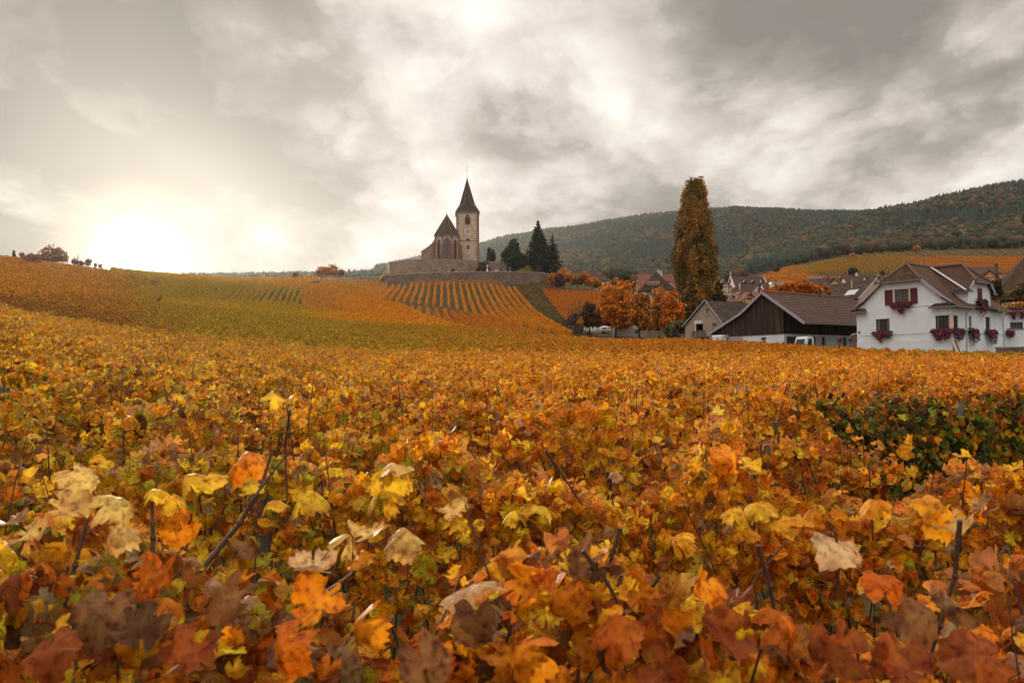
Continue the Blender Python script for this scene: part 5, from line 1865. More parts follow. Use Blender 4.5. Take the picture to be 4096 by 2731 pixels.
# ------------------------------------------------------------------ the skittles house with its sign
def grey_house():
    W = 7.0
    s = Site(2896, 1360, 113, R(-52.0), 'skittle_house', 'taupe roughcast house with a lit white club sign over its balcony', 'house', W)
    s.t['label'] = 'taupe roughcast house with a white club sign over its balcony'
    t = s.t
    hx, ha = s.f(2824, 1203)
    _, he_r = s.f(2896, 1297)
    lx, hl = s.f(2763, 1301)
    lx = max(lx, .0)
    W_ = W
    op = s.fr(2783, 1297, 2812, 1330)
    w1 = s.fr(2823, 1234, 2835, 1260)
    w2 = s.fr(2848, 1293, 2867, 1310)
    D = 12
    m = MB()
    m.panel([(0, -6), (W, -6), (W, he_r), (hx, ha), (0, hl)], [op, w1, w2], front, .3)
    m.panel([(0, -6), (D, -6), (D, he_r), (0, he_r)], [], lambda a, b, d: (W - d, a, b))
    m.panel([(0, -6), (D, -6), (D, hl), (0, hl)], [], lambda a, b, d: (d, a, b))
    m.panel([(0, -6), (W, -6), (W, he_r), (hx, ha), (0, hl)], [], lambda a, b, d: (a, D - d, b))
    m.build('wall', GREY_W, t)
    o, sl, sr = .3, (ha - hl) / hx, (ha - he_r) / (W - hx)
    m = MB()
    m.facet([(hx, -o, ha + .12), (hx, D, ha + .12), (-.3, D, hl - .3 * sl + .12), (-.3, -o, hl - .3 * sl + .12)], .12)
    m.facet([(hx, -o, ha + .12), (W + .3, -o, he_r - .3 * sr + .12), (W + .3, D, he_r - .3 * sr + .12), (hx, D, ha + .12)], .12)
    rf = m.build('roof', T_DARK, t)
    b = MB()
    b.bar((hx, -o, ha + .1), (-.3, -o, hl - .3 * sl + .1), .05, .13)
    b.bar((hx, -o, ha + .1), (W + .3, -o, he_r - .3 * sr + .1), .05, .13)
    b.build('bargeboard', ZINC, rf)
    rm = MB(); rm.a0 = op
    rm.abd(front, op[0] - .2, op[1] - 1, .3, op[2] + .2, op[1] - .9, 3.0)
    rm.abd(front, op[0] - .3, op[1] - 1, 2.9, op[2] + .3, op[3] + .4, 3.0)
    rm.build('balcony_recess', GREY_W, t)
    rm = MB(); rm.abd(front, op[0] - .12, op[1] - .6, -.05, op[0], op[3] + .02, .02); rm.build('door_post', VWHITE, t)
    window(t, front, w1, fmat=WINPALE, nx=2, nz=3, sill=.12, sillmat=GREY_W, depth=.2)
    window(t, front, w2, fmat=WINPALE, nx=3, nz=2, sill=.12, sillmat=GREY_W, depth=.2)
    # the sign
    q0, q1 = s.f(2780, 1284.5), s.f(2813, 1281.5)
    sb = s.f(2781, 1296)[1]
    pc = s.O + s.ex * q0[0] + s.ey * -.1 + Vector((0, 0, sb))
    sg = thing('club_sign', 'white sign with red words PISTE DE QUILLES and a blue shield', 'sign', pc, s.ang)
    wd_, ht = q1[0] - q0[0], q0[1] - sb
    b = MB(); b.box((0, -.06, 0), (wd_, .02, ht)); b.build('panel', VWHITE, sg)
    redp = plain('red_lettering', (.55, .03, .04), .6, .05)
    blup = plain('blue_emblem', (.16, .20, .55), .6, .1)
    for k, (tx, zz_) in enumerate((('PISTE', .62), ('DE QUILLES', .20))):
        text_mesh('lettering', tx, ht * .40, sg, (wd_ * .48, -.068, ht * (zz_ - .06)), redp)
    b = MB()
    c0 = wd_ * .88; hw = ht * .34
    b.prism([(c0 - hw, -.075, ht * .88), (c0 - hw, -.075, ht * .45), (c0 - hw * .5, -.075, ht * .22), (c0, -.075, ht * .1), (c0 + hw * .5, -.075, ht * .22), (c0 + hw, -.075, ht * .45), (c0 + hw, -.075, ht * .88)], (0, .012, 0))
    b.build('emblem', blup, sg)
    b = MB(); b.prism([(c0 - hw * .5, -.082, ht * .75), (c0 + hw * .1, -.082, ht * .35), (c0 + hw * .5, -.082, ht * .7), (c0 + hw * .2, -.082, ht * .8)], (0, .006, 0)); b.build('emblem_charge', VWHITE, sg)
    b = MB(); b.lathe([(.0, 0), (ht * .16, 0), (ht * .16, .01), (0, .01)], (0, 0, 0), 10)
    for i, v in enumerate(b.v): b.v[i] = (wd_ * .12 + v[0], -.062 - v[2], ht * .4 + v[1] * 1.3)
    b.build('small_badge', plain('grey_badge', (.55, .58, .55), .7), sg)
    # balcony rail
    f0, f1 = s.f(2766, 1324, -1.0), s.f(2819, 1324, -1.0)
    pc = s.O + s.ex * f0[0] + s.ey * -1.0
    bal = thing('balcony', 'dark slatted wooden balcony under the club sign', 'balcony', pc, s.ang)
    b = MB(); n = 22; Lb = f1[0] - f0[0]
    zt, zb = f0[1], s.f(2766, 1350, -1.0)[1]
    for k in range(n): b.box((Lb * k / n, 0, zb), (Lb * (k + .7) / n, .03, zt - .08))
    b.build('rail_slats', GREYW, bal)
    b = MB(); b.box((-.05, -.04, zt - .078), (Lb + .05, .08, zt)); b.box((Lb - .05, .06, zb - 2), (Lb + .05, .16, zt - .08)); b.box((0, .04, zb - .05), (Lb, 1.0, zb + .05))
    b.build('rail_frame', GREYW, bal)
    return s


HOUSE = white_house()
barn()
grey_house()
# ------------------------------------------------------------------ the village behind
def rect_holes(*r): return list(r)


def dormer(t, rf, x0, x1, y0, z0, z1, back, mat, wmat=None, wallmat=None, hip=0.0):
    """box dormer facing local -y standing on a roof that rises along +y"""
    m = MB()
    m.box((x0, y0, z0), (x1, y0 + back, z1))
    d = m.build('dormer', wallmat or PALE_W, rf)
    r = MB()
    r.facet([(x0 - .2, y0 - .25, z1 - .02), (x1 + .2, y0 - .25, z1 - .02), (x1 + .2, y0 + back + .3, z1 + .3 + back * .12), (x0 - .2, y0 + back + .3, z1 + .3 + back * .12)], .1)
    r.build('dormer_roof', mat, d)
    return d


def v1():
    W, D, he, hr = 8.2, 9.0, 5.2, 9.4
    s = Site(2398, 1160, 300, R(-38), 'hillside_house', 'pale house with hipped brown roof and triangular dormers above the orange trees', 'house', W)
    rt = lambda a, b, d: (W - d, a, b)
    he = s.f(2398, 1113)[1]
    hr = he + 4.0
    rw = [s.rr(2408, 1121, 2419, 1136), s.rr(2433, 1125, 2440, 1138)]
    walls(s.t, W, D, he, hr, PALE_W, 'y', [], rw, hip0=1, hip1=1)
    rf = gable_roof(s.t, W, D, he, hr, T_PLUM, 'y', .6, 0, hip0=3.6, hip1=3.6)
    for r in rw:
        w = window(s.t, rt, r, WINPALE, 2, 2, depth=.15)
        for a in ((r[0] - .5, r[0] - .04), (r[2] + .04, r[2] + .5)):
            m = MB(); m.abd(rt, a[0], r[1], -.06, a[1], r[3], -.01); m.build('shutter', VWHITE, s.t)
    for (x, y, ax2) in ((2.2, .9, 'f'), (W - .9, 2.6, 'r'), (W - .9, 6.2, 'r')):
        m = MB(); z = he + .75
        if ax2 == 'f':
            m.prism([(x - 1.1, y, z), (x + 1.1, y, z), (x + .35, y, z + .95), (x - .35, y, z + .95)], (0, 2, 0))
        else:
            m.prism([(x, y - 1.1, z), (x, y + 1.1, z), (x, y + .35, z + .95), (x, y - .35, z + .95)], (-2, 0, 0))
        d = m.build('dormer', PALE_W, rf)
        g = MB()
        if ax2 == 'f': g.box((x - .3, y - .05, z + .1), (x + .3, y - .01, z + .85))
        else: g.box((x + .01, y - .3, z + .1), (x + .05, y + .3, z + .85))
        g.build('window', GLASS, d)
        r = MB()
        if ax2 == 'f':
            r.facet([(x - 1.3, y - .2, z - .02), (x - .3, y - .2, z + 1.02), (x - .3, y + 2, z + 1.02), (x - 1.3, y + 2, z - .02)], .08)
            r.facet([(x - .3, y - .2, z + 1.02), (x + .3, y - .2, z + 1.02), (x + .3, y + 2.2, z + 1.02), (x - .3, y + 2.2, z + 1.02)], .08)
            r.facet([(x + 1.3, y - .2, z - .02), (x + .3, y - .2, z + 1.02), (x + .3, y + 2, z + 1.02), (x + 1.3, y + 2, z - .02)], .08)
        else:
            r.facet([(x + .2, y - 1.3, z - .02), (x + .2, y - .3, z + 1.02), (x - 2, y - .3, z + 1.02), (x - 2, y - 1.3, z - .02)], .08)
            r.facet([(x + .2, y - .3, z + 1.02), (x + .2, y + .3, z + 1.02), (x - 2.2, y + .3, z + 1.02), (x - 2.2, y - .3, z + 1.02)], .08)
            r.facet([(x + .2, y + 1.3, z - .02), (x + .2, y + .3, z + 1.02), (x - 2, y + .3, z + 1.02), (x - 2, y + 1.3, z - .02)], .08)
        r.build('dormer_roof', T_PLUM, d)
    chimney(s.t, W / 2 - 1.6, D / 2, hr - .4, 2.0, .75, BRICKCH, 2, rf)
    m = MB(); m.tube([(W + .08, .1, he - .2), (W + .08, .1, -3)], .06, 5); m.build('downpipe', GUTTER, s.t)


def grid_timbers(x0, x1, z0, z1, nx, nz, diag=()):
    L = [((x0, z0 + (z1 - z0) * k / nz), (x1, z0 + (z1 - z0) * k / nz)) for k in range(nz + 1)]
    L += [((x0 + (x1 - x0) * k / nx, z0), (x0 + (x1 - x0) * k / nx, z1)) for k in range(nx + 1)]
    for i, j, f in diag:
        xa, xb = x0 + (x1 - x0) * i / nx, x0 + (x1 - x0) * (i + 1) / nx
        za, zb = z0 + (z1 - z0) * j / nz, z0 + (z1 - z0) * (j + 1) / nz
        L.append(((xa, za), (xb, zb)) if f > 0 else ((xa, zb), (xb, za)))
    return L


def gable_timbers(W, he, hr, levels=(.0, .38, .7), posts=5, lattice=0):
    """beams clipped to a symmetric gable triangle"""
    L = []
    half = lambda z: (W / 2) * (1 - (z - he) / (hr - he))
    zs = [he + (hr - he) * k for k in levels]
    for z in zs: L.append(((W / 2 - half(z), z), (W / 2 + half(z), z)))
    L += [((0.05, he), (W / 2, hr - .08)), ((W - .05, he), (W / 2, hr - .08))]
    for a, b in zip(zs, zs[1:] + [hr]):
        h = half(a)
        n = max(2, int(posts * h / (W / 2)))
        for k in range(1, n):
            x = W / 2 - h + 2 * h * k / n
            top = min(b, he + (hr - he) * (1 - abs(x - W / 2) / (W / 2)))
            if top > a + .15: L.append(((x, a), (x + (W / 2 - x) * .12, top)))
    if lattice:
        a = zs[-1]
        for k in np.linspace(-.7, .7, 4):
            h = half(a)
            for sg in (-1, 1):
                p = Vector((W / 2 + k * h, a)); q = Vector((p.x + sg * .9, a + .95))
                if abs(q.x - W / 2) < half(q.y): L.append((tuple(p), tuple(q)))
    return L


def v2():
    # long red-roofed half-timbered house
    W, D = 19.0, 10.0
    s = Site(2567, 1205, 268, R(6), 'half_timbered_house', 'long red roofed half-timbered house partly behind the poplar', 'house', 0, 'left')
    s.W = W
    lf = lambda a, b, d: (d, a, b)
    he = s.f(2600, 1153)[1]; hr = he + 5.4
    lw = [(1.6, he - 1.7, 2.6, he - .4), (6.0, he - 1.7, 7.0, he - .4), (3.9, he + .9, 5.1, he + 2.1)]
    walls(s.t, W, D, he, hr, OCHRE_W, 'x', [], [], lw)
    gable_roof(s.t, W, D, he, hr, T_RED, 'x', .5, .4)
    for r in lw: window(s.t, lf, r, WINPALE, 2, 2, depth=.12)
    timbers(s.t, lf, [((x, z), (x2, z2)) for (x, z), (x2, z2) in grid_timbers(0, D, he - 3.2, he, 5, 2, ((0, 0, 1), (4, 0, -1), (1, 1, 1), (3, 1, -1)))] + gable_timbers(D, he, hr, (0, .42, .75), 5), .2)
    # steep dark roof with a wide dormer and two pale chimneys
    W, D = 10.4, 10.0
    s = Site(2563, 1205, 250, R(-7), 'steep_roofed_house', 'ochre house with steep dark roof, wide dormer and two pale chimneys', 'house', 0, 'left')
    s.W = W
    rt = lambda a, b, d: (W - d, a, b)
    he = s.f(2600, 1154)[1]
    hr = s.f(2631, 1086, 4.5)[1]
    wb = s.fr(2582, 1161, 2610, 1184)
    walls(s.t, W, D, he, hr, OCHRE_W, 'y', [wb], [], hip0=1, hip1=1)
    window(s.t, front, wb, VWHITE, 3, 2, depth=.15, bar=.12, fw=.14)
    rf = gable_roof(s.t, W, D, he, hr, T_DARK, 'y', .7, 0, hip0=4.3, hip1=2.6)
    q = s.fr(2590, 1121, 2641, 1143)
    d = dormer(s.t, rf, q[0], q[2], .9, q[1] - .3, q[3], 2.6, T_DARK, wallmat=OCHRE_W)
    fd = lambda a, b, dd: (a, .9 + dd - .1, b)
    for u0, u1 in ((2593, 2605), (2607, 2625), (2628, 2639)):
        r = s.fr(u0, 1127, u1, 1139)
        window(d, fd, r, WINPALE, 2 if u1 - u0 < 15 else 4, 1, depth=.05, bar=.1)
    for y in (2.0, 5.0):
        m = MB(); m.box((W - 2.2, y, he + .8), (W - .5, y + 1.3, he + 2.0)); dd = m.build('dormer', OCHRE_W, rf)
        m = MB(); m.box((W - .5, y + .25, he + 1.0), (W - .46, y + 1.05, he + 1.8)); m.build('window', GLASS, dd)
        m = MB(); m.facet([(W - .3, y - .15, he + 1.95), (W - .3, y + 1.45, he + 1.95), (W - 2.6, y + 1.45, he + 2.4), (W - 2.6, y - .15, he + 2.4)], .1); m.build('dormer_roof', T_DARK, dd)
    for u, v, y in ((2633, 1080, 5.0), (2645, 1085, 7.0)):
        p = s.f(u, v, y)
        m = MB(); m.box((p[0] - .28, y - .4, p[1] - 3.2), (p[0] + .28, y + .4, p[1])); m.box((p[0] - .33, y - .45, p[1]), (p[0] + .33, y + .45, p[1] + .1)); m.build('chimney', PLASTCH, rf)
    m = MB(); m.tube([(W + .1, .1, he - .2), (W + .1, .1, -3)], .07, 5); m.build('downpipe', GUTTER, s.t)


def small_gable(name, label, u, v, y, ang, W, D, vt_eave, vt_ridge, wallm, roofm, corner='right', ov=.4, cat='house', timber=None, holes=(), verge=None, tim_w=.15, lattice=0):
    s = Site(u, v, y, ang, name, label, cat, W, corner)
    s.W = W
    he = s.f(u, vt_eave)[1]
    hr = s.f(u, vt_ridge)[1]
    hh = [s.fr(*h) for h in holes]
    walls(s.t, W, D, he, hr, wallm, 'y', hh)
    rf = gable_roof(s.t, W, D, he, hr, roofm, 'y', ov, .35, verge=verge)
    for h in hh: window(s.t, front, h, WINWOOD, 2, 2, depth=.1)
    if timber:
        L = gable_timbers(W, he, hr, *timber, lattice=lattice)
        L += grid_timbers(0.05, W - .05, he - 4.2, he, 5, 2, ((0, 1, 1), (4, 1, -1), (1, 0, 1), (3, 0, -1)))
        timbers(s.t, front, L, tim_w)
    return s, rf, he, hr


def v3():
    s, rf, he, hr = small_gable('timbered_gable_house', 'cream half-timbered gable with pale red roof just right of the poplar', 2926, 1185, 285, R(20), 6.0, 11, 1147, 1119, PALE_W, T_PINK, timber=((0, .42, .72), 6), holes=[(2888, 1129, 2900, 1139)], tim_w=.17)
    # covered scaffold in front of it
    q = P(2898, 1197, 262)
    t = thing('scaffold', 'scaffold with a dark sagging cover below the half-timbered gable', 'scaffold', q, R(10))
    m = MB(); n = 10
    for k in range(n):
        a, b = math.pi * k / n, math.pi * (k + 1) / n
        m.poly([(-.1, 1.2 - 1.1 * math.cos(a), .6 + 1.0 * math.sin(a)), (4.2, 1.2 - 1.1 * math.cos(a), .6 + 1.0 * math.sin(a)), (4.2, 1.2 - 1.1 * math.cos(b), .6 + 1.0 * math.sin(b)), (-.1, 1.2 - 1.1 * math.cos(b), .6 + 1.0 * math.sin(b))])
    m.box((-.1, .05, -1.0), (4.2, .15, .6))
    m.build('cover', BLACKM, t)
    m = MB()
    for x in (-.15, 1.35, 2.8, 4.25):
        for yy in (-.1, 2.4): m.tube([(x, yy, -3), (x, yy, 1.7)], .045, 5)
    for z in (-.8, .5, 1.6):
        for yy in (-.1, 2.4): m.tube([(-.2, yy, z), (4.3, yy, z)], .04, 5)
    m.build('scaffold_frame', ZINC, t)
    # big hall with a plum roof, oval window and a small stone belfry
    W, D = 13.5, 10.5
    s = Site(2947, 1180, 318, R(7), 'parish_hall', 'large hall with plum brown roof, ochre gable and small stone bell cote', 'hall', 0, 'left')
    s.W = W
    lf = lambda a, b, d: (d, a, b)
    he = s.f(2950, 1162)[1]; hr = s.f(2980, 1107, D / 2)[1]
    walls(s.t, W, D, he, hr, CREAM_W, 'x')
    rf = gable_roof(s.t, W, D, he, hr, T_PLUM, 'x', .35, .25)
    m = MB()
    for x in (-.3, W + .3):
        for sg in (0, 1): m.bar((x, -.4 if sg == 0 else D + .4, he - .3), (x, D / 2, hr + .18), .5, .22)
    m.build('gable_coping', FASCIA, rf)
    m = MB()
    cyc = [(0, D / 2 + .75 * math.cos(k * .5236), he + 3.1 + 1.15 * math.sin(k * .5236)) for k in range(12)]
    m.prism([(p[0] - .06, p[1], p[2]) for p in cyc], (.05, 0, 0)); m.build('oval_window', PALE_W, s.t)
    for x, z in ((2.0, 1.9), (4.6, 3.7), (8.0, 3.7), (11.7, 3.6)):
        m = MB(); y0 = z * (D / 2) / (hr - he) - .9
        m.prism([(x - .5, y0, he + z - .5), (x + .5, y0, he + z - .5), (x + .5, y0, he + z + .1), (x, y0, he + z + .75), (x - .5, y0, he + z + .1)], (0, 1.5, 0))
        d = m.build('dormer', TIMBER, rf)
        m = MB(); m.box((x - .28, y0 - .04, he + z - .4), (x + .28, y0 - .01, he + z + .1)); m.build('window', DARK, d)
        m = MB(); m.facet([(x - .7, y0 - .2, he + z - .08), (x, y0 - .2, he + z + .85), (x, y0 + 1.9, he + z + .85), (x - .7, y0 + 1.9, he + z - .08)], .07); m.build('dormer_roof', ZINC, d)
        m = MB(); m.facet([(x + .7, y0 - .2, he + z - .08), (x, y0 - .2, he + z + .85), (x, y0 + 1.9, he + z + .85), (x + .7, y0 + 1.9, he + z - .08)], .07); m.build('dormer_roof', T_PLUM, d)
    m = MB(); b = Vector((-.2, D / 2, hr))
    for dx in (-.42, .42): m.box((b.x - .2, b.y + dx - .14, hr - .3), (b.x + .2, b.y + dx + .14, hr + 1.5))
    m.box((b.x - .25, b.y - .65, hr + 1.5), (b.x + .25, b.y + .65, hr + 1.72))
    m.hexa([(b.x - .22, b.y - .45, hr + 1.72), (b.x + .22, b.y - .45, hr + 1.72), (b.x + .22, b.y + .45, hr + 1.72), (b.x - .22, b.y + .45, hr + 1.72), (b.x - .06, b.y - .08, hr + 2.3), (b.x + .06, b.y - .08, hr + 2.3), (b.x + .06, b.y + .08, hr + 2.3), (b.x - .06, b.y + .08, hr + 2.3)])
    m.build('bell_cote', COPE, s.t)
    m = MB(); m.lathe([(.28, 0), (.2, .2), (.13, .45), (.03, .5)], (b.x, b.y, hr + .75), 8); m.build('bell', BLACKM, s.t)
    # small brown-roofed house with a pale gable
    s, rf, he, hr = small_gable('pale_gable_house', 'small house with pale gable and long mossy brown roof below the hall', 3052, 1195, 262, R(27), 4.6, 11, 1164, 1139, PALE_W, T_BARN)
    chimney(s.t, W * 0 + 1.2, 7.0, hr - 1.2, 2.2, .4, PLASTCH, 0, rf)
    # red roof with shed dormers and a latticed gable
    s, rf, he, hr = small_gable('lattice_gable_house', 'ochre half-timbered gable with lattice bracing and a red roof with two shed dormers', 3025, 1240, 218, R(27), 4.9, 8.5, 1199, 1167, OCHRE_W, T_PINK, timber=((0, .45, .55), 6), holes=[(2987, 1190, 2995, 1198), (2998, 1190, 3005, 1198)], tim_w=.15, lattice=1, ov=.5)
    for y in (2.6, 5.6):
        x0 = .05
        z = he + .25
        m = MB()
        m.poly([(x0, y, z), (x0, y + 1.6, z), (x0, y + 1.6, z + 1.0), (x0, y, z + 1.0)])
        m.poly([(x0, y, z), (x0, y, z + 1.0), (x0 + 2.3, y, z + 2.2), (x0 + .4, y, z + .2)])
        m.poly([(x0, y + 1.6, z), (x0, y + 1.6, z + 1.0), (x0 + 2.3, y + 1.6, z + 2.2), (x0 + .4, y + 1.6, z + .2)])
        d = m.build('dormer', PALE_W, rf)
        m = MB(); m.box((x0 - .05, y + .35, z + .15), (x0 - .01, y + 1.25, z + .9)); m.build('window', WINWOOD, d)
        m = MB(); m.facet([(x0 - .35, y - .2, z + .95), (x0 - .35, y + 1.8, z + .95), (x0 + 2.4, y + 1.8, z + 2.3), (x0 + 2.4, y - .2, z + 2.3)], .1); m.build('dormer_roof', T_PINK, d)
    # red roof stub beside it, roofs and the flat-topped block behind the orange tree
    s, rf, he, hr = small_gable('red_roofed_shed', 'plain red roof between latticed gable and barn', 3046, 1225, 228, R(80), 9, 3.0, 1194, 1171, PALE_W, T_RED)
    chimney(s.t, 2.0, 1.5, hr - .2, .7, .7, BRICKCH, 1, rf)
    s, rf, he, hr = small_gable('low_roofed_house', 'low brown roofed house stepping down behind the pale gable', 3100, 1180, 300, R(84), 6.5, 5.5, 1153, 1132, PALE_W, T_BARN)
    W, D = 4.3, 6
    s = Site(3088, 1175, 290, R(-4), 'flat_topped_house', 'pale flat topped house with a zinc edge behind the orange tree', 'house', 0, 'left')
    h = s.f(3100, 1132)[1]; s.W = W
    wr = s.fr(3103, 1139, 3107, 1145)
    m = MB(); m.panel([(0, -6), (W, -6), (W, h), (0, h)], [wr], front, .15); m.box((.01, .2, -6), (W - .01, D, h - .01)); m.build('wall', PALE_W, s.t)
    window(s.t, front, wr, WINWOOD, 1, 1, depth=.1)
    m = MB(); m.box((-.2, -.25, h), (W + .25, D + .2, h + .28)); m.build('roof', ZINC, s.t)
    m = MB(); m.box((1.5, 2, h), (2.1, 2.6, h + 1.4)); m.box((1.4, 1.9, h + 1.4), (2.2, 2.7, h + 1.6)); m.build('chimney', BRICKCH, s.t)


def v4():
    # pinkish hipped roof
    W, D = 9.6, 8
    s = Site(3236, 1160, 355, R(3), 'pink_roofed_house', 'house with tall pinkish hipped roof in front of the far vineyard', 'house', 0, 'left')
    s.W = W
    he = s.f(3240, 1134)[1]; hr = s.f(3275, 1103, D / 2)[1]
    walls(s.t, W, D, he, hr, PALE_W, 'x', hip0=1, hip1=1)
    gable_roof(s.t, W, D, he, hr, T_PINK, 'x', .4, 0, hip0=1.6, hip1=3.0)
    # dark roof left of the cream house
    s, rf, he, hr = small_gable('dark_roofed_house', 'dark roofed house squeezed between pink roof and cream gable', 3338, 1190, 205, R(78), 8, 6.5, 1146, 1119, PALE_W, T_DARK)
    chimney(s.t, 3.2, 2.2, hr - .3, .8, .7, BRICKCH, 2, rf)
    # cream house with blue shutters
    W = 9.6
    s = Site(3432, 1230, 165, R(-34), 'cream_house', 'cream gabled house with blue shutters and a dark brown roof', 'house', W)
    t = s.t
    he = s.f(3431, 1198)[1]
    apx = s.f(3338, 1114)
    hr = apx[1]; xr = apx[0]
    w1, w2, w3 = s.fr(3336, 1138, 3343, 1157), s.fr(3365, 1178, 3383, 1201), s.fr(3318, 1181, 3326, 1201)
    sl = (hr - he) / (W - xr)
    m = MB(); D = 11
    m.panel([(0, -5), (W, -5), (W, he), (xr, hr), (0, hr - sl * xr)], [w1, w2, w3], front)
    m.panel([(0, -5), (D, -5), (D, he), (0, he)], [], lambda a, b, d: (W - d, a, b))
    m.build('wall', CREAM_W, t)
    m = MB()
    m.facet([(xr, -.35, hr + .1), (W + .4, -.35, he - .4 * sl + .1), (W + .4, D, he - .4 * sl + .1), (xr, D, hr + .1)], .12)
    m.facet([(xr, -.35, hr + .1), (-.4, -.35, hr - sl * (xr + .4) + .1), (-.4, D, hr - sl * (xr + .4) + .1), (xr, D, hr + .1)], .12)
    rf = m.build('roof', T_PLUM, t)
    window(t, front, w1, WINPALE, 1, 1, depth=.12, surround=.12)
    window(t, front, w2, WINWOOD, 2, 2, depth=.12, surround=.1, sillmat=WINWOOD)
    window(t, front, w3, WINWOOD, 2, 2, depth=.12)
    for u0, u1 in ((3353, 3362), (3386, 3395), (3327.5, 3336)):
        q = s.fr(u0, 1178, u1, 1205); shutter(t, front, q, SHUT_B)
    chimney(t, xr + .6, 4, hr - .3, .7, .6, BRICKCH, 1, rf)
    m = MB(); q = s.f(3372, 1122)
    m.prism([(q[0] - .5, .5, q[1] - 1.2), (q[0] + .3, .5, q[1] - 1.2), (q[0] - .3, .5, q[1] + .3)], (0, 2.0, 0)); m.build('dormer', PALE_W, rf)
    # lighter roof with a skylight, nearer the white house
    s, rf, he, hr = small_gable('skylight_house', 'beige gabled house with a greyish roof carrying one skylight', 3560, 1240, 132, R(24), 7.0, 9, 1190, 1121, CREAM_W, T_BARN, ov=.45, verge=ZINC)
    sl = (hr - he) / 3.5
    m = MB()
    for i, y in enumerate((1.2,)):
        m.facet([(.35, y, he + .35 * sl + .16), (1.45, y, he + 1.45 * sl + .16), (1.45, y + 2.2, he + 1.45 * sl + .16), (.35, y + 2.2, he + .35 * sl + .16)], .12)
    m.build('skylight', ZINC, rf)
    m = MB(); m.tube([(2.0, 3.2, he + 2.0 * sl), (2.0, 3.2, he + 2.0 * sl + 1.4)], .09, 6); m.build('vent_pipe', PLASTCH, rf)
    # long low roofs behind
    W, D = 15, 7
    s = Site(3392, 1150, 270, R(4), 'long_roofed_house', 'long pinkish roof with two small gables beyond the cream house', 'house', 0, 'left')
    s.W = W
    he = s.f(3400, 1128)[1]; hr = s.f(3450, 1102, D / 2)[1]
    walls(s.t, W, D, he, hr, PALE_W, 'x', base=-8)
    rf = gable_roof(s.t, W, D, he, hr, T_BARN, 'x', .4, .3)
    for x in (6.6, 10.8):
        m = MB(); m.prism([(x - .9, -.2, he - .2), (x + .9, -.2, he - .2), (x, -.2, he + 1.5)], (0, 2.6, 0)); d = m.build('dormer', PALE_W, rf)
        m = MB(); m.bar((x - 1.1, -.35, he - .35), (x, -.35, he + 1.7), .5, .12, up=(0, 1, 0)); m.bar((x + 1.1, -.35, he - .35), (x, -.35, he + 1.7), .5, .12, up=(0, 1, 0)); m.build('dormer_verge', TIMBER, d)
    chimney(s.t, 5.0, D / 2, hr - .2, .9, .7, PLASTCH, 1, rf)
    chimney(s.t, 12.4, D / 2, hr - .8, .7, .9, PLASTCH, 1, rf)
    # right of the white house: peach half-timbered gable with a dark roof
    W = 9.0
    s = Site(4022, 1170, 150, R(-33), 'peach_house', 'peach half-timbered gable with a dark ribbed roof and brick chimney', 'house', W)
    t = s.t
    apx = s.f(3958, 1081); hr, xr = apx[1], apx[0]
    he = s.f(4012, 1124)[1]; sl = (hr - he) / (s.f(4012, 1124)[0] - xr)
    heR = hr - sl * (W - xr); heL = hr - sl * xr
    D = 10
    m = MB(); m.panel([(0, -5), (W, -5), (W, heR), (xr, hr), (0, heL)], [], front); m.build('wall', PEACH_W, t)
    m = MB()
    m.facet([(xr, -.3, hr + .1), (W + .4, -.3, heR - .4 * sl + .1), (W + .4, D, heR - .4 * sl + .1), (xr, D, hr + .1)], .12)
    m.facet([(xr, -.3, hr + .1), (-.4, -.3, heL - .4 * sl + .1), (-.4, D, heL - .4 * sl + .1), (xr, D, hr + .1)], .12)
    rf = m.build('roof', T_SLATE, t)
    lv = s.f(3980, 1109)[1]; l2 = s.f(3980, 1124)[1]
    hw = lambda z: (hr - z) / sl
    L = [((max(.1, xr - hw(lv)), lv), (xr + hw(lv), lv)), ((max(.1, xr - hw(l2) * .8), l2), (xr + hw(l2) * .7, l2))]
    L += [((xr + k, lv - 3.5), (xr + k, lv)) for k in (-1.6, -.3, 1.0, 2.2)] + [((xr + 2.3, lv - .5), (xr + 3.6, lv - 1.7))]
    timbers(t, front, L, .14)
    q = s.f(3972, 1082)
    chimney(t, xr + 1.1, 1.8, hr - .9, 2.0, .65, BRICKCH, 2, rf)
    s, rf, he, hr = small_gable('brown_roofed_house', 'brown roof glimpsed between white house and peach gable', 3946, 1150, 188, R(80), 8, 6.5, 1108, 1076, PALE_W, T_BROWN)
    # large roof at the right edge
    W, D = 16, 9
    s = Site(4003, 1215, 112, R(-20), 'farmhouse', 'old timbered farmhouse with a big reddish roof at the right edge', 'house', 0, 'left')
    s.W = W
    he = s.f(4003, 1160)[1]; hr = he + 5.2
    walls(s.t, W, D, he, hr, OCHRE_W, 'x', hip0=1)
    gable_roof(s.t, W, D, he, hr, T_BROWN, 'x', .8, .3, hip0=4.2)
    timbers(s.t, front, grid_timbers(0, 9, he - 3, he - .1, 6, 1, ((1, 0, 1), (4, 0, -1))), .14)
    # overhead line: from the mast to both sides
    mast = HOUSE.O + HOUSE.ex * (9.3 / 2 + .2) + HOUSE.ey * 4.6 + Vector((0, 0, 8.55 + 1.12))
    for i, (q, lb) in enumerate(((P(3283, 1173, 103), 'dark service cable sagging between barn roof and white house mast'), (P(4250, 1056, 90), 'dark overhead line running right from the white house mast'))):
        m = MB(); n = 14; pts = []
        for k in range(n + 1):
            p = mast.lerp(q, k / n); p.z -= (.9 if i == 0 else .5) * 4 * (k / n) * (1 - k / n); pts.append(p)
        m.tube(pts, .022, 4)
        setp(m.build('overhead_cable', BLACKM), lb, 'cable')


v1(); v2(); v3(); v4()
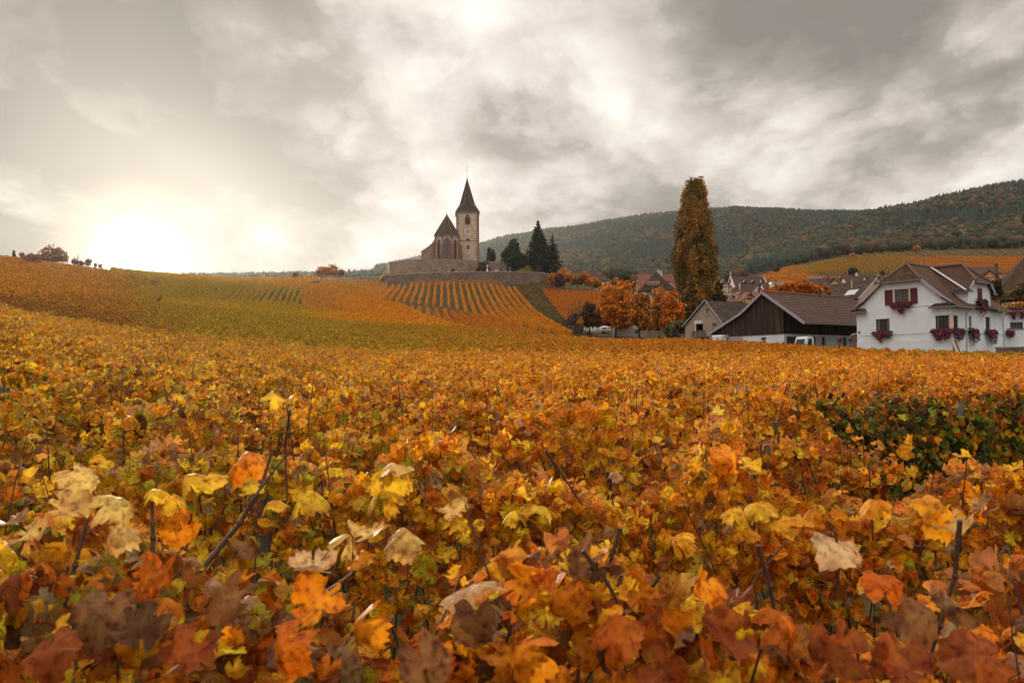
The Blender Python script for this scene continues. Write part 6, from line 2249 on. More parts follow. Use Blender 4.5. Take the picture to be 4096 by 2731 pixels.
# ------------------------------------------------------------------ the church on its hill
def arch(x0, x1, z0, zs, zt, n=6):
    """pointed opening"""
    c = (x0 + x1) / 2
    pts = [(x0, z0), (x1, z0), (x1, zs)]
    for k in range(1, n):
        t = k / n
        pts.append((x1 + (c - x1) * (1 - math.cos(t * math.pi / 2)) ** .9, zs + (zt - zs) * math.sin(t * math.pi / 2)))
    pts.append((c, zt))
    for k in range(n - 1, 0, -1):
        t = k / n
        pts.append((x0 + (c - x0) * (1 - math.cos(t * math.pi / 2)) ** .9, zs + (zt - zs) * math.sin(t * math.pi / 2)))
    pts.append((x0, zs))
    return pts


def gothic(t, fn, x0, x1, z0, zs, zt, lights=3, sur=.3, depth=.32, name='gothic_window', pane=None, tmat=None):
    o = arch(x0, x1, z0, zs, zt)
    oo = arch(x0 - sur, x1 + sur, z0, zs, zt + sur * 1.2)
    m = MB()
    n = len(o)
    for i in range(1, n):                               # moulded stone frame standing just proud of the plaster
        j = (i + 1) % n
        a, b, c, d = o[i], o[j], oo[j], oo[i]
        m.poly([fn(*a, -.05), fn(*b, -.05), fn(*c, -.05), fn(*d, -.05)])
        m.poly([fn(*d, -.05), fn(*c, -.05), fn(*c, .03), fn(*d, .03)])
        m.poly([fn(*b, -.05), fn(*a, -.05), fn(*a, depth), fn(*b, depth)])
    m.abd(fn, x0 - sur, z0 - .22, -.12, x1 + sur, z0, .03)
    w = m.build(name, SANDST, t)
    g = MB()
    g.poly([fn(p[0], p[1], depth) for p in o])
    g.build('pane', pane or GLASS, w)
    tr = MB()
    wd = (x1 - x0)
    for k in range(1, lights):
        c = x0 + wd * k / lights
        tr.abd(fn, c - .05, z0, depth - .12, c + .05, zs + .25 * (zt - zs), depth - .02)
    lw = wd / lights
    for k in range(lights):
        c = x0 + lw * (k + .5)
        pts = [(c + lw * .5 * math.cos(a), zs + lw * .6 * math.sin(a)) for a in np.linspace(0, math.pi, 7)]
        tr.tube([fn(p[0], p[1], depth - .07) for p in pts], .05, 4)
    cx_, cz_ = (x0 + x1) / 2, zs + (zt - zs) * .52
    rr_ = wd * .19
    pts = [(cx_ + rr_ * math.cos(a), cz_ + rr_ * math.sin(a)) for a in np.linspace(0, 2 * math.pi, 11)]
    tr.tube([fn(p[0], p[1], depth - .07) for p in pts], .05, 4)
    if lights > 2:
        for sg in (-1, 1):
            pts = [(cx_ + sg * wd * .26 + wd * .1 * math.cos(a), zs + (zt - zs) * .33 + wd * .1 * math.sin(a)) for a in np.linspace(0, 2 * math.pi, 9)]
            tr.tube([fn(p[0], p[1], depth - .07) for p in pts], .04, 4)
    k = z0 + .7
    while k < zs:
        tr.abd(fn, x0, k - .015, depth - .05, x1, k + .015, depth - .02)
        k += .75
    tr.build('tracery', tmat or SANDST, w)
    return w


def church():
    c = P(1788, 1041, 284)
    t = thing('church', 'old fortified church with brown broach spire, painted clock and tall gothic choir windows', 'church', c, R(4))
    K = .0307
    X = lambda x: (x - 837) * K
    Zc = lambda y: (1155 - y) * K + .3
    KT = .0315
    XT = lambda x: (x - 837) * KT
    ZT = lambda y: 1.0 + (1155 - y) * .03125 + max(0, 595 - y) * .0023
    B = -7.0
    # choir: half octagon
    a, b = 1.72, 4.16
    dy = b - a
    pl = [(-b, 13), (-b, dy), (-a, 0), (a, 0), (b, dy), (b, 13)]
    he = Zc(857)
    m = MB()
    fns = []
    for (p, q) in zip(pl, pl[1:]):
        P0, Q0 = Vector((p[0], p[1], 0)), Vector((q[0], q[1], 0))
        d = (Q0 - P0).normalized(); n_in = Vector((-d.y, d.x, 0)); L = (Q0 - P0).length
        fn = lambda A_, B_, D_, P0=P0, d=d, n_in=n_in: tuple(P0 + d * A_ + n_in * D_ + Vector((0, 0, B_)))
        fns.append((fn, L))
    zb, zs, zt = Zc(1147), Zc(955), Zc(908)
    for i, (fn, L) in enumerate(fns):
        holes = []
        if i == 2: holes = [arch(L / 2 - 1.02, L / 2 + 1.02, zb, zs, zt)]
        if i in (1, 3): holes = [arch(L / 2 - .66, L / 2 + .66, zb, Zc(965), Zc(922))]
        m.panel([(0, B), (L, B), (L, he), (0, he)], holes, fn, .34)
    m.build('choir_wall', CHW, t)
    for i in (1, 2, 3):
        fn, L = fns[i]
        if i == 2: gothic(t, fn, L / 2 - 1.02, L / 2 + 1.02, zb, zs, zt, 4, .30)
        else: gothic(t, fn, L / 2 - .66, L / 2 + .66, zb, Zc(965), Zc(922), 2, .28)
    # choir roof: pyramid over the apse, lower ridge running back
    ap = Vector((0, 4.0, Zc(628) + .75))
    e = .42
    k = (b + e) / b
    ro = [(p[0] * k, p[1] - (e if abs(p[1]) < .01 else e * .45) * (p[1] < 5), he - .12) for p in pl]
    m = MB()
    for p, q in zip(ro[1:-1], ro[2:-1]): m.facet([p, q, tuple(ap)], .16)
    rz = Zc(664) + .9
    for sg in (-1, 1):
        xo = (b + e) * sg
        m.facet([(xo, dy - .2, he - .12), (xo, 14, he - .12), (0, 14, rz), (0, 4.6, rz)], .16)
        m.facet([(xo, dy - .2, he - .12), (0, 4.6, rz), tuple(ap)], .16)
    rf = m.build('choir_roof', T_CHURCH, t)
    m = MB()
    for p in ro[1:5]: m.tube([p, ap], [.13, .11], 5)
    m.tube([ap, (0, 4.6, rz), (0, 14, rz)], .12, 5)
    m.lathe([(.2, 0), (.16, .35), (.03, .6)], ap, 8)
    m.build('ridge_tiles', RIDGE, rf)
    m = MB()
    for p, q in zip(ro[1:-1], ro[2:-1]): m.bar(Vector(p) - Vector((0, 0, .2)), Vector(q) - Vector((0, 0, .2)), .16, .2)
    m.bar(Vector(ro[4]) - Vector((0, 0, .2)), Vector((ro[4][0], 9, he - .32)), .16, .2)
    m.build('cornice', GUTTER, rf)
    # nave hidden behind
    m = MB()
    m.panel([(0, B), (9, B), (9, he), (4.5, rz - .6), (0, he)], [], lambda A_, B_, D_: (A_ - 4.5, 13 + D_, B_))
    m.panel([(0, B), (14, B), (14, he), (0, he)], [], lambda A_, B_, D_: (-4.5, 27 - A_, B_))
    m.panel([(0, B), (14, B), (14, he), (0, he)], [], lambda A_, B_, D_: (4.5, 13 + A_, B_))
    m.panel([(0, B), (9, B), (9, he), (4.5, rz - .6), (0, he)], [], lambda A_, B_, D_: (4.5 - A_, 27, B_))
    m.build('nave_wall', CHW, t)
    m = MB()
    for sg in (-1, 1): m.facet([(4.8 * sg, 13, he - .2), (4.8 * sg, 27.4, he - .2), (0, 27.4, rz - .45), (0, 13, rz - .45)], .16)
    m.build('nave_roof', T_CHURCH, t)
    # buttresses on the choir corners, sandstone quoins above them
    for (p, ang, hb, out) in ((pl[1], R(202.5), 7.0, 1.5), (pl[2], R(247.5), 6.4, 1.15), (pl[3], R(292.5), 6.4, 1.15), (pl[4], R(337.5), 6.6, 1.5)):
        o = Vector((math.cos(ang), math.sin(ang), 0)); s_ = Vector((-o.y, o.x, 0)) * .36
        q = Vector((p[0], p[1], 0))
        m = MB()
        for z0, z1, o0, o1 in ((B, hb * .42, out, out), (hb * .42, hb * .47, out + .08, out * .82), (hb * .47, hb * .86, out * .8, out * .8), (hb * .86, hb, out * .84, .06)):
            i_ = q - o * .3
            m.hexa([i_ - s_ + Vector((0, 0, z0)), q + o * o0 - s_ + Vector((0, 0, z0)), q + o * o0 + s_ + Vector((0, 0, z0)), i_ + s_ + Vector((0, 0, z0)),
                    i_ - s_ + Vector((0, 0, z1)), q + o * o1 - s_ + Vector((0, 0, z1)), q + o * o1 + s_ + Vector((0, 0, z1)), i_ + s_ + Vector((0, 0, z1))])
        m.build('buttress', SANDST, t)
        m = MB(); z = hb * .9; kk = 0
        while z < he - .4:
            for sg, (fn, L) in zip((-1, 1), ((fns[pl.index(p) - 1]), (fns[pl.index(p)]))):
                l = (.62 if (kk + (sg > 0)) % 2 else .30) * random.uniform(.85, 1.15)
                if sg < 0: m.abd(fn, L - l, z, -.03, L + .012, z + .36, .05)
                else: m.abd(fn, -.012, z, -.03, l, z + .36, .05)
            z += .37; kk += 1
        m.build('quoins', SANDST, t)
    # sacristy with its swept wall at the left
    xw = [(-9.3, B), (-4.2, B), (-4.2, Zc(880)), (-4.75, Zc(905)), (-5.6, Zc(948)), (-7.2, Zc(990)), (-9.3, Zc(1040))]
    m = MB(); m.panel(xw, [], lambda A_, B_, D_: (A_, 5.2 + D_, B_)); m.poly([(-9.3, 5.2, B), (-9.3, 5.2, Zc(1040)), (-9.3, 15, Zc(1040)), (-9.3, 15, B)])
    m.build('sacristy_wall', CHW2, t)
    m = MB()
    for p, q in zip(xw[2:], xw[3:]): m.facet([(p[0], 5.05, p[1] + .08), (q[0] - (.2 if q[0] < -9 else 0), 5.05, q[1] + .08), (q[0] - (.2 if q[0] < -9 else 0), 15, q[1] + .08), (p[0], 15, p[1] + .08)], .15)
    m.build('sacristy_roof', T_CHURCH, t)
    m = MB(); m.abd(lambda A_, B_, D_: (A_, 5.2 + D_, B_), X(605), B, -.06, X(612), Zc(1118), 0); m.abd(lambda A_, B_, D_: (A_, 5.2 + D_, B_), X(632), B, -.06, X(640), Zc(1118), 0); m.abd(lambda A_, B_, D_: (A_, 5.2 + D_, B_), X(598), Zc(1118), -.06, X(645), Zc(1112), 0)
    for k2 in range(5): m.abd(lambda A_, B_, D_: (A_, 5.2 + D_, B_), -9.32, .1 + k2 * .74, -.03, -9.3 + (.9 if k2 % 2 else .5), .42 + k2 * .74, .02)
    m.build('sacristy_doorframe', SANDST, t)
    # tower
    x0, x1, y0 = XT(946), XT(1209), 5.0
    Wt = x1 - x0
    y1 = y0 + Wt
    ht = ZT(597)
    ft = lambda A_, B_, D_: (x0 + A_, y0 + D_, B_)
    A = lambda x: XT(x) - x0
    bel = arch(A(1053), A(1099), ZT(738), ZT(662), ZT(627))
    lun = [(A(1080) + KT * 20 * math.cos(q), ZT(932) + KT * 22 * math.sin(q)) for q in np.linspace(0, math.pi, 9)]
    slit = (A(1074), ZT(1032), A(1088), ZT(995))
    m = MB()
    m.panel([(0, B), (Wt, B), (Wt, ht), (0, ht)], [bel, lun, slit], ft, .4)
    m.panel([(0, B), (Wt, B), (Wt, ht), (0, ht)], [], lambda A_, B_, D_: (x1 - D_, y0 + A_, B_))
    m.panel([(0, B), (Wt, B), (Wt, ht), (0, ht)], [], lambda A_, B_, D_: (x0 + D_, y1 - A_, B_))
    m.panel([(0, B), (Wt, B), (Wt, ht), (0, ht)], [], lambda A_, B_, D_: (x1 - A_, y1 - D_, B_))
    m.build('tower_wall', CHW, t)
    m = MB()
    for side, zlo, mult in ((0, ZT(840), 1), (1, B, 1.25)):
        z = ht - .3; kk = 0
        while z > zlo:
            h_ = random.uniform(.38, .52)
            l = ((.95 if kk % 2 else .42) * random.uniform(.8, 1.2)) * mult
            z -= h_
            if side == 0:
                m.abd(ft, -.03, z, -.03, l, z + h_ * .96, .05); m.box((x0 - .03, y0 + .05, z), (x0 + .05, y0 + (.5 if kk % 2 else .9), z + h_ * .96))
            else:
                m.abd(ft, Wt - l, z, -.03, Wt + .03, z + h_ * .96, .05); m.box((x1 - .05, y0 + .05, z), (x1 + .03, y0 + (.5 if kk % 2 else .9), z + h_ * .96))
            kk += 1
    m.build('quoins', SANDST, t)
    m = MB(); m.abd(ft, -.12, ZT(937), -.14, Wt + .12, ZT(930), .0); m.build('string_course', SANDST, t)
    w = gothic(t, ft, A(1053), A(1099), ZT(738), ZT(662), ZT(627), 2, .0, .38, 'belfry_window', DARK, LIME)
    m = MB()
    for sx in ((1042, 1053), (1099, 1111)): m.abd(ft, A(sx[0]), ZT(738), -.04, A(sx[1]), ZT(664), .02)
    m.abd(ft, A(1046), ZT(747), -.15, A(1108), ZT(738), .1); m.build('surround', SANDST, w)
    m = MB()
    z = ZT(736)
    while z < ZT(668):
        m.hexa([ft(A(1053), z, .1), ft(A(1099), z, .1), ft(A(1099), z + .2, .36), ft(A(1053), z + .2, .36), ft(A(1053), z + .04, .1), ft(A(1099), z + .04, .1), ft(A(1099), z + .24, .36), ft(A(1053), z + .24, .36)])
        z += .27
    m.build('louvres', TIMBER, w)
    m = MB(); m.poly([ft(p[0], p[1], .35) for p in lun]); m.build('lunette', DARK, t)
    m = MB(); m.poly([ft(slit[0], slit[1], .35), ft(slit[2], slit[1], .35), ft(slit[2], slit[3], .35), ft(slit[0], slit[3], .35)])
    sw_ = m.build('slit_window', DARK, t)
    m = MB()
    for q in ((1066, 1030, 1074, 1000), (1088, 1030, 1096, 1000), (1062, 1000, 1100, 990), (1067, 1036, 1095, 1030)): m.abd(ft, A(q[0]), ZT(q[1]), -.04, A(q[2]), ZT(q[3]), .02)
    m.build('surround', SANDST, sw_)
    gothic(t, ft, A(1067), A(1096), ZT(1165), ZT(1118), ZT(1096), 2, .12, .06, 'blind_window', CHW, LIME)
    # the clock on its painted square
    m = MB(); m.abd(ft, A(1006), ZT(905), -.012, A(1156), ZT(752), .0)
    cl = m.build('clock', plain('ochre_fresco', (.50, .36, .22), .9, .2, 1.6, c2=(.60, .45, .30)), t)
    m = MB()
    for q in ((1024, 890, 1028, 768), (1130, 890, 1134, 768), (1028, 890, 1130, 886), (1028, 772, 1130, 768)): m.abd(ft, A(q[0]), ZT(q[1]), -.022, A(q[2]), ZT(q[3]), -.012)
    m.build('painted_border', CHW2, cl)
    cc = Vector(ft(A(1079), ZT(826), 0)); r_ = 46 * KT
    def disc(r0, r1, d0, n=40, th=.02):
        q = MB()
        for i in range(n):
            u0, u1 = 2 * math.pi * i / n, 2 * math.pi * (i + 1) / n
            q.hexa([cc + Vector((r0 * math.cos(u0), -d0, r0 * math.sin(u0))), cc + Vector((r1 * math.cos(u0), -d0, r1 * math.sin(u0))), cc + Vector((r1 * math.cos(u1), -d0, r1 * math.sin(u1))), cc + Vector((r0 * math.cos(u1), -d0, r0 * math.sin(u1))),
                    cc + Vector((r0 * math.cos(u0), -d0 - th, r0 * math.sin(u0))), cc + Vector((r1 * math.cos(u0), -d0 - th, r1 * math.sin(u0))), cc + Vector((r1 * math.cos(u1), -d0 - th, r1 * math.sin(u1))), cc + Vector((r0 * math.cos(u1), -d0 - th, r0 * math.sin(u1)))])
        return q
    disc(.01, r_, .014).build('dial', plain('grey_dial', (.30, .31, .33), .7, .08), cl)
    m = disc(r_ * .94, r_, .040)
    dkb = plain('dark_dial_paint', (.06, .06, .07), .8)
    m.build('dial_rim', dkb, cl)
    m = MB()
    for h in range(12):
        q = math.pi / 2 - h * math.pi / 6
        p = cc + Vector((r_ * .77 * math.cos(q), -.046, r_ * .77 * math.sin(q)))
        s_ = .235
        rd_ = Vector((math.cos(q), 0, math.sin(q))); tg = Vector((-rd_.z, 0, rd_.x))
        m.hexa([p + (-rd_ * .8 - tg * .8) * s_, p + (rd_ - tg) * s_, p + (rd_ + tg) * s_, p + (-rd_ * .8 + tg * .8) * s_] + [x + Vector((0, -.01, 0)) for x in (p + (-rd_ * .8 - tg * .8) * s_, p + (rd_ - tg) * s_, p + (rd_ + tg) * s_, p + (-rd_ * .8 + tg * .8) * s_)])
    m.build('numeral_plates', VWHITE, cl)
    for h, tx in enumerate(('XII', 'I', 'II', 'III', 'IV', 'V', 'VI', 'VII', 'VIII', 'IX', 'X', 'XI')):
        q = math.pi / 2 - h * math.pi / 6
        p = cc + Vector((r_ * .77 * math.cos(q), -.062, r_ * .77 * math.sin(q)))
        text_mesh('numeral', tx, .36, cl, p, dkb, 'CENTER')
    gold = plain('gilt', (.75, .42, .12), .35, .1, 4.0, metal=.6)
    for q, l in ((R(137), 1.05), (R(-42), 1.12)):
        d_ = Vector((math.cos(q), 0, math.sin(q))); n_ = Vector((-d_.z, 0, d_.x))
        p = cc + Vector((0, -.085, 0))
        m = MB(); m.bar(p, p + d_ * l * .6, .07, .02, up=(0, 1, 0))
        for s1, s2, wd in ((.55, .75, .22), (.68, .92, .16), (.85, 1.05, .08)): m.hexa([p + d_ * l * s1 - n_ * wd * .6, p + d_ * l * s1 + n_ * wd * .6, p + d_ * l * s2 + n_ * wd, p + d_ * l * s2 - n_ * wd] + [x + Vector((0, -.02, 0)) for x in (p + d_ * l * s1 - n_ * wd * .6, p + d_ * l * s1 + n_ * wd * .6, p + d_ * l * s2 + n_ * wd, p + d_ * l * s2 - n_ * wd)])
        m.build('clock_hand', gold, cl)
    # broach spire
    cxs, cys = (x0 + x1) / 2, (y0 + y1) / 2
    hs, zo, oc = Wt / 2 + .28, ht + 3.5, 2.72
    ed = oc * math.tan(R(22.5))
    tip = ZT(185)
    sq = [(cxs - hs, cys - hs), (cxs + hs, cys - hs), (cxs + hs, cys + hs), (cxs - hs, cys + hs)]
    ocp = [(cxs - ed, cys - oc), (cxs + ed, cys - oc), (cxs + oc, cys - ed), (cxs + oc, cys + ed), (cxs + ed, cys + oc), (cxs - ed, cys + oc), (cxs - oc, cys + ed), (cxs - oc, cys - ed)]
    m = MB()
    zt2, r2 = ZT(245), .42
    for i in range(4):
        p, q = sq[i], sq[(i + 1) % 4]
        a_, b_ = ocp[2 * i], ocp[2 * i + 1]
        m.facet([(*p, ht - .02), (*q, ht - .02), (*b_, zo), (*a_, zo)], .12)
        c_ = ocp[(2 * i + 2) % 8]
        m.facet([(*q, ht - .02), (*c_, zo), (*b_, zo)], .12)
    up = [(cxs + (p[0] - cxs) * r2 / oc, cys + (p[1] - cys) * r2 / oc) for p in ocp]
    for i in range(8):
        p, q = ocp[i], ocp[(i + 1) % 8]
        a_, b_ = up[i], up[(i + 1) % 8]
        m.facet([(*p, zo), (*q, zo), (*b_, zt2), (*a_, zt2)], .1)
        m.facet([(*a_, zt2), (*b_, zt2), (cxs, cys, tip)], .05)
    sp = m.build('spire', T_CHURCH, t)
    m = MB()
    for i in range(8): m.tube([(*ocp[i], zo), (*up[i], zt2), (cxs, cys, tip)], [.07, .06, .04], 4)
    for i in range(4):
        m.tube([(*sq[i], ht), (*ocp[(2 * i - 1) % 8], zo)], .06, 4); m.tube([(*sq[i], ht), (*ocp[2 * i], zo)], .06, 4)
    m.build('ridge_tiles', RIDGE, sp)
    m = MB()
    for i in range(4): m.bar((*sq[i], ht - .12), (*sq[(i + 1) % 4], ht - .12), .14, .2)
    m.build('cornice', GUTTER, sp)
    m = MB()
    m.tube([(cxs, cys, tip - .8), (cxs, cys, ZT(150)), (cxs, cys, ZT(68))], [.16, .06, .035], 6)
    m.bar((cxs - .45, cys, ZT(111)), (cxs + .45, cys, ZT(111)), .07)
    for dx in (-.45, .45): m.lathe([(.0, -.1), (.1, 0), (0, .1)], (cxs + dx, cys, ZT(111)), 6)
    m.lathe([(0, -.14), (.13, 0), (0, .14)], (cxs, cys, ZT(68)), 8)
    m.build('spire_cross', GUTTER, sp)


def wall_run(name, label, pts, th, zb, mat, cope):
    """masonry along a plan line with stones laid on top"""
    q = [P(*p) for p in pts]
    org = Vector((q[0].x, q[0].y, zb))
    t = thing(name, label, 'wall', org)
    m, c = MB(), MB()
    for a, b in zip(q, q[1:]):
        a, b = a - org, b - org
        d = Vector((b.x - a.x, b.y - a.y, 0)).normalized()
        n = Vector((-d.y, d.x, 0)) * th
        m.hexa([Vector((a.x, a.y, 0)), Vector((b.x, b.y, 0)), Vector((b.x, b.y, 0)) + n, Vector((a.x, a.y, 0)) + n, a, b, b + n, a + n])
        k = max(1, int((b - a).length / 1.1))
        o = d.cross(Vector((0, 0, 1))) * .10
        for i in range(k):
            p0, p1 = a.lerp(b, i / k), a.lerp(b, (i + 1.0) / k)
            h = Vector((0, 0, random.uniform(.20, .34)))
            c.hexa([p0 + o, p1 + o, p1 + n - o, p0 + n - o, p0 + o * .7 + h, p1 + o * .7 + h, p1 + n - o + h * .8, p0 + n - o + h * .8])
    m.build('masonry', mat, t)
    c.build('coping', cope, t)
    return t


church()
wall_run('churchyard_wall', 'high pale rubble wall with rounded ends ringing the church', [(1552, 1053, 300), (1551, 1051, 288), (1556, 1050, 284), (1568, 1050, 281), (1582, 1049, 280), (1622, 1041.5, 279), (1672, 1039, 278), (1760, 1040, 277.5), (1834, 1041, 277.5), (1872, 1043, 277.8), (1900, 1045, 278.5), (1948, 1047, 281), (2006, 1050, 284), (2034, 1051, 285), (2050, 1053, 287), (2058, 1054, 291), (2060, 1055, 299)], .9, YARD - 1, STONE, COPE)
wall_run('retaining_wall', 'long low dark rubble wall along the top of the vines below the church', [(1540, 1103, 285), (1538, 1101, 271.2), (1600, 1098, 271.3), (1662, 1095, 271.3), (1760, 1091, 271.4), (1900, 1088.5, 271.5), (2010, 1088, 271.6), (2100, 1090, 271.8), (2150, 1092, 272), (2193, 1096, 272.6), (2198, 1097, 279)], .7, YARD - 7, STONE_D, COPE)
# churchyard gable behind the wall and low wall end
s_ = Site(2028, 1048, 300, R(-20), 'cemetery_shed', 'little pale gabled shed showing over the churchyard wall', 'shed', 3.4)
walls(s_.t, 3.4, 5, .1, 1.5, PALE_W, 'y'); gable_roof(s_.t, 3.4, 5, .1, 1.5, T_BARN, 'y', .3, .2)


# ------------------------------------------------------------------ graves
GRANITE = plain('grey_granite', (.22, .22, .23), .6, .15, 6.0)
PALEST = plain('pale_memorial_stone', (.55, .53, .50), .8, .1, 5.0)


def grave(u, vt, w, h, kind, mat, label):
    p = P(u, vt, 274.6)
    zt = p.z - YARD + .05
    t = thing('gravestone', label, 'gravestone', (p.x, p.y, YARD), 0, 'graves along the churchyard wall')
    m = MB(); m.box((-w * .65, -.3, -.3), (w * .65, .3, .25)); m.build('plinth', mat, t)
    m = MB()
    if kind == 'slab':
        m.prism([(-w / 2, -.1, .25), (w / 2, -.1, .25), (w / 2, -.1, zt * .8), (w * .25, -.1, zt), (-w * .25, -.1, zt), (-w / 2, -.1, zt * .8)], (0, .2, 0))
    elif kind == 'cross':
        m.box((-w * .5, -.2, .25), (w * .5, .2, zt * .38)); m.box((-.09, -.09, zt * .38), (.09, .09, zt)); m.box((-.42, -.085, zt * .72), (-.09, .085, zt * .72 + .16)); m.box((.09, -.085, zt * .72), (.42, .085, zt * .72 + .16))
    else:
        m.box((-w / 2, -.16, .25), (w / 2, .16, zt))
    m.build('headstone', mat, t)


grave(1753, 1083, 1.0, 1, 'slab', GRANITE, 'dark low headstone far left, before the pale rubble wall')
grave(1799, 1069, .8, 1, 'cross', GRANITE, 'grey stone cross standing against the rubble wall')
grave(1823, 1084, .75, 1, 'slab', PALEST, 'small pale headstone beside dark grave shrubs')
grave(1986, 1080, 1.6, 1, 'slab', PALEST, 'wide pale headstone right of the white crucifix')
grave(2019, 1080, 1.3, 1, 'slab', GRANITE, 'broad dark headstone next to the tall black stele')
grave(2029, 1063, .5, 1, 'stele', BLACKM, 'tall narrow black stele near the right wall end')
grave(2040, 1066, .5, 1, 'cross', GRANITE, 'thin dark grave cross right of the black stele')
p_ = P(1949, 1093, 274.2)
t_ = thing('crucifix', 'white crucifix on a white pedestal in front of the round bush', 'crucifix', (p_.x, p_.y, YARD))
m_ = MB(); m_.box((-.42, -.35, -.2), (.42, .35, .15)); m_.box((-.33, -.28, .15), (.33, .28, 1.15)); m_.box((-.4, -.34, 1.15), (.4, .34, 1.3)); m_.build('pedestal', VWHITE, t_)
m_ = MB(); m_.box((-.09, -.08, 1.3), (.09, .08, 2.95)); m_.box((-.5, -.075, 2.3), (-.09, .075, 2.48)); m_.box((.09, -.075, 2.3), (.5, .075, 2.48)); m_.build('cross', VWHITE, t_)


# ------------------------------------------------------------------ two walkers behind the long wall
def person(u, y, h, shirt, trousers, hair, label, rz, stride=.12):
    p = P(u, 1092, y)
    t = thing('person', label, 'person', (p.x, p.y, YARD), rz)
    k = h / 1.75

    def skin(name, vs, es, rad, mat, root=0):
        me = bpy.data.meshes.new(name)
        me.from_pydata([tuple(c * k for c in v) for v in vs], es, [])
        o = link(name, me, mat, t)
        md = o.modifiers.new('Skin', 'SKIN')
        for i, r_ in enumerate(rad):
            me.skin_vertices[0].data[i].radius = (r_ * k, r_ * k)
            me.skin_vertices[0].data[i].use_root = i == root
        o.modifiers.new('Sub', 'SUBSURF').levels = 1
        return o
    sk = plain('skin', (.50, .30, .21), .6, .05)
    s = stride
    V_ = [(0, 0, .95), (0, 0, 1.12), (0, 0, 1.36), (0, 0, 1.48), (0, -.02, 1.56), (0, -.03, 1.66),
          (.17, 0, 1.40), (.22, .05, 1.14), (.22, -.06, .93), (.22, -.10, .83), (-.17, 0, 1.40), (-.22, -.03, 1.14), (-.22, -.12, .95), (-.22, -.16, .86),
          (.09, 0, .90), (.10, -s * .6, .50), (.10, s * .2, .09), (.10, s * .2 - .14, .04), (-.09, 0, .90), (-.10, s * .3, .50), (-.10, s * 1.3, .11), (-.10, s * 1.3 - .13, .05)]
    E_ = [(0, 1), (1, 2), (2, 3), (3, 4), (4, 5), (2, 6), (6, 7), (7, 8), (8, 9), (2, 10), (10, 11), (11, 12), (12, 13), (0, 14), (14, 15), (15, 16), (16, 17), (0, 18), (18, 19), (19, 20), (20, 21)]
    r_ = [.13, .13, .15, .06, .075, .095, .06, .045, .036, .03, .06, .045, .036, .03, .09, .06, .042, .035, .09, .06, .042, .035]
    skin('body', V_, E_, r_, sk)
    skin('jacket', [V_[i] for i in (0, 1, 2, 3, 6, 7, 8, 10, 11, 12)], [(0, 1), (1, 2), (2, 3), (2, 4), (4, 5), (5, 6), (2, 7), (7, 8), (8, 9)], [.165, .16, .175, .08, .08, .065, .055, .08, .065, .055], shirt)
    skin('trousers', [V_[i] for i in (0, 14, 15, 16, 18, 19, 20)], [(0, 1), (1, 2), (2, 3), (0, 4), (4, 5), (5, 6)], [.15, .11, .08, .065, .11, .08, .065], trousers)
    skin('hair', [(0, .01, 1.70), (0, .03, 1.64), (0, .05, 1.58)], [(0, 1), (1, 2)], [.098, .10, .07], hair)


person(2148, 274.8, 1.72, plain('red_jacket', (.42, .02, .06), .8), plain('dark_trousers', (.04, .04, .06), .9), plain('brown_hair', (.05, .03, .02), .7), 'person in a red jacket walking behind the long churchyard wall', R(60))
person(2163, 275.4, 1.75, plain('black_jacket', (.02, .02, .025), .8), plain('grey_trousers', (.07, .07, .08), .9), plain('fair_hair', (.16, .10, .05), .7), 'person in black standing under the spruce behind the long wall', R(-30), .02)


# ------------------------------------------------------------------ vehicles, lamp, fence
def rbox(mb, a, b, r, seg=3):
    import bmesh
    bm = bmesh.new()
    bmesh.ops.create_cube(bm, size=1)
    for v in bm.verts: v.co = Vector([(a[i] + b[i]) / 2 + v.co[i] * (b[i] - a[i]) for i in range(3)])
    bmesh.ops.bevel(bm, geom=list(bm.edges), offset=r, segments=seg, affect='EDGES', profile=.5)
    bm.verts.index_update()
    i0 = len(mb.v)
    mb.v += [tuple(v.co) for v in bm.verts]
    for f in bm.faces:
        mb.f.append(tuple(i0 + v.index for v in f.verts)); mb.uv.append(None); mb.mi.append(mb.m)
    bm.free()


def wheel(t, x, y, r=.33, w=.2):
    m = MB(); m.lathe([(r * .55, -w / 2), (r * .93, -w / 2), (r, -w / 4), (r, w / 4), (r * .93, w / 2), (r * .55, w / 2)], (0, 0, 0), 16)
    m.v = [(x + a, y + c, r + b) for a, b, c in m.v]
    o = m.build('wheel', RUBBER, t)
    m = MB(); m.lathe([(0.01, -w * .45), (r * .56, -w * .45), (r * .56, w * .45), (.01, w * .45)], (0, 0, 0), 12)
    m.v = [(x + a, y + c, r + b) for a, b, c in m.v]
    m.build('rim', ZINC, o)


def pan(t, fn, a0, b0, a1, b1, name, mat, d=-.02, par=None):
    m = MB(); m.abd(fn, a0, b0, d, a1, b1, d + .03)
    return m.build(name, mat, par or t)


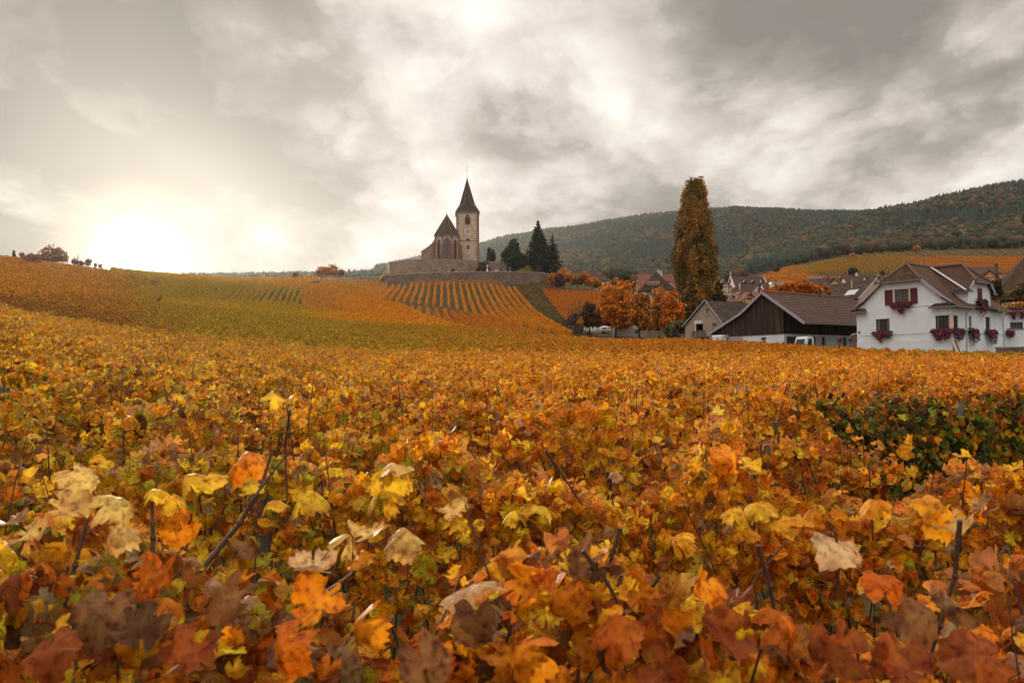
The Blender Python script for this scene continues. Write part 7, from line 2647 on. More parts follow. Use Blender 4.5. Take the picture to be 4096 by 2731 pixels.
def campers():
    s = Site(2433, 1352, 163, R(-24), 'caravan', 'white motorhome with roof rack and rounded rear parked under the orange trees', 'motorhome', 5.3)
    s.t['category'] = 'motorhome'
    t = s.t; W = 5.3
    top = s.f(2400, 1306)[1]
    g = gz(s.O.x, s.O.y) - s.O.z
    rt = lambda a, b, d: (W - d, a, b)
    m = MB(); rbox(m, (0, 0, g + .45), (W, 2.15, top), .22); rbox(m, (.2, .15, g + .25), (W - .3, 2.0, g + .6), .08); m.build('body', VWHITE, t, smooth=False)
    q = s.fr(2410, 1310, 2427, 1316)
    pan(t, front, q[0], q[1], q[2], q[3], 'side_window', GLASS)
    q2 = s.rr(2438, 1309.5, 2451, 1315)
    pan(t, rt, .3, q2[1], 1.75, q2[3], 'end_window', GLASS)
    q = s.fr(2387, 1313, 2396, 1330)
    pan(t, front, q[0], g + .6, q[2], q[3], 'door', VGREY, d=-.012)
    m = MB(); m.tube([(.15, .25, top + .14), (2.4, .25, top + .14)], .03, 5); m.tube([(.15, 1.9, top + .14), (2.4, 1.9, top + .14)], .03, 5)
    for x in (.2, 1.2, 2.3):
        for y in (.25, 1.9): m.tube([(x, y, top - .02), (x, y, top + .14)], .025, 5)
    m.build('roof_rack', ZINC, t)
    m = MB(); rbox(m, (2.45, .8, top - .02), (2.75, 1.1, top + .45), .05); m.build('roof_vent', VWHITE, t)
    m = MB(); rbox(m, (3.9, .7, top - .02), (4.7, 1.4, top + .12), .04); m.build('roof_hatch', VWHITE, t)
    for x in (1.0, 4.2):
        wheel(t, x, .15, .33); wheel(t, x, 2.0, .33)
    for o in t.children:
        if o.name.startswith('wheel'): o.location.z = g
    s = Site(2463, 1352, 160, R(8), 'camper', 'grey motorhome with an overcab nose half hidden by maple branches', 'motorhome', 0, 'left')
    t = s.t
    L = s.f(2571, 1320)[0]
    top = s.f(2500, 1299)[1]
    g = gz(s.O.x, s.O.y) - s.O.z
    cab = s.f(2548, 1320)[0]
    nz = s.f(2560, 1317)[1]
    m = MB(); rbox(m, (0, 0, g + .45), (cab - .7, 2.2, top), .12); m.build('body', VGREY, t)
    m = MB()
    prof = [(cab - .72, nz), (L - .15, nz), (L + .02, nz + .15), (L - .12, top - .35), (L - .55, top - .1), (cab - .72, top - .02)]
    m.prism([(p[0], .06, p[1]) for p in prof], (0, 2.08, 0)); o = m.build('overcab', VWHITE, t)
    m = MB(); c0 = Vector((L - .45, .03, nz + .45))
    for k in range(3): m.tube([c0 + Vector((.12 * k - .15, 0, -.12)), c0 + Vector((.12 * k - .05, 0, .02)), c0 + Vector((.12 * k - .12, 0, .16))], .03, 5)
    m.build('red_swirl', plain('red_decal', (.5, .05, .06), .5), o)
    m = MB(); prof = [(cab - .75, g + .4), (L + .35, g + .4), (L + .4, g + 1.0), (L - .25, g + 1.2), (cab + .35, nz), (cab - .75, nz)]
    m.prism([(p[0], .12, p[1]) for p in prof], (0, 1.95, 0)); o = m.build('cab', VGREY, t)
    m = MB(); m.prism([(cab - .45, .09, g + 1.15), (cab + .62, .09, g + 1.15), (cab + .3, .09, nz - .1), (cab - .45, .09, nz - .1)], (0, .03, 0)); m.build('cab_window', GLASS, o)
    q = s.fr(2487, 1314, 2500, 1322.5)
    pan(t, front, q[0] - .05, q[1] - .05, q[2] + .05, q[3] + .05, 'side_window', BLACKM, d=-.02)
    pan(t, front, q[0], q[1], q[2], q[3], 'blind', PALE_W, d=-.035)
    q = s.fr(2468, 1306, 2477.5, 1335)
    pan(t, front, q[0], g + .6, q[2], q[3], 'door', VGREY, d=-.018)
    m = MB(); h = s.f(2500, 1312.5)[1]; m.abd(front, .05, h - .025, -.012, cab - .75, h + .025, .01); m.build('trim_stripe', BLACKM, t)
    for x in (1.2, cab + .5):
        wheel(t, x, .15, .33); wheel(t, x, 2.0, .33)
    for o in t.children:
        if o.name.startswith('wheel'): o.location.z = g
    # old pickup in front of the barn
    s = Site(3221, 1372, 87, R(-66), 'pickup_truck', 'pale blue old pickup truck parked before the dark barn side', 'truck', 1.75)
    t = s.t; W = 1.75
    g = gz(s.O.x, s.O.y) - s.O.z
    top = s.f(3221, 1344.5)[1]
    rt = lambda a, b, d: (W - d, a, b)
    m = MB()
    hz_ = [(0, g + .35), (0, g + 1.15), (.28, top - .18), (.5, top), (1.15, top - .02), (1.28, top - .3), (1.3, g + .35)]
    m.prism([(0.05, p[0], p[1]) for p in hz_], (W - .1, 0, 0)); o = m.build('cab', VBLUE, t)
    m = MB(); m.hexa([(.2, -.0, g + 1.2), (W - .2, -.0, g + 1.2), (W - .2, .03, g + 1.2), (.2, .03, g + 1.2), (.26, .22, top - .28), (W - .26, .22, top - .28), (W - .26, .26, top - .28), (.26, .26, top - .28)]); m.build('windscreen', GLASS, o)
    m = MB(); m.hexa([(W - .06, .35, g + 1.18), (W - .02, .35, g + 1.18), (W - .02, 1.0, g + 1.18), (W - .06, 1.0, g + 1.18), (W - .06, .55, top - .25), (W - .02, .55, top - .25), (W - .02, 1.0, top - .25), (W - .06, 1.0, top - .25)]); m.build('side_window', GLASS, o)
    m = MB(); m.box((0, 1.35, g + .5), (W, 4.4, g + .6)); m.box((0, 1.35, g + .6), (.06, 4.4, g + 1.0)); m.box((W - .06, 1.35, g + .6), (W, 4.4, g + 1.0)); m.box((.06, 4.34, g + .6), (W - .06, 4.4, g + 1.0)); m.build('load_bed', VBLUE, t)
    for x in (.35, W - .35):
        m = MB(); m.lathe([(.0, 0), (.09, 0), (.09, .05), (0, .05)], (0, 0, 0), 10); m.v = [(x + a, -.02 - c, g + .8 + b) for a, b, c in m.v]; m.build('headlight', VWHITE, t)
    for y in (.55, 3.4):
        for x in (.12, W - .12):
            m = MB(); m.lathe([(.18, -.09), (.3, -.09), (.33, 0), (.3, .09), (.18, .09)], (0, 0, 0), 14); m.v = [(x + c, y + a, g + .33 + b) for a, b, c in m.v]; m.build('wheel', RUBBER, t)
    # lantern post
    p = on(2599, 1330, 150)
    top = P(2599, 1245, 150).z - p.z
    t = thing('street_lamp', 'dark lantern lamp post among the orange maples', 'street lamp', p)
    m = MB(); m.lathe([(.2, -.3), (.18, .25), (.11, .35), (.085, .9), (.065, top - .95), (.05, top - .85)], (0, 0, 0), 10); m.build('post', BLACKM, t)
    m = MB(); m.lathe([(.06, top - .85), (.14, top - .78), (.24, top - .35), (.02, top - .33)], (0, 0, 0), 6); l = m.build('lantern', GLASS, t)
    m = MB(); m.lathe([(.42, top - .36), (.34, top - .26), (.12, top - .08), (.04, top)], (0, 0, 0), 6); m.build('lantern_cap', BLACKM, l)
    # rail fence by the car park
    p = on(2592, 1330, 138); q = on(2672, 1330, 143)
    zt = P(2592, 1325, 138).z
    t = thing('rail_fence', 'weathered board fence beside the lamp post', 'fence', p)
    m = MB(); d = q - p
    for k in range(3): m.bar(Vector((0, 0, zt - p.z - .12 - k * .34)), Vector((d.x, d.y, zt + .35 - p.z - .12 - k * .34)), .05, .22)
    m.build('boards', GREYW, t)
    for k in range(4):
        m = MB(); c = d * (k / 3); m.box((c.x - .07, c.y + .04, c.z - .6), (c.x + .07, c.y + .16, zt - p.z + .35 * k / 3 + .08)); m.build('post', GREYW, t)


campers()
# ------------------------------------------------------------------ trees and shrubs
M_TREE = leafmat('tree_leaf', False, .38, .7, 9, .15, False)
M_NEEDLE = leafmat('conifer_needles', False, .05, .8, 9, 0, False)
M_BARK = plain('bark', (.07, .05, .04), .95, .3, 6.0, .4)
ORANGE = [(.78, .30, .02), (.72, .24, .015), (.62, .19, .016), (.80, .37, .03), (.46, .14, .018)]
AMBER = [(.60, .23, .025), (.48, .18, .025), (.38, .14, .024), (.64, .28, .035), (.28, .10, .022)]
RUSTY = [(.34, .17, .02), (.22, .13, .02), (.15, .10, .018), (.44, .20, .02), (.10, .075, .018)]
DARKBR = [(.10, .05, .018), (.07, .045, .016), (.16, .065, .018), (.05, .04, .015)]
GREYGR = [(.16, .15, .075), (.12, .12, .06), (.20, .175, .09), (.09, .085, .045)]
DGREEN = [(.035, .045, .016), (.05, .055, .018), (.028, .035, .014), (.075, .06, .02)]
MAROON = [(.14, .028, .03), (.10, .022, .025), (.19, .05, .04)]
YELGR = [(.30, .22, .04), (.24, .19, .04), (.36, .24, .04), (.18, .15, .04)]
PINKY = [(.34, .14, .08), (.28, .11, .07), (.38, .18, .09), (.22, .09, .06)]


def crown_cloud(blobs, y, dens, lsize, pal, clump=.30, shell=.55, extra=None):
    """leaf quads in clumps through each ellipsoid; blobs are (u, v, ru, rv[, dy]) in photo pixels at distance y"""
    pos, nrm, col = [], [], []
    pal = np.array(pal)
    for b in blobs:
        u, v, ru, rv = b[:4]
        dy = b[4] if len(b) > 4 else 0
        pp = pal if len(b) < 6 else np.array(b[5])
        c = np.array(P(u, v, y + dy))
        rx, rz = ru * y / F, rv * y / F
        ry = (rx + rz) * .5 if rx < rz * 1.6 else rx * .8
        rad = np.array([rx, ry, rz])
        area = (rx * rz + rx * ry + ry * rz) * 4.19
        nc = max(9, int(area / (1.3 * (rx + rz) / 2 * clump + .3)**2 * 1.0))
        nc = min(nc, 150)
        d = unit(rng.normal(0, 1, (nc, 3)))
        cr = (shell + (1 - shell) * rng.random(nc))[:, None]
        cc = c + d * rad * cr * rng.uniform(.78, 1.14, (nc, 1))
        cs = rng.uniform(.5, 1.45, nc)
        ct = rng.integers(0, len(pp), nc)
        n = int(area * dens)
        k = rng.integers(0, nc, n)
        sg = clump * (rx + rz) / 2
        q = cc[k] + rng.normal(0, 1, (n, 3)) * (sg * cs[k])[:, None] * np.array([.62, .62, .5])
        pos.append(q)
        o = (q - c) / rad
        nn = unit(o) * .8 + rng.normal(0, .6, (n, 3))
        nn[:, 2] += .4
        nrm.append(nn)
        ci = np.where(rng.random(n) < .65, ct[k], rng.integers(0, len(pp), n))
        col.append(pp[ci] * np.exp(rng.normal(0, .18, (n, 1))))
    pos, nrm, col = np.concatenate(pos), np.concatenate(nrm), np.concatenate(col)
    return scatter(QUAD, pos, nrm, lsize * np.exp(rng.normal(0, .3, len(pos))), col, hang=.3)


def tree(name, label, cat, y, ub, blobs, pal, lsize=.42, dens=14, trunk=.22, group=None, limbs=5, clump=.30, shell=.55, fork=.35, mat=None, base_v=None):
    if name == 'maple': blobs = [(q[0], q[1], q[2] * 1.16, q[3] * 1.12, *q[4:]) for q in blobs]
    b = on(ub, 1300, y)
    t = thing(name, label, cat, b, 0, group)
    v, tr, cc, ww = crown_cloud(blobs, y, dens, lsize, pal, clump, shell)
    np_mesh('crown', v - np.array(b)[None], tr, mat or M_TREE, t, cc, ww)
    m = MB()
    tops = [P(q[0], q[1] - q[3] * .55, y + (q[4] if len(q) > 4 else 0)) - b for q in blobs]
    top = max(tops, key=lambda p: p.z)
    f = Vector((top.x * .15, top.y * .15, max(.4, top.z * fork)))
    m.tube([(0, 0, -.4), f * .5, f, f.lerp(top, .5), top], [trunk * 1.3, trunk, trunk * .85, trunk * .5, trunk * .12], 7)
    for p in tops:
        for _ in range(max(1, limbs // len(tops))):
            e = p + Vector(rng.normal(0, 1, 3)) * trunk * 5
            s0 = f.lerp(top, rng.uniform(0, .35))
            mid = s0.lerp(e, .5) + Vector((0, 0, trunk * 2))
            m.tube([s0, mid, e], [trunk * .5, trunk * .3, trunk * .08], 5)
    m.build('trunk', M_BARK, t)
    return t


def bush(label, y, blobs, pal, lsize=.3, dens=26, group=None, name='shrub', cat='shrub', clump=.3, shell=.5):
    u = sum(b[0] for b in blobs) / len(blobs)
    return tree(name, label, cat, y, u, blobs, pal, lsize, dens, .06, group, 6, clump, shell, .15)


def bare(name, label, y, ub, vt, spread, n=26, grp=None, col=None):
    """leafless shrub: a spray of fine twigs"""
    b = on(ub, 1300, y)
    h = P(ub, vt, y).z - b.z
    t = thing(name, label, 'shrub', b, 0, grp)
    m = MB()
    for _ in range(n):
        a = Vector((rng.normal(0, spread * .25), rng.normal(0, spread * .25), 0))
        e = Vector((a.x * 3 + rng.normal(0, spread * .35), a.y * 3 + rng.normal(0, spread * .3), h * rng.uniform(.6, 1.0)))
        md = a.lerp(e, .5) + Vector((0, 0, h * .12))
        m.tube([a, md, e], [.06, .035, .012], 4)
        for _ in range(4):
            s0 = md.lerp(e, rng.uniform(0, .8))
            m.tube([s0, s0 + Vector((rng.normal(0, .5), rng.normal(0, .5), rng.uniform(.3, 1.1)))], [.025, .01], 3)
    m.build('twigs', col or M_BARK, t, kind='stuff')
    return t


def spruce(name, label, y, u, vt, vb, half, col, drop=.45, top_w=.05, seed=0, asym=0.0, levels=26, per=11):
    rg = np.random.default_rng(seed)
    b = on(u, vb, y)
    h = P(u, vt, y).z - b.z
    rmax = half * y / F
    t = thing(name, label, 'conifer', b)
    pos, nrm, tip, sz = [], [], [], []
    m = MB()
    m.tube([(0, 0, -.4), (0, 0, h * .5), (0, 0, h * .99)], [h * .022, h * .013, .03], 7)
    for k in range(levels):
        f = k / (levels - 1)
        z = h * (.06 + .93 * f)
        r = rmax * ((1 - f)**.72 * (.92 + .08 * math.cos(k * 1.7)) + top_w * .3)
        for j in range(max(4, int(per * (1 - f * .6)))):
            an = rg.uniform(0, 2 * math.pi)
            rr = r * rg.uniform(.62, 1.1) * (1 + asym * math.cos(an))
            d = np.array([math.cos(an), math.sin(an), 0])
            n = max(5, int(rr * 7))
            s = np.linspace(.1, 1, n)
            p = np.stack([d[0] * rr * s, d[1] * rr * s, z - drop * rr * (s**1.3) * .55 + .18 * rr * s**4], 1)
            p += rg.normal(0, .10 + .05 * rr, p.shape) * np.array([1, 1, .6])
            pos.append(p)
            q = np.tile(np.array([d[0] * .35, d[1] * .35, .9]), (n, 1)) + rg.normal(0, .45, (n, 3))
            nrm.append(q); tip.append(np.tile(d, (n, 1)))
            sz.append(np.full(n, .74) * (1.15 - .5 * s) * (.6 + .5 * (1 - f)))
            if j % 3 == 0: m.tube([(0, 0, z), (d[0] * rr * .8, d[1] * rr * .8, z - drop * rr * .35)], [.05, .015], 3)
    pos, nrm, tip, sz = map(np.concatenate, (pos, nrm, tip, sz))
    cl = np.array(col)[rg.integers(0, len(col), len(pos))] * np.exp(rg.normal(0, .2, (len(pos), 1)))
    v, tr, cc, ww = scatter(QUAD, pos, nrm, sz * y / 275 * 1.25, cl, hang=.25, tip=tip)
    np_mesh('crown', v, tr, M_NEEDLE, t, cc, ww)
    m.build('trunk', M_BARK, t)
    return t


# on the church hill
FIRC = [(.020, .026, .015), (.028, .034, .018), (.015, .019, .012), (.035, .032, .018)]
spruce('spruce', 'tallest dark spruce beside the churchyard wall', 283, 2154, 884, 1092, 74, FIRC, .5, seed=3, levels=36, per=19)
spruce('spruce', 'thin ragged spruce right behind the tallest dark spruce', 288, 2212, 940, 1094, 58, FIRC, .75, seed=5, levels=20, per=11)
tree('yew', 'broad dark yew with ragged boughs left of the tallest spruce', 'tree', 285, 2056, [(2054, 985, 22, 24), (2046, 1020, 38, 28), (2062, 1050, 42, 36), (2030, 1012, 24, 10), (2085, 1040, 22, 30), (2020, 1025, 16, 8), (2054, 965, 8, 10)], FIRC, .5, 15, .3, mat=M_NEEDLE, clump=.28)
for u, vt, hw, lb in ((1957, 992, 7, 'taller pointed cypress behind the churchyard wall, next to the tower'), (1972, 1000, 6.5, 'shorter blunt cypress behind the churchyard wall')):
    tree('cypress', lb, 'tree', 288, u, [(u, vt + 44, hw, 26), (u, vt + 22, hw * .85, 22), (u, vt + 8, hw * .45, 12), (u, vt + 62, hw * 1.05, 20)], [(.028, .024, .014), (.04, .03, .015), (.022, .02, .012)], .32, 40, .12, mat=M_NEEDLE)
bush('round clipped dark bush behind the white crucifix', 276, [(1932, 1069, 25, 21), (1922, 1078, 18, 14), (1944, 1078, 18, 14)], [(.055, .045, .018), (.08, .055, .02), (.04, .036, .016)], .36, 26)
for u, v, r, pal, lb in ((1902, 1085, 5, AMBER, 'small yellow grave shrub left of the round bush'), (1921, 1087, 9, AMBER, 'low amber shrub at the foot of the round bush'), (1811, 1083, 7, DGREEN, 'dark small shrub beside the stone cross'), (1818, 1081, 5, DGREEN, 'tiny dark shrub next to the small pale headstone'), (1743, 1083, 5, MAROON, 'dark red grave shrub at the left end of the graves'), (2043, 1080, 7, DGREEN, 'little round dark bush near the right wall end')):
    bush(lb, 275.5, [(u, v, r, r)], pal, .24, 40)
bush('pale olive arching shrub under the yew by the long wall', 277, [(2086, 1084, 22, 9), (2108, 1076, 14, 13), (2118, 1084, 12, 12)], YELGR, .3, 24)
for i, (u, v, ru, rv, pal, y, lb) in enumerate(((2212, 1112, 22, 24, AMBER, 268, 'amber shrub at the right end of the long stone wall'), (2238, 1120, 20, 22, MAROON, 264, 'maroon shrub beside the amber one at the wall end'), (2254, 1092, 20, 18, ORANGE, 272, 'bright orange shrub behind the maroon one'),
                                                 (2282, 1106, 24, 22, AMBER, 268, 'large tawny shrub above the right slope vines'), (2312, 1118, 26, 20, RUSTY, 262, 'dark rusty shrub above the right slope vines'), (2340, 1108, 20, 24, AMBER, 272, 'tawny shrub just left of the hillside house'),
                                                 (2370, 1128, 26, 14, ORANGE, 262, 'low orange shrub hiding the foot of the hillside house'), (2398, 1136, 26, 12, RUSTY, 258, 'dark low shrub at the crest of the right slope'), (2462, 1128, 16, 20, AMBER, 285, 'tawny shrub at the right side of the hillside house'), (2476, 1140, 18, 14, RUSTY, 280, 'rusty shrub between the hillside house and the big maple'))):
    bush(lb, y, [(u, v, ru, rv), (u - ru * .6, v + rv * .5, ru * .6, rv * .6), (u + ru * .6, v + rv * .4, ru * .6, rv * .65)], pal, .42, 16, 'shrubs right of the church hill')
# the crest left of the church
for u, v, ru, rv, lb in ((1287, 1084, 22, 18, 'rounded amber bush, left of the pair on the skyline'), (1328, 1081, 24, 20, 'larger amber bush, right of the pair on the skyline'), (1366, 1089, 12, 14, 'small dark bush next to the skyline pair'), (1180, 1099, 12, 9, 'low bush among the crest vines')):
    bush(lb, 292, [(u, v, ru, rv), (u - ru * .5, v + rv * .5, ru * .6, rv * .6), (u + ru * .5, v + rv * .5, ru * .6, rv * .6)], AMBER if ru > 13 else RUSTY, .42, 16, 'bushes on the left skyline')
# left hill
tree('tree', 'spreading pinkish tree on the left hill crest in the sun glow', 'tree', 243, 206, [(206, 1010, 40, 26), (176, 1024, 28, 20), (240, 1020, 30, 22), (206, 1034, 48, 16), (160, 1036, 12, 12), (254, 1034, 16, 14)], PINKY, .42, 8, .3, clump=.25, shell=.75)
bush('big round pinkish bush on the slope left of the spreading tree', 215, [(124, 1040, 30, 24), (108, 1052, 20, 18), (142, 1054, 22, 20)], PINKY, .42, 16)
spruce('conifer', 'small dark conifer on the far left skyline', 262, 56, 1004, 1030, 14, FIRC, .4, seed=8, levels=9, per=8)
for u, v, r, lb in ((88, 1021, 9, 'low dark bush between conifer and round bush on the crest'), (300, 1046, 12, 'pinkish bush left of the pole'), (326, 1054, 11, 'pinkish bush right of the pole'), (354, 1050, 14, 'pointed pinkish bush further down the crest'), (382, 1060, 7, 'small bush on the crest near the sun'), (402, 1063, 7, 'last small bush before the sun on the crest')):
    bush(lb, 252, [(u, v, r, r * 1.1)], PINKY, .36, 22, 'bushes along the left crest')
p_ = on(312, 1058, 250)
t_ = thing('pole', 'wooden pole on the left hill crest', 'pole', p_)
m_ = MB(); m_.tube([(0, 0, -.5), (0, 0, P(312, 1017, 250).z - p_.z)], [.16, .12], 8); m_.build('shaft', M_POST, t_)

# around the caravans
REDP = [(.30, .05, .03), (.22, .04, .03), (.40, .12, .02)]
tree('maple', 'largest bright orange maple over the parked motorhomes', 'tree', 157, 2459, [(2440, 1180, 38, 42), (2490, 1165, 34, 40), (2420, 1225, 34, 36), (2468, 1235, 44, 44), (2505, 1230, 36, 46), (2508, 1142, 16, 22), (2430, 1270, 28, 26), (2480, 1290, 36, 22), (2518, 1280, 22, 26)], ORANGE, .31, 20, .22, clump=.26)
tree('maple', 'amber maple with maroon sprays left of the lamp post', 'tree', 153, 2556, [(2555, 1225, 30, 42), (2580, 1210, 18, 36, 0, MAROON + AMBER), (2545, 1270, 32, 34), (2578, 1262, 24, 36), (2565, 1195, 14, 18, 0, MAROON), (2536, 1240, 18, 36), (2572, 1302, 26, 16)], AMBER, .30, 21, .2, clump=.26)
tree('maple', 'tawny maple just right of the lamp post', 'tree', 160, 2636, [(2634, 1180, 20, 34), (2626, 1230, 26, 40), (2640, 1275, 26, 36), (2620, 1290, 20, 24)], AMBER, .30, 21, .18, clump=.26)
tree('maple', 'deep orange maple touching the poplar', 'tree', 154, 2688, [(2682, 1200, 26, 36), (2705, 1245, 26, 36), (2675, 1250, 26, 36), (2695, 1290, 28, 28), (2722, 1252, 14, 22), (2660, 1290, 22, 22)], [(.72, .21, .012), (.60, .16, .012), (.44, .12, .016), (.74, .28, .02)], .30, 21, .2, clump=.26)
tree('small_maple', 'dark brown small maple with orange edge left of the motorhomes', 'tree', 150, 2358, [(2358, 1230, 28, 24), (2350, 1262, 32, 28), (2380, 1262, 24, 30), (2362, 1290, 38, 20), (2326, 1284, 14, 20, 0, ORANGE), (2395, 1290, 20, 16)], DARKBR, .30, 22, .15, clump=.26)
bush('dark hedge behind the white motorhome', 175, [(2420, 1290, 30, 16), (2450, 1288, 24, 16), (2395, 1296, 24, 14), (2480, 1292, 24, 14)], DARKBR, .4, 14, name='hedge', cat='hedge')
bush('orange undergrowth under the maples by the lamp post', 168, [(2600, 1298, 30, 20), (2640, 1305, 26, 16), (2560, 1305, 26, 16), (2680, 1300, 26, 20), (2720, 1300, 26, 24)], ORANGE + RUSTY, .4, 14)
bare('bare_shrub', 'leafless grey twiggy shrub before the right slope vines', 165, 2318, 1190, 3.2, 30)
bare('bare_shrub', 'lower leafless twiggy shrub left of the dark small maple', 160, 2288, 1255, 2.6, 26)
bush('grey brown brush at the foot of the right slope', 162, [(2300, 1270, 24, 26), (2280, 1285, 22, 18), (2330, 1290, 20, 18)], [(.14, .10, .06), (.18, .12, .07), (.10, .075, .045)], .34, 9)
bush('large grey green willow bush left of the skittle house', 128, [(2700, 1312, 34, 28), (2675, 1325, 26, 20), (2730, 1312, 28, 30), (2752, 1325, 22, 22), (2716, 1295, 20, 18), (2690, 1335, 34, 16)], GREYGR, .26, 24, clump=.24)
# the poplar
def poplar():
    y = 168
    b = on(2785, 1320, y)
    t = thing('poplar', 'very tall rust coloured poplar towering over the village', 'tree', b)
    vv = [733, 745, 762, 800, 843, 864, 904, 945, 985, 1047, 1088, 1128, 1170, 1230, 1290]
    lo = [2784, 2772, 2756, 2736, 2728, 2716, 2708, 2705, 2703, 2695, 2699, 2706, 2711, 2720, 2740]
    hi = [2812, 2820, 2825, 2834, 2838, 2841, 2848, 2853, 2868, 2878, 2874, 2860, 2852, 2845, 2830]
    n = 470
    pos, nrm, col = [], [], []
    pal = np.array(RUSTY)
    m = MB()
    hgt = lambda v: P(2785, v, y).z - b.z
    for i in range(n):
        v = 742 + 548 * rng.random()**1.2
        L, H = np.interp(v, vv, lo), np.interp(v, vv, hi)
        an = rng.uniform(0, 2 * math.pi)
        rr = math.sqrt(rng.random()) * .97
        k = y / F
        c = (L + H) / 2
        p = np.array([(c - 2785) * k + math.cos(an) * rr * (H - L) / 2 * k, math.sin(an) * rr * (H - L) / 2 * k, hgt(v)])
        w, hh = rng.uniform(.3, .66), rng.uniform(.9, 2.4)
        m_ = int(130 * w / .45)
        s = rng.normal(0, 1, (m_, 3)).clip(-1.4, 1.4) * np.array([w, w, hh * .62])
        s[:, :2] *= (1 - .4 * np.clip(s[:, 2:3] / hh, -1, 1))
        pos.append(p + s)
        nrm.append(unit(np.tile(np.array([math.cos(an), math.sin(an), .35]), (m_, 1))) + rng.normal(0, .55, (m_, 3)))
        up = np.clip((1290 - v) / 560, 0, 1)
        ck = rng.choice(5, p=np.array([.30 + .2 * up, .25, .2, .10 + .15 * up, .15]) / (1.0 + .35 * up))
        ci = np.where(rng.random(m_) < .85, ck, rng.integers(0, 5, m_))
        col.append(pal[ci] * np.exp(rng.normal(0, .2, (m_, 1))))
    pos, nrm, col = np.concatenate(pos), np.concatenate(nrm), np.concatenate(col)
    v, tr, cc, ww = scatter(QUAD, pos, nrm, .24 * np.exp(rng.normal(0, .3, len(pos))), col, hang=.2)
    np_mesh('crown', v, tr, M_TREE, t, cc, ww)
    H_ = hgt(740)
    bk = plain('pale_poplar_bark', (.20, .17, .14), .95, .3, 3.0, .3)
    m.tube([(0, 0, -.5), (.1, 0, H_ * .3), (-.1, 0, H_ * .65), (.2, 0, H_ * .95)], [.65, .45, .26, .05], 8)
    for k in range(14):
        a = rng.uniform(0, 6.28); z0 = H_ * rng.uniform(.12, .5); o = rng.uniform(1.2, 3.2)
        m.tube([(0, 0, z0), (math.cos(a) * o * .7, math.sin(a) * o * .7, z0 + H_ * .12), (math.cos(a) * o, math.sin(a) * o, z0 + H_ * rng.uniform(.25, .42))], [.2, .12, .03], 5)
    m.build('trunk', bk, t)
poplar()
tree('young_poplar', 'lower rust coloured tree at the left foot of the poplar', 'tree', 158, 2750, [(2768, 1140, 18, 42), (2755, 1190, 24, 46), (2750, 1240, 28, 40), (2745, 1285, 26, 30), (2785, 1200, 26, 48), (2790, 1260, 26, 44)], RUSTY, .38, 13, .2, clump=.24)
tree('dark_tree', 'dark green tree filling the gap right of the poplar', 'tree', 175, 2850, [(2850, 1180, 30, 40), (2868, 1150, 16, 26), (2880, 1190, 24, 30), (2830, 1190, 30, 44), (2895, 1200, 14, 16)], DGREEN + RUSTY[2:], .40, 13, .2, clump=.26)
# behind the barn roof
tree('maple', 'wide bright orange tree crown rising behind the barn roof', 'tree', 128, 3170, [(3075, 1166, 26, 12), (3115, 1160, 32, 20), (3165, 1154, 36, 24), (3215, 1148, 36, 24), (3255, 1158, 34, 24), (3295, 1166, 24, 18), (3312, 1172, 12, 10)], [(.60, .15, .012), (.48, .115, .012), (.64, .21, .02), (.34, .09, .016)], .30, 20, .2, clump=.28)
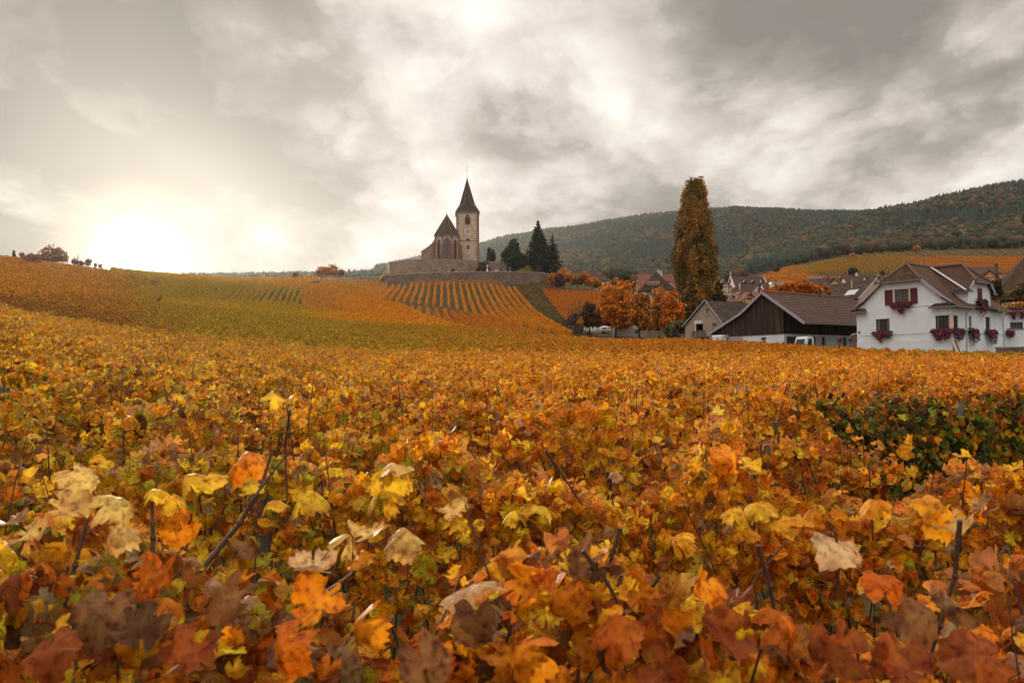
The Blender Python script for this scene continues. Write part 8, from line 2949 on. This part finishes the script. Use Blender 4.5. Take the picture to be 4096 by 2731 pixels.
# right edge gardens
tree('dark_tree', 'dark green leafy tree between the white house and the farmhouse', 'tree', 108, 3985, [(3978, 1150, 20, 26), (3995, 1162, 22, 24), (3965, 1168, 18, 20), (3992, 1135, 10, 14), (3970, 1130, 10, 10)], DGREEN, .26, 24, .14, clump=.26)
tree('red_shrub', 'dark red shrub below the peach gable', 'shrub', 122, 4020, [(4012, 1130, 20, 16), (4032, 1120, 18, 14), (3998, 1140, 14, 10), (4045, 1112, 10, 8)], MAROON, .24, 26, .07, clump=.28)
bush('yellow green shrub before the farmhouse wall', 104, [(4070, 1165, 22, 18), (4046, 1174, 16, 12), (4092, 1155, 20, 26)], YELGR + DGREEN, .22, 26)
bush('long dark clipped hedge below the farmhouse', 98, [(4030, 1202, 24, 10), (4060, 1198, 26, 11), (4092, 1193, 26, 12), (4012, 1206, 14, 7)], DGREEN, .2, 36, name='hedge', cat='hedge', clump=.2)
bush('orange vine bank below the dark hedge at the right edge', 94, [(4044, 1222, 20, 11), (4068, 1222, 22, 13), (4094, 1220, 22, 15)], ORANGE + YELGR, .2, 34, name='vine_bank', cat='vines')
gw_ = Site(4022, 1216, 96, R(-12), 'garden_wall', 'pale stone garden wall under the dark hedge', 'wall', 0, 'left')
m_ = MB(); m_.box((0, 0, -6), (6, .4, .1)); m_.build('masonry', STONE, gw_.t); m_ = MB(); m_.box((-.05, -.06, .1), (6, .46, .2)); m_.build('coping', COPE, gw_.t)
# flowers before the barn
bush('round red flowering shrub before the barn doors', 86, [(3357, 1360, 13, 9)], [(.40, .02, .05), (.30, .02, .04), (.46, .05, .08), (.08, .06, .02)], .13, 110, name='flowering_shrub')
bush('lilac flowers beside the stone gateway', 84.5, [(3401, 1362, 7, 9)], [(.30, .16, .40), (.06, .07, .03), (.22, .10, .30), (.05, .06, .025)], .12, 110, name='flowering_shrub')
# shrubs on the far vineyards
for u, v, r, y, lb in ((3408, 1024, 11, 770, 'lone orange tree at the wood edge above the far vineyard'), (3106, 1075, 10, 640, 'dark round tree left of the far vineyard rows'), (3412, 1085, 14, 565, 'dark bush at the foot of the far vineyard rows'), (3668, 992, 12, 800, 'rusty tree at the wood edge above the white house'), (3530, 1090, 7, 560, 'small dark bush at the foot of the far rows')):
    bush(lb, y, [(u, v, r, r), (u - r * .5, v + r * .4, r * .7, r * .7), (u + r * .5, v + r * .4, r * .7, r * .7)], AMBER if 'orange' in lb or 'rusty' in lb else DGREEN, 1.0, 3.2, 'single trees by the far vineyards', name='hillside_tree', cat='tree')
